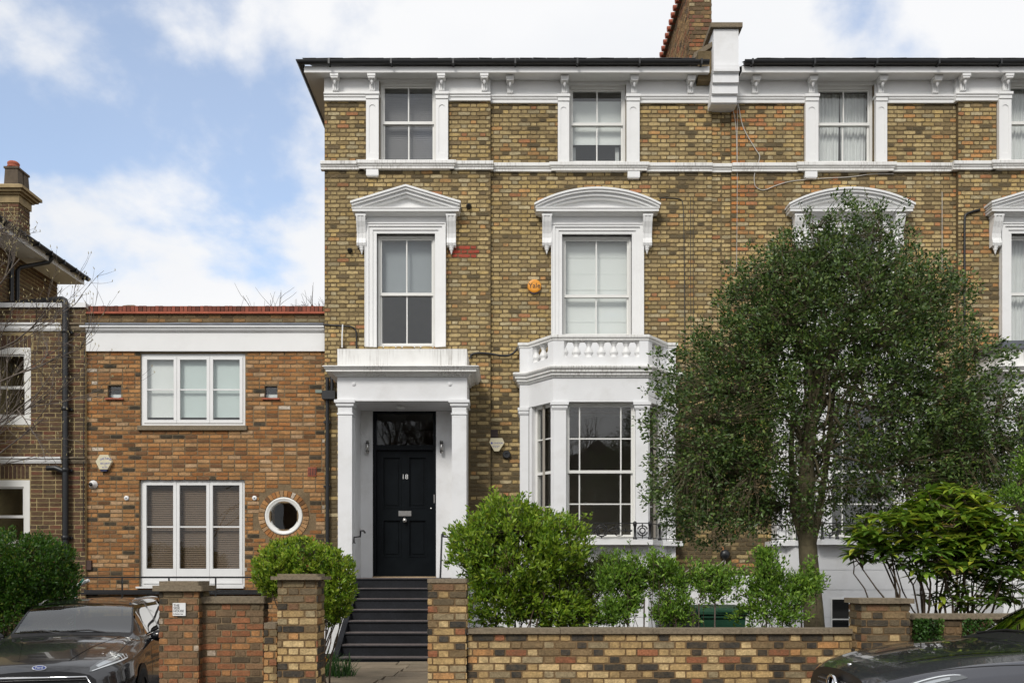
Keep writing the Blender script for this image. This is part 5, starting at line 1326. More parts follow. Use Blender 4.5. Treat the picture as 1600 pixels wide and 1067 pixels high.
# hexagonal grille with its bars and chrome edge
hexp = [(-.60, .50), (-.50, .655), (.50, .655), (.60, .50), (.46, .30), (-.46, .30)]
G = MB().prism([EC.pt(-.012, w, z) for w, z in hexp], Vector((EC.f.x, EC.f.y, 0)) * -.06).build('grille', GRILLE, EC.o)
for i in range(9):
    z = .32 + i * .038; t_ = (.46 + (z - .30) * .7) if z < .5 else .60 - (z - .5) * .65
    MB().tube([EC.pt(-.02, -t_ + .02, z), EC.pt(-.03, 0, z), EC.pt(-.02, t_ - .02, z)], .008, 5).build('grille_bar', GLOSSK, G)
MB().tube([EC.pt(-.016, w, z) for w, z in hexp + hexp[:1]], .012, 6, cap=False).build('grille_frame', CHROMEB, G)
ev = EC.pt(.035, 0, .758); fw = Vector((EC.f.x, EC.f.y, 0)); rt = Vector((EC.r.x, EC.r.y, 0)); nrm = (fw * .85 + Vector((0, 0, .53))).normalized(); up = rt.cross(nrm) * -1
if up.z < 0: up = -up
def disc(c, rx, ry, th, n=28): return MB().prism([c + rt * (rx * math.cos(2 * math.pi * k / n)) + up * (ry * math.sin(2 * math.pi * k / n)) for k in range(n)], nrm * th)
E = disc(ev, .075, .031, .012).build('emblem', CHROMEB, EC.o)
disc(ev + nrm * .012, .068, .025, .002).build('emblem_oval', pmat('emblem_blue', (.01, .03, .16), .2, 0), E)
tx = text('emblem_script', 'Ford', .042, ev + nrm * .0155 - up * .0, CHROMEB, E, .001)
from mathutils import Matrix
rx_ = rt if rt.x > 0 else -rt
tx.rotation_euler = Matrix((rx_, up, rx_.cross(up))).transposed().to_euler()

# ---------------------------------------------------------------- the car parked at the kerb
st2 = [
 (0.00, [(.50, .28), (.64, .42), (.68, .62), (.66, .78), (.58, .87), (.46, .915), (.32, .935), (.15, .945), (0, .95)]),
 (0.12, [(.68, .26), (.80, .43), (.835, .66), (.81, .84), (.71, .93), (.55, .965), (.37, .985), (.18, .995), (0, .998)]),
 (0.35, [(.78, .25), (.90, .45), (.925, .70), (.895, .91), (.79, .995), (.61, 1.035), (.41, 1.05), (.20, 1.057), (0, 1.06)]),
 (0.75, [(.84, .25), (.94, .46), (.945, .74), (.92, .975), (.82, 1.055), (.65, 1.10), (.43, 1.115), (.21, 1.12), (0, 1.122)]),
 (1.05, [(.86, .25), (.945, .46), (.945, .77), (.928, 1.00), (.84, 1.08), (.68, 1.125), (.45, 1.14), (.22, 1.147), (0, 1.15)]),
 (1.32, [(.86, .25), (.945, .46), (.945, .78), (.93, 1.03), (.86, 1.10), (.72, 1.145), (.47, 1.165), (.23, 1.173), (0, 1.175)]),
 (1.42, [(.86, .25), (.945, .46), (.945, .78), (.93, 1.04), (.865, 1.11), (.75, 1.165), (.50, 1.205), (.25, 1.22), (0, 1.225)]),
 (1.90, [(.86, .25), (.945, .46), (.945, .79), (.93, 1.06), (.87, 1.12), (.70, 1.42), (.52, 1.455), (.27, 1.475), (0, 1.48)]),
 (2.30, [(.86, .25), (.945, .46), (.945, .80), (.93, 1.08), (.87, 1.13), (.66, 1.535), (.52, 1.575), (.28, 1.595), (0, 1.60)]),
 (3.10, [(.86, .25), (.945, .46), (.945, .80), (.93, 1.09), (.87, 1.14), (.66, 1.56), (.54, 1.61), (.28, 1.635), (0, 1.64)]),
 (4.00, [(.85, .25), (.935, .46), (.94, .80), (.92, 1.10), (.85, 1.15), (.62, 1.51), (.51, 1.555), (.28, 1.58), (0, 1.585)]),
 (4.50, [(.80, .30), (.90, .48), (.91, .80), (.88, 1.04), (.80, 1.09), (.64, 1.18), (.50, 1.20), (.27, 1.21), (0, 1.215)]),
 (4.66, [(.66, .34), (.80, .50), (.82, .74), (.79, .92), (.70, .98), (.56, 1.01), (.44, 1.02), (.22, 1.025), (0, 1.03)])]
SV = Car('suv_car', 'graphite grey car with star emblem grille parked along the kerb', st2, (2.60, 7.2 - CD), -90.0, -.25, PAINT2)
B = body(SV, 1.42, 2.30, 1.75, 4.3, (2.85, 3.75), GRILLE)
fw = Vector((SV.f.x, SV.f.y, 0)); rt = Vector((SV.r.x, SV.r.y, 0))
for sd in (1, -1):
    shp = lambda u, v: (.05 + .52 * u + .02 * v, 2.85 + .38 * u + v * (.95 * (1 - u) ** .5 * (.45 + u) + .02))
    HL = SV.grid(0, 0, 0, 0, (sd,), 14, 6, 'headlamp', LAMPD, SV.o, .003, shp)
    SV.grid(0, 0, 0, 0, (sd,), 12, 2, 'reflector', LAMPB, HL, .006, lambda u, v: shp(.1 + .7 * u, .3 + .3 * v))
    SV.grid(0, 0, 0, 0, (sd,), 12, 2, 'light_strip', LAMPW, HL, .007, lambda u, v: shp(.08 + .85 * u, .78 + .12 * v))
    SV.grid(0, 0, 0, 0, (sd,), 14, 6, 'lens', CLEAR, HL, .012, shp)
    SV.grid(0, 0, 0, 0, (sd,), 18, 1, 'bonnet_gap', GRILLE, B, .002, lambda u, v: (.10 + 1.22 * u, 4.12 - .55 * max(0, u - .25) + (v - .5) * .06))
    SV.grid(0, 0, 0, 0, (sd,), 18, 3, 'bonnet_ridge', PAINT2, B, .008, lambda u, v: (.30 + .98 * u, 5.85 - .55 * u + (v - .5) * .20))
    for a in (1.72, 2.85, 3.75): SV.grid(0, 0, 0, 0, (sd,), 12, 1, 'door_gap', GRILLE, B, .0015, lambda u, v, a=a: (a + (v - .5) * .012, .6 + 3.3 * u))
    MB().tube([SV.surf(1.85 + 2.4 * i / 14, 4.06, sd, .004) for i in range(15)], .010, 6).build('window_trim', CHROMEB, SV.o)
    p = SV.pt(1.98, sd * 1.02, 1.12); V = []; d = rt * sd
    for i in range(7):
        for k in range(12):
            an = 2 * math.pi * k / 12; e = math.sin(math.pi * (i + .35) / 6.7) ** .5
            V.append(p + d * (-.12 + .24 * i / 6) + fw * (.07 * math.cos(an) * e) + Vector((0, 0, .08 * math.sin(an) * e)))
    MB().add(V, [(i * 12 + k, i * 12 + (k + 1) % 12, (i + 1) * 12 + (k + 1) % 12, (i + 1) * 12 + k) for i in range(6) for k in range(12)], True).add(V[-12:], [tuple(range(12))]).tube([SV.pt(2.0, sd * .88, 1.08), p], .022, 6).build('door_mirror', GLOSSK, SV.o)
    MB().tube([SV.surf(2.35 + 1.7 * i / 14, 5.45, sd, .03) for i in range(15)], .016, 8).build('roof_rail', CHROMEB, SV.o)
    SV.grid(0, 0, 0, 0, (sd,), 12, 1, 'pillar_trim', GLOSSK, SV.o, .004, lambda u, v: (1.44 + .84 * u, 5.0 + .12 * v))
    SV.grid(0, 0, 0, 0, (sd,), 4, 10, 'scuttle', GRILLE, SV.o, .003, lambda u, v: (1.33 + .10 * u, 5.0 + 3.0 * v))
    for a in (.88, 3.75):
        c = SV.pt(a, sd * .93, .36); MB().add([c + fw * (.43 * math.cos(2 * math.pi * k / 28)) + Vector((0, 0, .43 * math.sin(2 * math.pi * k / 28))) + d * .02 for k in range(28)], [tuple(range(28))]).build('wheel_arch', GRILLE, B)
        SV.wheel(a, sd * .85, .36, .24)
MB().tube([SV.pt(1.40, -.55, 1.2), SV.pt(1.45, -.2, 1.245), SV.pt(1.46, .2, 1.245)], .012, 6).build('wiper', GRILLE, SV.o)
gp = [(-.62, .55), (-.57, .80), (-.40, .865), (.40, .865), (.57, .80), (.62, .55), (.50, .42), (-.50, .42)]
G = MB().prism([SV.pt(-.015, w, z) for w, z in gp], fw * -.06).build('grille', GRILLE, SV.o)
nd = 0; MG = MB()
for r_ in range(11):
    for c_ in range(27):
        w = -.56 + c_ * .043 + (.021 if r_ % 2 else 0); z = .46 + r_ * .038
        if z > .80 and abs(w) > .42 or abs(w) > .58: continue
        MG.prism([SV.pt(-.016, w - .007, z), SV.pt(-.016, w, z - .007), SV.pt(-.016, w + .007, z), SV.pt(-.016, w, z + .007)], fw * .008)
MG.build('grille_studs', CHROMEB, G, kind='stuff')
def vdisc(a, z, r0, r1, th, n=36):
    m = MB(); V = []
    for k in range(n):
        an = 2 * math.pi * k / n; o = SV.pt(a, 0, z); e = rt * math.cos(an) + Vector((0, 0, math.sin(an)))
        V += [o + e * r0, o + e * r1, o + e * r1 + fw * th, o + e * r0 + fw * th]
    m.add(V, [(4 * k + i, 4 * k + (i + 1) % 4, 4 * ((k + 1) % n) + (i + 1) % 4, 4 * ((k + 1) % n) + i) for k in range(n) for i in range(4)], True); return m
ES = vdisc(-.03, .80, .088, .108, .028).build('star_emblem', CHROMEB, SV.o)
vdisc(-.02, .80, .001, .09, .012).build('emblem_disc', GLOSSK, ES)
for k in range(3):
    an = R(90 + 120 * k); o = SV.pt(-.036, 0, .80); e = rt * math.cos(an) + Vector((0, 0, math.sin(an))); p = rt * -math.sin(an) + Vector((0, 0, math.cos(an)))
    MB().add([o + p * .016, o - p * .016, o + e * .095, o + fw * .02], [(0, 2, 3), (1, 3, 2), (0, 3, 1), (0, 1, 2)]).build('star_point', CHROMEB, ES)
MB().lathe([(.028, 0), (.028, .006), (.02, .008), (.002, .008)], SV.pt(.10, 0, .985), 18).build('bonnet_badge', CHROMEB, SV.o)
# ================================================================ vegetation
def leaf_arrays(C, Dn, size, wid, cols, fold=.25, droop=0.0):
    """folded diamond leaves: C centres (n,3), Dn pointing directions, colours (n,3)"""
    n = len(C); Dn = Dn / np.linalg.norm(Dn, axis=1, keepdims=True)
    rv = npr.normal(size=(n, 3)); s = np.cross(Dn, rv); s /= np.linalg.norm(s, axis=1, keepdims=True) + 1e-9
    up = np.cross(s, Dn)
    flip = np.where(up[:, 2:3] < 0, -1, 1); up = up * flip
    sz = (size * npr.uniform(.65, 1.25, n))[:, None]; wd = sz * wid
    b = C - Dn * sz * .5; t = C + Dn * sz * .5 - up * sz * droop
    l = C + s * wd * .5 + up * wd * fold - Dn * sz * .06; r = C - s * wd * .5 + up * wd * fold - Dn * sz * .06
    V = np.stack([b, l, t, r], 1).reshape(-1, 3); i = np.arange(n)[:, None] * 4
    T = np.concatenate([i + np.array([0, 2, 1]), i + np.array([0, 3, 2])], 0)
    return V, T, np.repeat(cols, 4, 0)
def tubes_arrays(segs, n=4):
    """many thin tapered tubes: segs = list of (points, r0, r1)"""
    V, T = [], []; o = 0
    for pts, r0, r1 in segs:
        m = len(pts); up = None
        for i in range(m):
            d = Vector(pts[min(i + 1, m - 1)]) - Vector(pts[max(i - 1, 0)])
            d = d.normalized() if d.length > 1e-9 else Vector((0, 0, 1))
            if up is None: up = d.orthogonal().normalized()
            up = up - d * up.dot(d); up = up.normalized() if up.length > 1e-6 else d.orthogonal().normalized(); w = d.cross(up); r = r0 + (r1 - r0) * i / max(1, m - 1)
            for k in range(n):
                a = 2 * math.pi * k / n; p = Vector(pts[i]) + (up * math.cos(a) + w * math.sin(a)) * r; V.append((p.x, p.y, p.z))
        for i in range(m - 1):
            for k in range(n): T.append((o + i * n + k, o + i * n + (k + 1) % n, o + (i + 1) * n + (k + 1) % n, o + (i + 1) * n + k))
        o += m * n
    return np.array(V), np.array(T)
def wob(a, b, n, amt, r=rnd, sag=0.0):
    a, b = Vector(a), Vector(b); L = (b - a).length; out = []
    ph = [r.uniform(0, 6.28) for _ in range(6)]
    for i in range(n + 1):
        t = i / n; e = math.sin(math.pi * t) * amt * L
        out.append(a.lerp(b, t) + Vector((math.sin(t * 5 + ph[0]) * e, math.sin(t * 4 + ph[1]) * e, math.sin(t * 6 + ph[2]) * e * .6 - sag * L * math.sin(math.pi * t))))
    return out
def in_lumps(n, lumps, shell, zmin, seed, rough=.25, thin=None):
    g = np.random.default_rng(seed); W = np.array([l[6] for l in lumps]); W = W / W.sum()
    out = []
    while len(out) < n:
        l = lumps[g.choice(len(lumps), p=W)]; d = g.normal(size=3); d /= np.linalg.norm(d)
        rr = (1 - (1 - g.random() ** .5) * shell) if g.random() < .85 else g.random() ** .4
        k = 1 + rough * (mnoise.noise((d[0] * 2.2 + l[0], d[1] * 2.2 + seed, d[2] * 2.2)) + .5 * mnoise.noise((d[0] * 5 + l[0], d[1] * 5, d[2] * 5 + seed)))
        p = np.array([l[0] + d[0] * rr * l[3] * k, l[1] + d[1] * rr * l[4] * k, l[2] + d[2] * rr * l[5] * k])
        if p[2] > zmin and (thin is None or g.random() < thin(p)): out.append(p)
    return np.array(out)
def mixcol(n, pal, seed=0, jit=.18):
    g = np.random.default_rng(seed); w = np.array([p[0] for p in pal], float); w /= w.sum()
    idx = g.choice(len(pal), size=n, p=w); c = np.array([p[1] for p in pal])[idx]
    return np.clip(c * g.uniform(1 - jit, 1 + jit, (n, 1)), 0, .8)
def bush(name, label, cat, base, lumps, ntip, per, leaf, wid, pal, stems, spread=.08, shell=.5, zmin=0.0, seed=1, mat=None, bark=None, limb=None, upb=.35, rough=.25, twig=.004, stem_r=.02, group=None, tuft=None, crown_name='crown', trunk_pts=None, light_tip=None, thin=None):
    o = empty(name, base, label, cat, group); r = random.Random(seed); g = np.random.default_rng(seed + 5)
    tips = in_lumps(ntip, lumps, shell, zmin, seed, rough, thin)
    segs = []; nodes = []
    for k in range(stems):
        l = lumps[r.randrange(len(lumps))]
        e = (l[0] + r.uniform(-.6, .6) * l[3], l[1] + r.uniform(-.6, .6) * l[4], l[2] + r.uniform(-.1, .7) * l[5])
        s = (base[0] + r.uniform(-1, 1) * spread, base[1] + r.uniform(-1, 1) * spread, base[2])
        if trunk_pts:
            tp = trunk_pts[r.randrange(len(trunk_pts) // 3, len(trunk_pts))]; s = tp
        p = wob(s, e, 8, .05, r); segs.append((p, stem_r if not trunk_pts else stem_r * .7, stem_r * .3)); nodes += p[2:]
    if trunk_pts: nodes += trunk_pts[len(trunk_pts) // 3:]
    NA = np.array([tuple(p) for p in nodes])
    for t in tips:
        d = ((NA - t) ** 2 * np.array([1, 1, 1.5])).sum(1) + np.where(NA[:, 2] > t[2] + .05, .4, 0); j = int(d.argmin())
        segs.append((wob(NA[j], t, 3, .06, r), twig, twig * .4))
    V, T = tubes_arrays(segs); mesh_arrays('branches', V, T, None, bark or TWIG, o, kind='stuff', smooth=True)
    # leaves gathered round each tip and back along its twig
    cen = np.array([l[:3] for l in lumps]).mean(0)
    C = np.repeat(tips, per, 0); n = len(C)
    off = g.normal(size=(n, 3)); off /= np.linalg.norm(off, axis=1, keepdims=True); rad = (g.random((n, 1)) ** .6) * spread_of(leaf, tuft)
    C = C + off * rad
    out = C - np.array([base[0], base[1], cen[2] - .5]); out /= np.linalg.norm(out, axis=1, keepdims=True)
    D = off * .7 + out * .5 + g.normal(size=(n, 3)) * .35; D[:, 2] += upb
    cols = mixcol(n, pal, seed)
    # young growth at the outside is lighter: leaf age, not light
    if light_tip is not None:
        k = np.repeat(g.random(ntip) < light_tip[0], per) & (g.random(n) < .8); cols[k] = np.array(light_tip[1]) * g.uniform(.8, 1.2, (k.sum(), 1))
    V, T, Cc = leaf_arrays(C, D, leaf, wid, cols)
    mesh_arrays(crown_name, V, T, Cc, mat or LEAFM, o, kind='stuff')
    return o, tips
def spread_of(leaf, tuft): return tuft if tuft else leaf * 1.8
def shoots(o, starts, ln, per, leaf, wid, pal, seed, r0=.005):
    """young upright shoots standing out of a shrub"""
    r = random.Random(seed); segs = []; C = []; D = []
    for s in starts:
        s = Vector(s); L = ln * r.uniform(.5, 1.2); e_ = s + Vector((r.gauss(0, .3) * L, r.gauss(0, .2) * L, L))
        p = wob(s, e_, 4, .05, r); segs.append((p, r0, r0 * .3))
        for j in range(per):
            t = r.uniform(.0, 1.0); k = min(3, int(t * 4)); q0 = p[k].lerp(p[k + 1], t * 4 - k); a_ = r.uniform(0, 6.28); dv = Vector((math.cos(a_), math.sin(a_), r.uniform(.2, .9)))
            C.append(tuple(q0 + dv * leaf * .45)); D.append(tuple(dv))
    V, T = tubes_arrays(segs); mesh_arrays('shoots', V, T, None, TWIG, o, kind='stuff')
    V, T, Cc = leaf_arrays(np.array(C), np.array(D), leaf, wid, mixcol(len(C), pal, seed)); mesh_arrays('shoot_leaves', V, T, Cc, LEAFM, o, kind='stuff')
G1 = [(34, (.20, .33, .022)), (26, (.12, .225, .018)), (24, (.31, .43, .04)), (12, (.055, .12, .013)), (9, (.42, .48, .05))]
YG = 10.3 - CD
# clipped bush at the gate, on its bare stems
bx, bz = X(474, YG), Z(905, YG)
cb_, cbt = bush('clipped_bush', 'rounded bright green clipped bush overhanging the gate pier by the steps', 'bush', (X(500, YG), YG, .05),
     [(X(470, YG), YG, Z(888, YG), .46, .42, .36, 3), (X(520, YG), YG, Z(915, YG), .26, .36, .42, 2), (X(430, YG), YG, Z(890, YG), .24, .36, .30, 1.2), (X(505, YG), YG + .05, Z(950, YG), .20, .25, .26, .6)],
     1300, 16, .050, .44, G1, 12, .12, .35, Z(992, YG), 3, rough=.14, stem_r=.014, tuft=.055, light_tip=(.3, (.27, .36, .03)))
# the large bush behind the low wall
YC = 10.25 - CD
rb_, rbt = bush('round_bush', 'large round green bush rising behind the long low wall in front of the bay', 'bush', (X(800, YC), YC, .05),
     [(X(800, YC), YC, Z(872, YC), .62, .55, .60, 4), (X(872, YC), YC, Z(850, YC), .38, .45, .38, 1.6), (X(745, YC), YC, Z(850, YC), .34, .40, .34, 1.2), (X(795, YC), YC, Z(806, YC), .34, .35, .26, .9), (X(860, YC), YC + .1, Z(930, YC), .46, .45, .36, 1.3), (X(775, YC), YC, Z(945, YC), .46, .4, .30, .9), (X(880, YC), YC, Z(955, YC), .42, .35, .24, .9)],
     2100, 13, .062, .40, G1[:4] + [(5, (.28, .34, .03))], 16, .3, .5, .80, 8, rough=.32, stem_r=.016, tuft=.07, light_tip=(.22, (.25, .36, .03)))
top_ = lambda tp, n, sd: [tuple(t) for t in sorted(tp[np.random.default_rng(sd).choice(len(tp), n * 3, replace=False)].tolist(), key=lambda t: -t[2])[:n]]
shoots(rb_, top_(rbt, 70, 1), .16, 16, .055, .38, G1[2:3] + G1[4:] + G1[:1], 12); shoots(cb_, top_(cbt, 60, 2), .07, 10, .045, .42, G1[2:3] + G1[4:] + G1[:1], 13)
# feathery shrub against it
bush('feathery_shrub', 'feathery olive green shrub growing against the round bush below the iron railing', 'shrub', (X(905, YC), YC + .2, .05),
     [(X(900, YC), YC + .15, Z(920, YC), .34, .3, .34, 2), (X(925, YC), YC + .15, Z(895, YC), .24, .25, .26, 1), (X(950, YC), YC + .15, Z(880, YC), .16, .15, .14, .5), (X(915, YC), YC + .1, Z(960, YC), .34, .25, .14, .7)],
     1100, 22, .028, .26, [(30, (.11, .16, .03)), (20, (.16, .20, .05)), (14, (.07, .11, .02))], 8, .15, .7, .82, 21, rough=.35, stem_r=.01, tuft=.05)
# slender upright shrubs trained along the wall
G2 = [(40, (.18, .32, .04)), (25, (.11, .22, .028)), (22, (.26, .41, .05)), (8, (.07, .13, .015))]
YU = 10.0 - CD
for (k, lab, xs, top, lo, sd) in ((0, 'thin green shrub with several stakes between the feathery shrub and the bins', [(952, 900), (975, 890), (1000, 905), (985, 935), (960, 950)], .1, .0, 31),
                           (1, 'thin green shrub with one tall shoot leaning over the dark grey bin', [(1030, 885), (1050, 905), (1085, 905), (1110, 915), (1060, 945), (1125, 905), (1040, 955)], .1, 0, 41),
                           (2, 'thin green shrub with a tall spike beside the holly trunk', [(1195, 885), (1190, 920), (1215, 915), (1245, 920), (1225, 950), (1175, 950), (1270, 905)], .1, 0, 51)):
    lm = [(X(a, YU), YU + rnd.uniform(-.1, .1), Z(b, YU), (.19 if k else .14) + .06 * (i % 3), .17, .20, 1) for i, (a, b) in enumerate(xs)]
    if k == 1: lm += [(X(1021, YU), YU, Z(872, YU), .045, .05, .09, .2), (X(1035, YU), YU, Z(890, YU), .07, .07, .08, .3)]
    if k == 2: lm += [(X(1193, YU), YU, Z(866, YU), .06, .06, .07, .25)]
    o, st_ = bush('slender_shrub', lab, 'shrub', (X(xs[0][0], YU) + .15, YU, .05), lm, 560, 13, .048, .44, G2, 14, .3, 1.0, .72, sd, rough=.6, stem_r=.007, tuft=.075, twig=.003)
    shoots(o, [tuple(t) for t in st_[:36]], .17, 14, .045, .42, G2, sd + 3, .004)
    for i in range(3):
        xx = lm[i + (1 if k else 0)][0] + .03; MB().tube([(xx, YU - .05, .02), (xx + .01, YU - .05, 1.05 + .08 * i)], .009, 6).build('stake', TWIGG, o)
# hedge by the dark house
YH = 13.0 - CD
bush('hedge', 'dense dark green hedge at the edge of the driveway beside the estate car', 'hedge', (X(25, YH), YH, -.3),
     [(X(20, YH), YH, Z(895, YH), .75, .7, .60, 3), (X(60, YH), YH, Z(900, YH), .5, .6, .56, 2), (X(-60, YH), YH, Z(900, YH), .7, .7, .68, 1.5), (X(45, YH), YH, Z(985, YH), .58, .6, .75, 2)],
     1700, 24, .05, .5, [(40, (.045, .12, .012)), (25, (.075, .16, .015)), (22, (.03, .08, .01)), (9, (.14, .19, .02))], 14, .5, .3, -.3, 61, rough=.2, tuft=.09)
# ---------------------------------------------------------------- the holly tree
YT = 10.9 - CD
tb = Vector((X(1276, YT), YT, .05))
trunk = [tb, tb + Vector((-.01, 0, .5)), tb + Vector((-.04, .01, 1.0)), tb + Vector((-.10, .0, 1.6)), tb + Vector((-.13, .02, 2.2)), tb + Vector((-.10, .03, 2.9)), tb + Vector((-.02, .0, 3.6)), tb + Vector((.05, 0, 4.3)), tb + Vector((.1, 0, 5.0)), tb + Vector((.12, 0, 5.5))]
trad = [.142, .128, .118, .11, .098, .085, .06, .04, .025, .01]
tt = []
for i in range(len(trunk) - 1):
    for k in range(4): tt.append(trunk[i].lerp(trunk[i + 1], k / 4))
def hz(py): return Z(py, YT)
def hx(px_): return X(px_, YT)
hl = [(hx(1300), YT, hz(640), 1.55, 1.35, 1.15, 5), (hx(1310), YT, hz(500), 1.25, 1.1, .95, 4), (hx(1318), YT, hz(400), .80, .75, .62, 1.6), (hx(1130), YT, hz(640), 1.0, 1.0, .95, 3), (hx(1110), YT, hz(760), .85, .9, .72, 2.6),
      (hx(1470), YT, hz(620), .95, 1.0, .95, 3), (hx(1520), YT, hz(720), .85, .9, .75, 2.4), (hx(1210), YT, hz(450), .72, .7, .55, 1.2), (hx(1420), YT, hz(470), .75, .7, .55, 1.4), (hx(1180), YT, hz(540), .95, .8, .6, 1.2), (hx(1400), YT, hz(760), .9, .8, .6, 1.4), (hx(1240), YT, hz(790), .6, .6, .45, .7)]
HG = [(36, (.062, .108, .024)), (28, (.082, .14, .028)), (16, (.036, .068, .018)), (14, (.115, .165, .04)), (7, (.15, .20, .035))]
tree, _ = bush('holly_tree', 'tall dark evergreen holly tree with a single bare trunk behind the low garden wall', 'tree', tuple(tb), hl, 6600, 15, .050, .52, HG, 70, .05, .75, hz(862), 77,
     mat=LEAFH, bark=BARK, rough=.34, stem_r=.034, tuft=.105, twig=.0045, upb=.1, trunk_pts=tt[8:], crown_name='crown',
     thin=lambda p: 1.0 if p[2] > hz(545) or abs(p[0] - hx(1290)) > .95 else .66 + .4 * min(1, abs(p[0] - hx(1290)) / .95) ** 2)
MB().tube(trunk, trad, 12).tube([trunk[3], trunk[3] + Vector((.14, .05, .5)), trunk[4] + Vector((.30, .1, .6)), trunk[5] + Vector((.38, .1, 1.0))], .06, 9, .02).tube([trunk[3], trunk[3] + Vector((-.16, .05, .6)), trunk[4] + Vector((-.14, .1, .7)), trunk[5] + Vector((-.1, .15, 1.2))], .06, 9, .02).build('trunk', BARK, tree)
# shoots above the crown
segs = []; C = []
for k in range(26):
    a = rnd.uniform(0, 6.28); s = Vector((hx(rnd.uniform(1230, 1400)), YT + rnd.uniform(-.5, .4), hz(rnd.uniform(350, 430)))); e = s + Vector((rnd.uniform(-.2, .25), rnd.uniform(-.1, .1), rnd.uniform(.25, .5)))
    p = wob(s, e, 4, .05); segs.append((p, .006, .002))
    for j in range(14): C.append(tuple(p[0].lerp(p[-1], rnd.uniform(.2, 1.0)) + Vector((rnd.gauss(0, .025), rnd.gauss(0, .025), 0))))
V, T = tubes_arrays(segs); mesh_arrays('shoots', V, T, None, BARK, tree, kind='stuff')
C = np.array(C); V, T, Cc = leaf_arrays(C, npr.normal(size=C.shape) + np.array([0, 0, .5]), .045, .5, mixcol(len(C), HG, 5)); mesh_arrays('shoot_leaves', V, T, Cc, LEAFH, tree, kind='stuff')
# ---------------------------------------------------------------- the broad-leaved shrub
YA = 10.1 - CD
def ax(p): return X(p, YA)
def az(p): return Z(p, YA)
al = [(ax(1480), YA, az(812), .52, .5, .38, 4), (ax(1400), YA, az(828), .42, .4, .26, 2), (ax(1545), YA, az(850), .42, .45, .42, 3), (ax(1455), YA - .1, az(870), .62, .4, .22, 1.6), (ax(1520), YA, az(925), .5, .35, .22, .8), (ax(1350), YA, az(855), .22, .2, .16, .5), (ax(1590), YA, az(890), .3, .3, .4, 1)]
shr = empty('broad_leaved_shrub', (ax(1470), YA, .05), 'large evergreen shrub with long glossy leaves and bare brown stems behind the ivy wall', 'shrub')
tips = in_lumps(520, al, .5, .85, 91, .2)
segs = []; nodes = []
for k in range(34):
    s = Vector((ax(rnd.uniform(1420, 1530)), YA + rnd.uniform(-.15, .15), .05)); l = al[rnd.choice((0, 0, 1, 2, 2, 3, 4, 5, 6))]
    e = Vector((l[0] + rnd.uniform(-.7, .7) * l[3], l[1] + rnd.uniform(-.5, .5) * l[4], l[2] + rnd.uniform(-.3, .3)))
    p = wob(s, e, 8, .06); segs.append((p, rnd.uniform(.012, .024), .006)); nodes += p[3:]
NA = np.array([tuple(p) for p in nodes])
for t in tips:
    j = int(((NA - t) ** 2).sum(1).argmin()); segs.append((wob(NA[j], t, 3, .05), .007, .004))
V, T = tubes_arrays(segs, 6); mesh_arrays('stems', V, T, None, TWIG, shr, kind='stuff', smooth=True)
AP = [(30, (.23, .36, .04)), (18, (.15, .27, .035)), (26, (.34, .44, .05)), (5, (.08, .15, .025)), (13, (.48, .50, .06))]
def big_leaf(L, W, col):
    me = bpy.data.meshes.new('leaf'); V, Fc = [], []
    n = 6
    for i in range(n + 1):
        t = i / n; w = W * .5 * math.sin(math.pi * t ** .8) ** .9 if 0 < t < 1 else .002; z = -.16 * L * t * t
        V += [(-w, L * t, z + w * .35), (0, L * t, z), (w, L * t, z + w * .35)]
    for i in range(n):
        a = i * 3; Fc += [(a, a + 1, a + 4, a + 3), (a + 1, a + 2, a + 5, a + 4)]
    me.from_pydata(V, [], Fc); me.polygons.foreach_set('use_smooth', [True] * len(Fc))
    at = me.color_attributes.new('Col', 'FLOAT_COLOR', 'POINT'); at.data.foreach_set('color', np.array([(*col, 1)] * len(V), dtype=np.float32).ravel())
    me.materials.append(LEAFA); return me
LM = [big_leaf(.15, .056, shade(c, f)) for _, c in AP for f in (.85, 1.15)]; LW_ = [w for w, _ in AP for f in (0, 1)]
LV = [(np.array([tuple(v.co) for v in me.vertices]), [tuple(p.vertices) for p in me.polygons]) for me in LM]; LC = [shade(c, f) for _, c in AP for f in (.85, 1.15)]
allv = []
for t in tips:
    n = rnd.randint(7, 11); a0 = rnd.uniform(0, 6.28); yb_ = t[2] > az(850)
    for i in range(n):
        a = a0 + i * 2.4; el = rnd.uniform(-.45, .6)
        d = Vector((math.cos(a) * math.cos(el), math.sin(a) * math.cos(el), math.sin(el)))
        k = rnd.choices(range(len(LM)), LW_)[0]
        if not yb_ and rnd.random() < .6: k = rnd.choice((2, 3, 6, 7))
        allv.append((Vector(t) + d * .02, d, k, rnd.uniform(.75, 1.2)))
allv.sort(key=lambda e: e[0].y)
rest = []
og = org(shr)
for i, (p, d, k, sc) in enumerate(allv):
    q_ = d.to_track_quat('Y', 'Z')
    if i < 300:
        o = bpy.data.objects.new('leaf', LM[k]); COL.objects.link(o); o.parent = shr; o.location = p - og; o.rotation_euler = q_.to_euler(); o.scale = (sc, sc, sc)
    else: rest.append((p, q_, k, sc))
VV, FF, CC = [], [], []; n0 = 0
for p, q_, k, sc in rest:
    M = np.array(q_.to_matrix()); v = LV[k][0] @ M.T * sc + np.array(p); VV.append(v); FF += [tuple(a + n0 for a in f) for f in LV[k][1]]; n0 += len(v); CC.append(np.tile(np.array(LC[k]), (len(v), 1)))
mesh_arrays('foliage', np.concatenate(VV), np.array(FF), np.concatenate(CC), LEAFA, shr, kind='stuff', smooth=True)
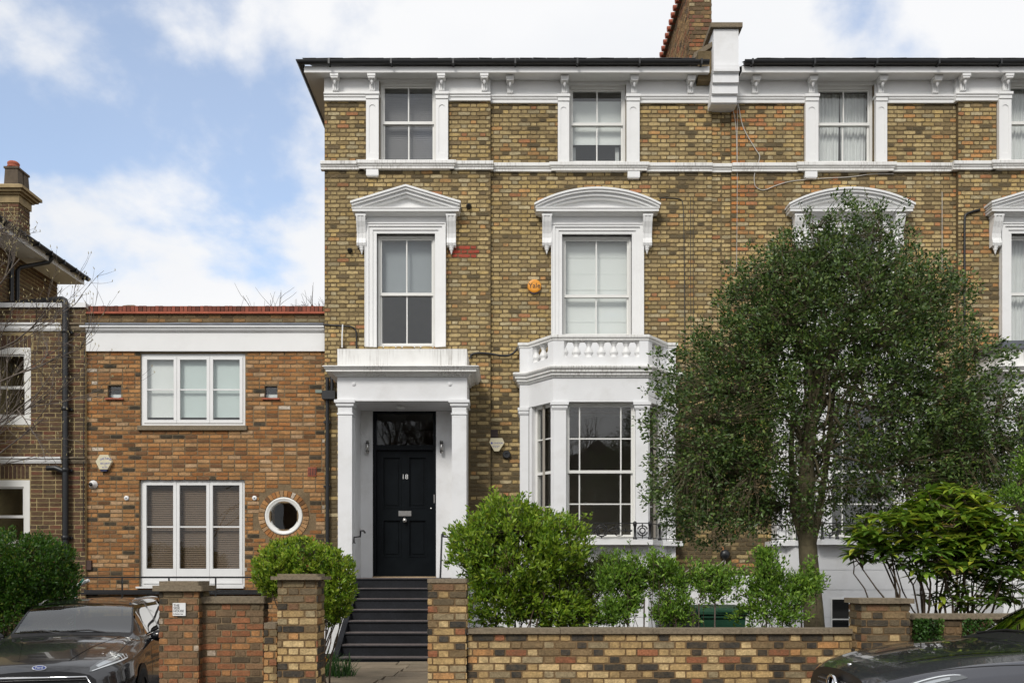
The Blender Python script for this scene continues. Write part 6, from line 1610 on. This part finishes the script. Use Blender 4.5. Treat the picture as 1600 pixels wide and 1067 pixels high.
# climbing shrub at the right-hand end
YE = 10.0 - CD
bush('light_green_shrub', 'light green small-leaved shrub climbing past the broad-leaved shrub beside the lead-capped porch', 'shrub', (X(1600, YE), YE, .05), [(X(1585, YE), YE, Z(775, YE), .18, .2, .16, 1), (X(1605, YE), YE, Z(730, YE), .16, .2, .2, 1), (X(1600, YE), YE, Z(840, YE), .2, .2, .3, 1)], 260, 14, .035, .5, G2, 8, .1, .8, .9, 95, rough=.3, stem_r=.008, tuft=.06)
# creeping plants on the right wall
yv = yr + .22
for (lab, x0, x1, z0, z1, n, sd) in (('clump of small-leaved ivy covering the dark wall next to the weathered pier', 1424, 1470, 1010, 966, 900, 5), ('sparse strand of ivy hanging under the coping beside the windscreen of the graphite car', 1500, 1548, 995, 966, 380, 6)):
    o = empty('ivy', (X((x0 + x1) / 2, yv), yv - .02, Z(z0, yv)), lab, 'ivy'); g = np.random.default_rng(sd)
    u = g.random(n); C = np.stack([X(x0, yv) + (X(x1, yv) - X(x0, yv)) * u, yv - .015 - .06 * g.random(n), Z(z0, yv) + (Z(z1, yv) - Z(z0, yv)) * g.random(n) ** (.8)], 1)
    V, T, Cc = leaf_arrays(C, g.normal(size=(n, 3)) + np.array([0, -.6, -.2]), .030, .75, mixcol(n, [(3, (.05, .12, .02)), (2, (.03, .075, .012)), (1, (.1, .2, .03))], sd)); mesh_arrays('ivy_leaves', V, T, Cc, LEAFM, o, kind='stuff')
    V, T = tubes_arrays([(wob((C[i][0], yv - .01, Z(z0, yv)), (C[i][0] + .05, yv - .012, C[i][2]), 4, .06), .003, .002) for i in range(0, n, 30)]); mesh_arrays('stems', V, T, None, TWIG, o, kind='stuff')
# daffodils by the path
for (px_, py_, sd, fl, lab) in ((528, 1010, 3, ((511, 1028), ), 'clump of leaves with an open daffodil at the edge of the path'), (508, 995, 4, ((502, 1012),), 'clump of long thin leaves with a budding daffodil behind the gate pier')):
    yq = 11.6 - CD + (.3 if sd == 4 else 0); o = empty('daffodil', (X(px_, yq), yq, .05), lab, 'flower'); r = random.Random(sd); V, Fc, Cl = [], [], []
    for k in range(130 if sd == 3 else 60):
        a = r.uniform(0, 6.28); ln = r.uniform(.22, .48) if sd == 3 else r.uniform(.3, .58); w = r.uniform(.006, .018); b0 = Vector((X(px_, yq) + r.gauss(0, .11), yq + r.gauss(0, .1), .05)); lean = r.uniform(.15, .8); dr = Vector((math.cos(a), math.sin(a), 0)); sdv = Vector((-math.sin(a), math.cos(a), 0)) * w; c = shade((.045, .12, .03) if r.random() < .7 else (.075, .17, .035), r.uniform(.7, 1.2)); n0 = len(V)
        for i in range(5):
            t = i / 4; p = b0 + dr * (lean * ln * t * t) + Vector((0, 0, ln * (t - .45 * lean * t * t))); k_ = (1 - t * .85)
            V += [tuple(p - sdv * k_), tuple(p + sdv * k_)]; Cl += [c, c]
        Fc += [(n0 + 2 * i, n0 + 2 * i + 1, n0 + 2 * i + 3, n0 + 2 * i + 2) for i in range(4)]
    mesh_arrays('leaves', np.array(V), np.array(Fc), np.array(Cl), LEAFM, o, kind='stuff')
    YEL = MATS.get('yellow_petal') or pmat('yellow_petal', (.75, .38, .01), .6, .1)
    for (fx, fy) in fl:
        c = Vector((X(fx, yq), yq - .12, Z(fy, yq))); m = MB()
        m.tube([Vector((X(px_, yq), yq, .05)), c.lerp(Vector((X(px_, yq), yq, .05)), .4) + Vector((0, 0, .08)), c], .005, 5); S = m.build('stalk', LEAFGREEN if 'LEAFGREEN' in globals() else pmat('stalk_green', (.06, .15, .03), .6), o)
        for k in range(6):
            a = k * math.pi / 3; e = Vector((math.cos(a), -.25, math.sin(a))); f = Vector((-math.sin(a), 0, math.cos(a)))
            MB().add([c, c + e * .022 + f * .014, c + e * .045, c + e * .022 - f * .014], [(0, 1, 2, 3)]).build('petal', YEL, S)
        MB().lathe([(.008, 0), (.012, .014), (.018, .026), (.014, .024), (.006, .004)], (c.x, c.y, c.z), 10, 'y').build('trumpet', pmat('orange_trumpet', (.8, .25, .01), .6, 0), S)
# ---------------------------------------------------------------- bare branches
def bare(name, label, base, start, ends, seed, r0, lv=4, mat=None, buds=True, lscale=1.0):
    o = empty(name, base, label, 'tree'); r = random.Random(seed); segs = []; tip = []
    def grow(p, d, ln, rad, lev):
        pts = [p]; q0 = p; dd = d.copy(); n = 5
        for i in range(n):
            dd = (dd + Vector((r.gauss(0, .10), r.gauss(0, .10), r.gauss(.03, .09)))).normalized(); q0 = q0 + dd * ln / n; pts.append(q0)
        segs.append((pts, rad, rad * .55))
        if lev == 0: tip.append(pts[-1]); return
        for k in range(r.randint(3, 5)):
            t = r.uniform(.3, 1.0); b = pts[min(n, int(t * n))]
            nd = (dd + Vector((r.gauss(0, .55), r.gauss(0, .45), r.gauss(.12, .45)))).normalized(); grow(b, nd, ln * r.uniform(.45, .75), rad * .55, lev - 1)
    for s, e, ln in ends: grow(Vector(s), Vector(e).normalized(), ln * lscale, r0, lv)
    if start: segs.append(([Vector(a) for a in start], r0 * 1.6, r0))
    V, T = tubes_arrays(segs, 5); mesh_arrays('branches', V, T, None, mat or TWIGG, o, kind='stuff', smooth=True)
    if buds:
        V, T = tubes_arrays([([t, t + Vector((r.gauss(0, .01), 0, .028))], .006, .002) for t in tip], 5); mesh_arrays('buds', V, T, None, pmat('bud', (.32, .27, .14), .8), o, kind='stuff')
    return o
YM = 11.2 - CD
def mp(a, b, y=YM): return (X(a, y), y, Z(b, y))
bare('magnolia', 'bare budding branches reaching in front of the dark brick house', mp(-150, 1000), [mp(-150, 1000), mp(-145, 900), mp(-120, 800), mp(-60, 700)],
     [(mp(-120, 770), (1, .0, .55), 1.15), (mp(-70, 640), (1, .05, .75), .95), (mp(-60, 700), (1, -.1, .25), .9), (mp(-90, 720), (1, .1, .9), 1.0), (mp(-60, 570), (1, 0, .12), .85), (mp(-40, 480), (.9, 0, .45), .55), (mp(-40, 360), (.8, 0, -.1), .35)], 14, .013, 3, lscale=1.55)
YK = 22.0 - CD
for (k, x_, sd, lab) in ((0, 430, 5, 'bare winter tree whose twigs show above the red coping of the infill house'), (1, 480, 9, 'taller bare winter tree whose twigs touch the corner of the villa above the red coping')):
    b0 = (X(x_, YK), YK, -.3)
    bare('bare_tree', lab, b0, [b0, (X(x_, YK), YK, 5.9)], [((X(x_, YK), YK, 5.7), (rnd.uniform(-.6, .6), rnd.uniform(-.3, .3), 1), 1.5 + .25 * k) for _ in range(5)], sd, .03, 3, TWIG, False)
# ================================================================ fittings on the walls
CREAMP = pmat('cream_plastic', (.66, .60, .42), .5, .05)
WHITEP = pmat('white_plastic', (.78, .78, .77), .45, .03)
NAVY = pmat('navy_plastic', (.015, .02, .07), .4, 0)
ORANGE = pmat('orange_plastic', (.75, .30, .02), .45, .03)
BROWNP = pmat('brown_vent', (.055, .035, .03), .6, .1)
def solid(name, m, mat, label, cat, group=None):
    o = m.build(name, mat, None, label, cat, group=group); ORG[o.name] = Vector((0, 0, 0)); return o
# orange alarm
c = (X(835, -.05), -.005, Z(447, -.05))
al_ = solid('alarm_box', MB().lathe([(.125, 0), (.125, .035), (.115, .055), (.09, .062), (.002, .064)], c, 32, 'y', False), ORANGE, 'round orange alarm box reading Yale on the brick wall beside the arched window', 'alarm box')
text('lettering', 'Yale', .125, (c[0], c[1] - .066, c[2]), INK, al_, .001)
MB().lathe([(.10, 0), (.11, .04), (.002, .04)], (c[0], c[1], c[2] - .028), 24, 'y', False).build('base', NAVY, al_)
def polybox(pts, y, th, yb): return MB().py([(X(a, y), Z(b, y)) for a, b in pts], yb - th, yb)
# hexagonal alarm on the infill house
hx6 = [(158.7, 711.2), (171.5, 711.2), (177.3, 721.7), (170.4, 733.6), (158, 733.6), (152.2, 721.7)]
o = solid('alarm_box', polybox(hx6, YS, .07, YS - .002), CREAMP, 'hexagonal cream alarm box reading INSTANT SECURITY on the orange brick wall', 'alarm box')
polybox([(158, 733.8), (170.4, 733.8), (168.5, 736.8), (160, 736.8)], YS, .06, YS - .004).build('strobe', NAVY, o)
cxh, yt_ = X(164.8, YS - .07), YS - .0735
for i, ch_ in enumerate('INSTANT'):
    a = R(118 - (i) * 9.3); rr = .20; text('lettering', ch_, .055, (cxh + rr * math.cos(a + R(0)) , yt_, Z(717, YS - .07) - .20 + rr * math.sin(a) + .01), INKB, o, .0008, spin=math.degrees(a) - 90)
text('lettering', 'SECURITY', .042, (cxh, yt_, Z(724, YS - .07)), INKB, o, .0008)
text('lettering', 'CO.', .024, (cxh, yt_, Z(727.3, YS - .07)), INKB, o, .0008)
small_print(o, cxh - .058, yt_, Z(730, YS - .07), (4, 4), .018, INKB)
# cream alarm by the bay
lx = [(766.9, 685.3), (784.9, 685.3), (788.2, 692.3), (779.6, 705.6), (772.5, 705.6), (764.8, 692)]
o = solid('alarm_box', polybox(lx, 0, .08, -.002), CREAMP, 'cream tapered alarm box reading LONDON under the small vent beside the bay', 'alarm box')
cxl = X(776, -.08)
text('lettering', 'LONDON', .042, (cxl + .02, -.0835, Z(692.2, -.08)), INKB, o, .0008); small_print(o, cxl - .072, -.0835, Z(696.3, -.08), (8, 7), .013, INKB); small_print(o, cxl - .06, -.0835, Z(698.6, -.08), (3, 4, 4), .012, INKB)
MB().py([(cxl - .105, Z(693.5, -.08)), (cxl - .09, Z(694, -.08)), (cxl - .075, Z(693, -.08)), (cxl - .08, Z(690.5, -.08)), (cxl - .1, Z(690.5, -.08))], -.084, -.081).build('mark', INKB, o)
def vent(name, lab, x0, x1, y1, y0, y, mat=BROWNP):
    o = solid(name, MB().box(X(x0, y), X(x1, y), y - .025, y - .001, Z(y1, y), Z(y0, y)), mat, lab, 'vent')
    n = 5
    for i in range(n): z = Z(y1, y) + (Z(y0, y) - Z(y1, y)) * (i + .5) / n; MB().box(X(x0, y) + .008, X(x1, y) - .008, y - .038, y - .024, z - .006, z + .008).build('louvre', mat, o)
vent('wall_vent', 'small dark brown louvred vent above the cream LONDON alarm box', 766.5, 778, 683.5, 671.5, 0)
o = solid('flue_cap', MB().lathe([(.075, 0), (.075, .05), (.06, .07), (.03, .07), (.03, .05)], (X(791.5, 0), -.003, Z(710.5, 0)), 22, 'y', False), BLACKP, 'round black flue cap beside the cream LONDON alarm box', 'flue')
o = solid('flue_cap', MB().lathe([(.085, 0), (.09, .06), (.06, .10), (.002, .105)], (X(1132, 0), -.003, Z(866, 0)), 22, 'y'), BLACKP, 'round black flue cover low on the brick wall above the green bins', 'flue')
for (px_, lab) in ((574.2, 'steel tube wall lamp on the hinge side of the black front door'), (690, 'steel tube wall lamp on the lock side of the black front door')):
    yb_ = YB - .012; xx, zz_ = X(px_, yb_ - .06), Z(698.5, yb_ - .06)
    o = solid('wall_lamp', MB().lathe([(.001, -.11), (.03, -.11), (.03, .11), (.001, .11)], (xx, yb_ - .07, zz_), 18), CHROME, lab, 'lamp')
    MB().box(xx - .012, xx + .012, yb_ - .05, yb_ + .001, zz_ + .02, zz_ + .05).build('bracket', CHROME, o)
    for dz in (-.07, .07): MB().lathe([(.0315, -.008), (.0315, .008)], (xx, yb_ - .07, zz_ + dz), 18).build('collar', BLACKM, o)
def camera_(lab, px_, py_, y, mat, r=.045):
    c = Vector((X(px_, y), y, Z(py_, y)))
    o = solid('security_camera', MB().lathe([(r * 1.3, 0), (r * 1.3, .02), (r, .03), (r * .9, .06), (r * .5, .09), (.002, .1)], tuple(c - Vector((0, .002, 0))), 20, 'y'), mat, lab, 'camera')
    MB().lathe([(r * .55, 0), (r * .55, .03), (.002, .035)], (c.x - .008, c.y - .075, c.z - .004), 14, 'y').build('lens', BLACKM, o)
camera_('white dome security camera below the INSTANT alarm box', 146.3, 757, YS, WHITEP, .06)
camera_('small black security camera beside the triangular pediment above the red brick patch', 732.5, 323, YB, BLACKP, .038)
camera_('small black security camera between the house corner and the tall pedimented window', 547, 392, YB, BLACKP, .035)
for (px_, lab) in ((198, 'small white round light between the dome camera and the tall casement window'), (398, 'small white round light between the tall casement window and round window')):
    o = solid('round_light', MB().lathe([(.044, 0), (.044, .015), (.034, .024), (.002, .026)], (X(px_, YS), YS - .002, Z(778, YS)), 20, 'y'), WHITEP, lab, 'light'); MB().lathe([(.012, 0), (.012, .004)], (X(px_, YS), YS - .027, Z(778, YS)), 10, 'y').build('sensor', INK, o)
# ---------------------------------------------------------------- pipes and cables of the villas
def cable(par, pts, y, r, mat=BLACKM, name='cable', n=6):
    P = [Vector((X(a, y), y, Z(b, y))) for a, b in pts]; S = []
    for i in range(len(P) - 1):
        for k in range(4): S.append(P[i].lerp(P[i + 1], k / 4))
    S.append(P[-1])
    for _ in range(2): S = [S[0]] + [(S[i - 1] + S[i] * 2 + S[i + 1]) / 4 for i in range(1, len(S) - 1)] + [S[-1]]
    return MB().tube(S, r, n).build(name, mat, par)
GREYC = pmat('grey_brown_cable', (.06, .055, .045), .6, .1)
WIRE = pmat('grey_wire', (.5, .47, .42), .6, .1)
P = cable(house, [(511.5, 590), (511.5, 660), (511.5, 740), (511.5, 850)], YB - .06, .034, BLACKP, 'downpipe', 10)
MB().box(X(506, YB), X(526, YB), YB - .16, YB - .01, Z(624, YB - .1), Z(611, YB - .1)).build('hopper', BLACKP, P)
cable(house, [(518, 588), (519, 600), (519, 612)], YB - .09, .03, BLACKP, 'downpipe', 10)
for y_ in (660, 760): MB().box(X(511.5, YB) - .06, X(511.5, YB) + .06, YB - .055, YB, Z(y_, YB) - .018, Z(y_, YB) + .018).build('pipe_clip', BLACKP, P)
cable(house, [(505, 507), (530, 509), (550, 510), (557, 516), (557, 544)], YB - .02, .014)
cable(house, [(534.5, 543), (534.5, 525), (535.5, 507)], YB - .06, .014, WHITEP, 'overflow_pipe')
cable(house, [(735, 560), (736, 553), (750, 551), (768, 553), (790, 557), (803, 552), (811, 540)], YB - .03, .02)
cable(house, [(1030, 309), (1060, 310), (1068, 314), (1069, 400), (1070, 520), (1071, 700)], -.012, .008, GREYC)
cable(house, [(1079, 308), (1079, 420), (1080, 600)], -.01, .005, GREYC); cable(house, [(1083, 308), (1083, 420), (1084, 600)], -.01, .005, GREYC)
cable(house, [(1142, 160), (1150, 190), (1152, 260)], -.01, .006, WIRE)
cable(twin, [(1153, 160), (1160, 200), (1182, 236), (1188, 244), (1184, 258), (1178, 274), (1179, 292), (1192, 299), (1212, 290), (1235, 283), (1280, 279), (1330, 277), (1360, 272), (1396, 272)], -.014, .008, WIRE)
cable(twin, [(1152, 60), (1152, 160), (1152, 300), (1151, 420)], -.011, .005, WIRE)
cable(twin, [(1531, 328), (1522, 330), (1508, 335), (1507, 345), (1507, 450), (1507, 590)], YB - .02, .022, BLACKM, 'pipe')
cable(twin, [(1472, 300), (1472, 360), (1472, 420)], -.01, .006, WIRE)
cable(house, [(1132, 874), (1122, 884), (1100, 890), (1085, 884), (1068, 895)], -.03, .008, WIRE); cable(house, [(1133, 875), (1133, 900), (1134, 925)], -.02, .01, WIRE)
# ---------------------------------------------------------------- handrails on the porch
for (lab, pts) in (('short black handrail with a curled end fixed to a porch column', [(-1.0, X(553, -1), Z(848, -1)), (-1.0, X(553, -1), Z(839, -1)), (-1.02, X(563, -1), Z(838, -1)), (-1.03, X(564, -1), Z(829, -1)), (-1.2, X(568, -1.2), Z(829, -1.2)), (-1.25, X(571, -1.2), Z(832, -1.2))]),
                   ('tall black iron handrail standing on the top step beside the front door', [(-1.05, X(688, -1.05), Z(903, -1.05)), (-1.05, X(690.5, -1.05), Z(834, -1.05)), (-1.05, X(692, -1.05), Z(832, -1.05)), (-1.02, X(693, -1), Z(838, -1)), (-1.0, X(703, -1), Z(839, -1)), (-.99, X(706, -1), Z(838, -1))])):
    o = solid('handrail', MB().tube([(x_, y_, z_) for y_, x_, z_ in pts], .016, 8), BLACKM, lab, 'handrail')
    MB().lathe([(.03, -.006), (.03, .006), (.012, .012)], (pts[0][1], pts[0][0], pts[0][2]), 12).build('flange', BLACKM, o)
# ---------------------------------------------------------------- light-well guard and hose by the infill house
yq = -1.1
g_ = empty('guard_rail', (X(280, yq), yq, -.3), 'thin black guard rail in front of the tall casement window of the infill house', 'railing')
MB().box(X(117, yq), X(440, yq), yq - .012, yq + .012, Z(903, yq), Z(900.2, yq)).build('rail', BLACKM, g_)
for px_ in (117, 191, 264, 337, 410): MB().box(X(px_, yq) - .011, X(px_, yq) + .011, yq - .011, yq + .011, -.36, Z(903, yq)).build('post', BLACKM, g_)
MB().box(X(117, yq), X(440, yq), yq - .01, yq + .01, Z(928, yq), Z(925, yq)).build('rail', BLACKM, g_)
yh = -2.2
def hose(lab, pts, r, mat):
    P = [Vector((X(a, yh), yh + dy_, Z(b, yh))) for a, b, dy_ in pts]; S = []
    for i in range(len(P) - 1):
        for k in range(5): S.append(P[i].lerp(P[i + 1], k / 5))
    S.append(P[-1])
    for _ in range(3): S = [S[0]] + [(S[i - 1] + S[i] * 2 + S[i + 1]) / 4 for i in range(1, len(S) - 1)] + [S[-1]]
    solid('hose', MB().tube(S, r, 8), mat, lab, 'hose')
hose('white waste hose drooping over the guard rail above the estate car', [(139, 906, 0), (128, 911, 0), (116, 917, 0), (106, 920, .05), (112, 926, .05), (114, 934, 0), (112, 990, 0)], .028, WHITEP)
hose('green garden hose looped over the white waste hose', [(133, 904, -.05), (129, 911, -.08), (125, 917, -.06), (118, 924, 0), (116, 990, 0)], .018, pmat('green_hose', (.02, .22, .14), .4, .05))
# ---------------------------------------------------------------- bins behind the low wall
GB = pmat('green_bin_plastic', (.012, .065, .035), .5, .08, 4.0); GBK = pmat('dark_bin_plastic', (.025, .028, .03), .5, .08)
def bin_(lab, x0, x1, y, ztop, mat, seed):
    o = empty('wheelie_bin', ((x0 + x1) / 2, y, .02), lab, 'bin'); w = x1 - x0; d = .66
    m = MB(); a = [(x0 + .06, y - d / 2 + .06, .12), (x1 - .06, y - d / 2 + .06, .12), (x1 - .06, y + d / 2, .12), (x0 + .06, y + d / 2, .12)]
    b = [(x0 + .01, y - d / 2, ztop - .09), (x1 - .01, y - d / 2, ztop - .09), (x1 - .01, y + d / 2, ztop - .05), (x0 + .01, y + d / 2, ztop - .05)]
    m.add(a + b, [(0, 3, 2, 1), (4, 5, 6, 7), (0, 1, 5, 4), (1, 2, 6, 5), (2, 3, 7, 6), (3, 0, 4, 7)]); m.build('body', mat, o)
    prof = [(y - d / 2 - .045, ztop - .085), (y - d / 2 - .045, ztop - .055), (y - d / 2 + .05, ztop - .015), (y, ztop), (y + d / 2, ztop + .01), (y + d / 2 + .02, ztop - .04)]
    L = MB().px(prof, x0 - .015, x1 + .015).build('lid', mat, o)
    MB().box((x0 + x1) / 2 - .09, (x0 + x1) / 2 + .09, y - d / 2 - .062, y - d / 2 - .03, ztop - .06, ztop - .035).build('lid_grip', mat, L)
    MB().box(x0 + .02, x1 - .02, y - d / 2 - .02, y - d / 2 + .01, ztop - .13, ztop - .095).build('rim', mat, o)
    MB().tube([(x0 + .06, y + d / 2 + .05, ztop - .06), (x1 - .06, y + d / 2 + .05, ztop - .06)], .014, 8).build('handle', mat, o)
    for xx in (x0 + .03, x1 - .03): MB().lathe([(.001, -.025), (.1, -.025), (.1, .025), (.001, .025)], (xx, y + d / 2 - .02, .12), 18, 'x').build('wheel', RUBBER, o)
yb1 = 11.0 - CD
bin_('green wheelie bin with a closed lid behind the low wall between the thin shrubs', X(1092, yb1), X(1166, yb1), yb1 + .3, Z(948, yb1), GB, 1)
bin_('dark grey wheelie bin half hidden by leaves beside the green wheelie bin', X(1036, yb1), X(1086, yb1), yb1 + .35, Z(950, yb1), GBK, 2)
# ================================================================ across the street (seen in the glass and the car paint)
OB = bpy.data.materials.new('far_brick'); OB.use_nodes = True; t = OB.node_tree
bt = N(t, 'ShaderNodeTexBrick', i_Scale=1.0, i_6=0.225, i_7=0.075, i_4=0.01); bt.inputs[1].default_value = (.22, .12, .07, 1); bt.inputs[2].default_value = (.30, .19, .11, 1); bt.inputs[3].default_value = (.2, .17, .13, 1)
tcn = N(t, 'ShaderNodeTexCoord'); sx_ = N(t, 'ShaderNodeSeparateXYZ'); cm = N(t, 'ShaderNodeCombineXYZ'); LK(t, tcn.outputs['Object'], sx_.inputs[0]); LK(t, sx_.outputs[0], cm.inputs[0]); LK(t, sx_.outputs[2], cm.inputs[1]); LK(t, cm.outputs[0], bt.inputs[0]); LK(t, bt.outputs[0], t.nodes['Principled BSDF'].inputs['Base Color']); t.nodes['Principled BSDF'].inputs['Roughness'].default_value = .9
DG = pmat('dark_far_glass', (.02, .022, .025), .05, 0)
for k, (xc, w, h, rh, lab) in enumerate(((-13, 8.5, 8.2, 3.0, 'gabled brick house across the street facing the infill house'), (-3.5, 8.5, 8.6, 2.6, 'gabled brick house across the street facing the porch'), (6.5, 9, 8.4, 3.0, 'gabled brick house across the street facing the holly tree'))):
    yo = -52.0; o = empty('gabled_house', (xc, yo, -.3), lab, 'house')
    MB().box(xc - w / 2, xc + w / 2, yo - 8, yo, -.5, h).build('wall', OB, o)
    MB().add([(xc - w / 2 - .3, yo + .4, h), (xc + w / 2 + .3, yo + .4, h), (xc + w / 2 + .3, yo - 8.4, h), (xc - w / 2 - .3, yo - 8.4, h), (xc, yo + .4, h + rh), (xc, yo - 8.4, h + rh)], [(0, 1, 4), (1, 2, 5, 4), (2, 3, 5), (3, 0, 4, 5), (0, 3, 2, 1)]).build('roof', SLATE, o)
    for i in range(3):
        for j in range(3):
            a = xc - w / 2 + 1.1 + i * (w - 3.4) / 2; z = .7 + j * 2.7
            m = MB(); frame_rect(m, a, a + 1.2, z, z + 1.7, yo, yo + .06, .12); W = m.build('window', WHITE, o); MB().box(a + .1, a + 1.1, yo + .01, yo + .03, z + .1, z + 1.6).build('pane', DG, W)
    MB().box(xc + w / 2 - 1.1, xc + w / 2 - .3, yo - 4, yo - 3, h, h + rh + .8).build('chimney', OB, o)
for k, (xc, yo, lab) in enumerate(((-5.4, -29, 'bare street tree across the road facing the infill house'), (2.5, -43, 'bare street tree across the road facing the bay'), (9.0, -41, 'bare street tree across the road facing the holly'))):
    bare('bare_tree', lab, (xc, yo, -.2), [(xc, yo, -.2), (xc + .1, yo, 2.5), (xc, yo, 4.2)], [((xc, yo, 3.2 + .3 * i), (rnd.uniform(-.9, .9), rnd.uniform(-.5, .5), 1), 4.4) for i in range(5)], 40 + k, .11, 4, TWIG, False)
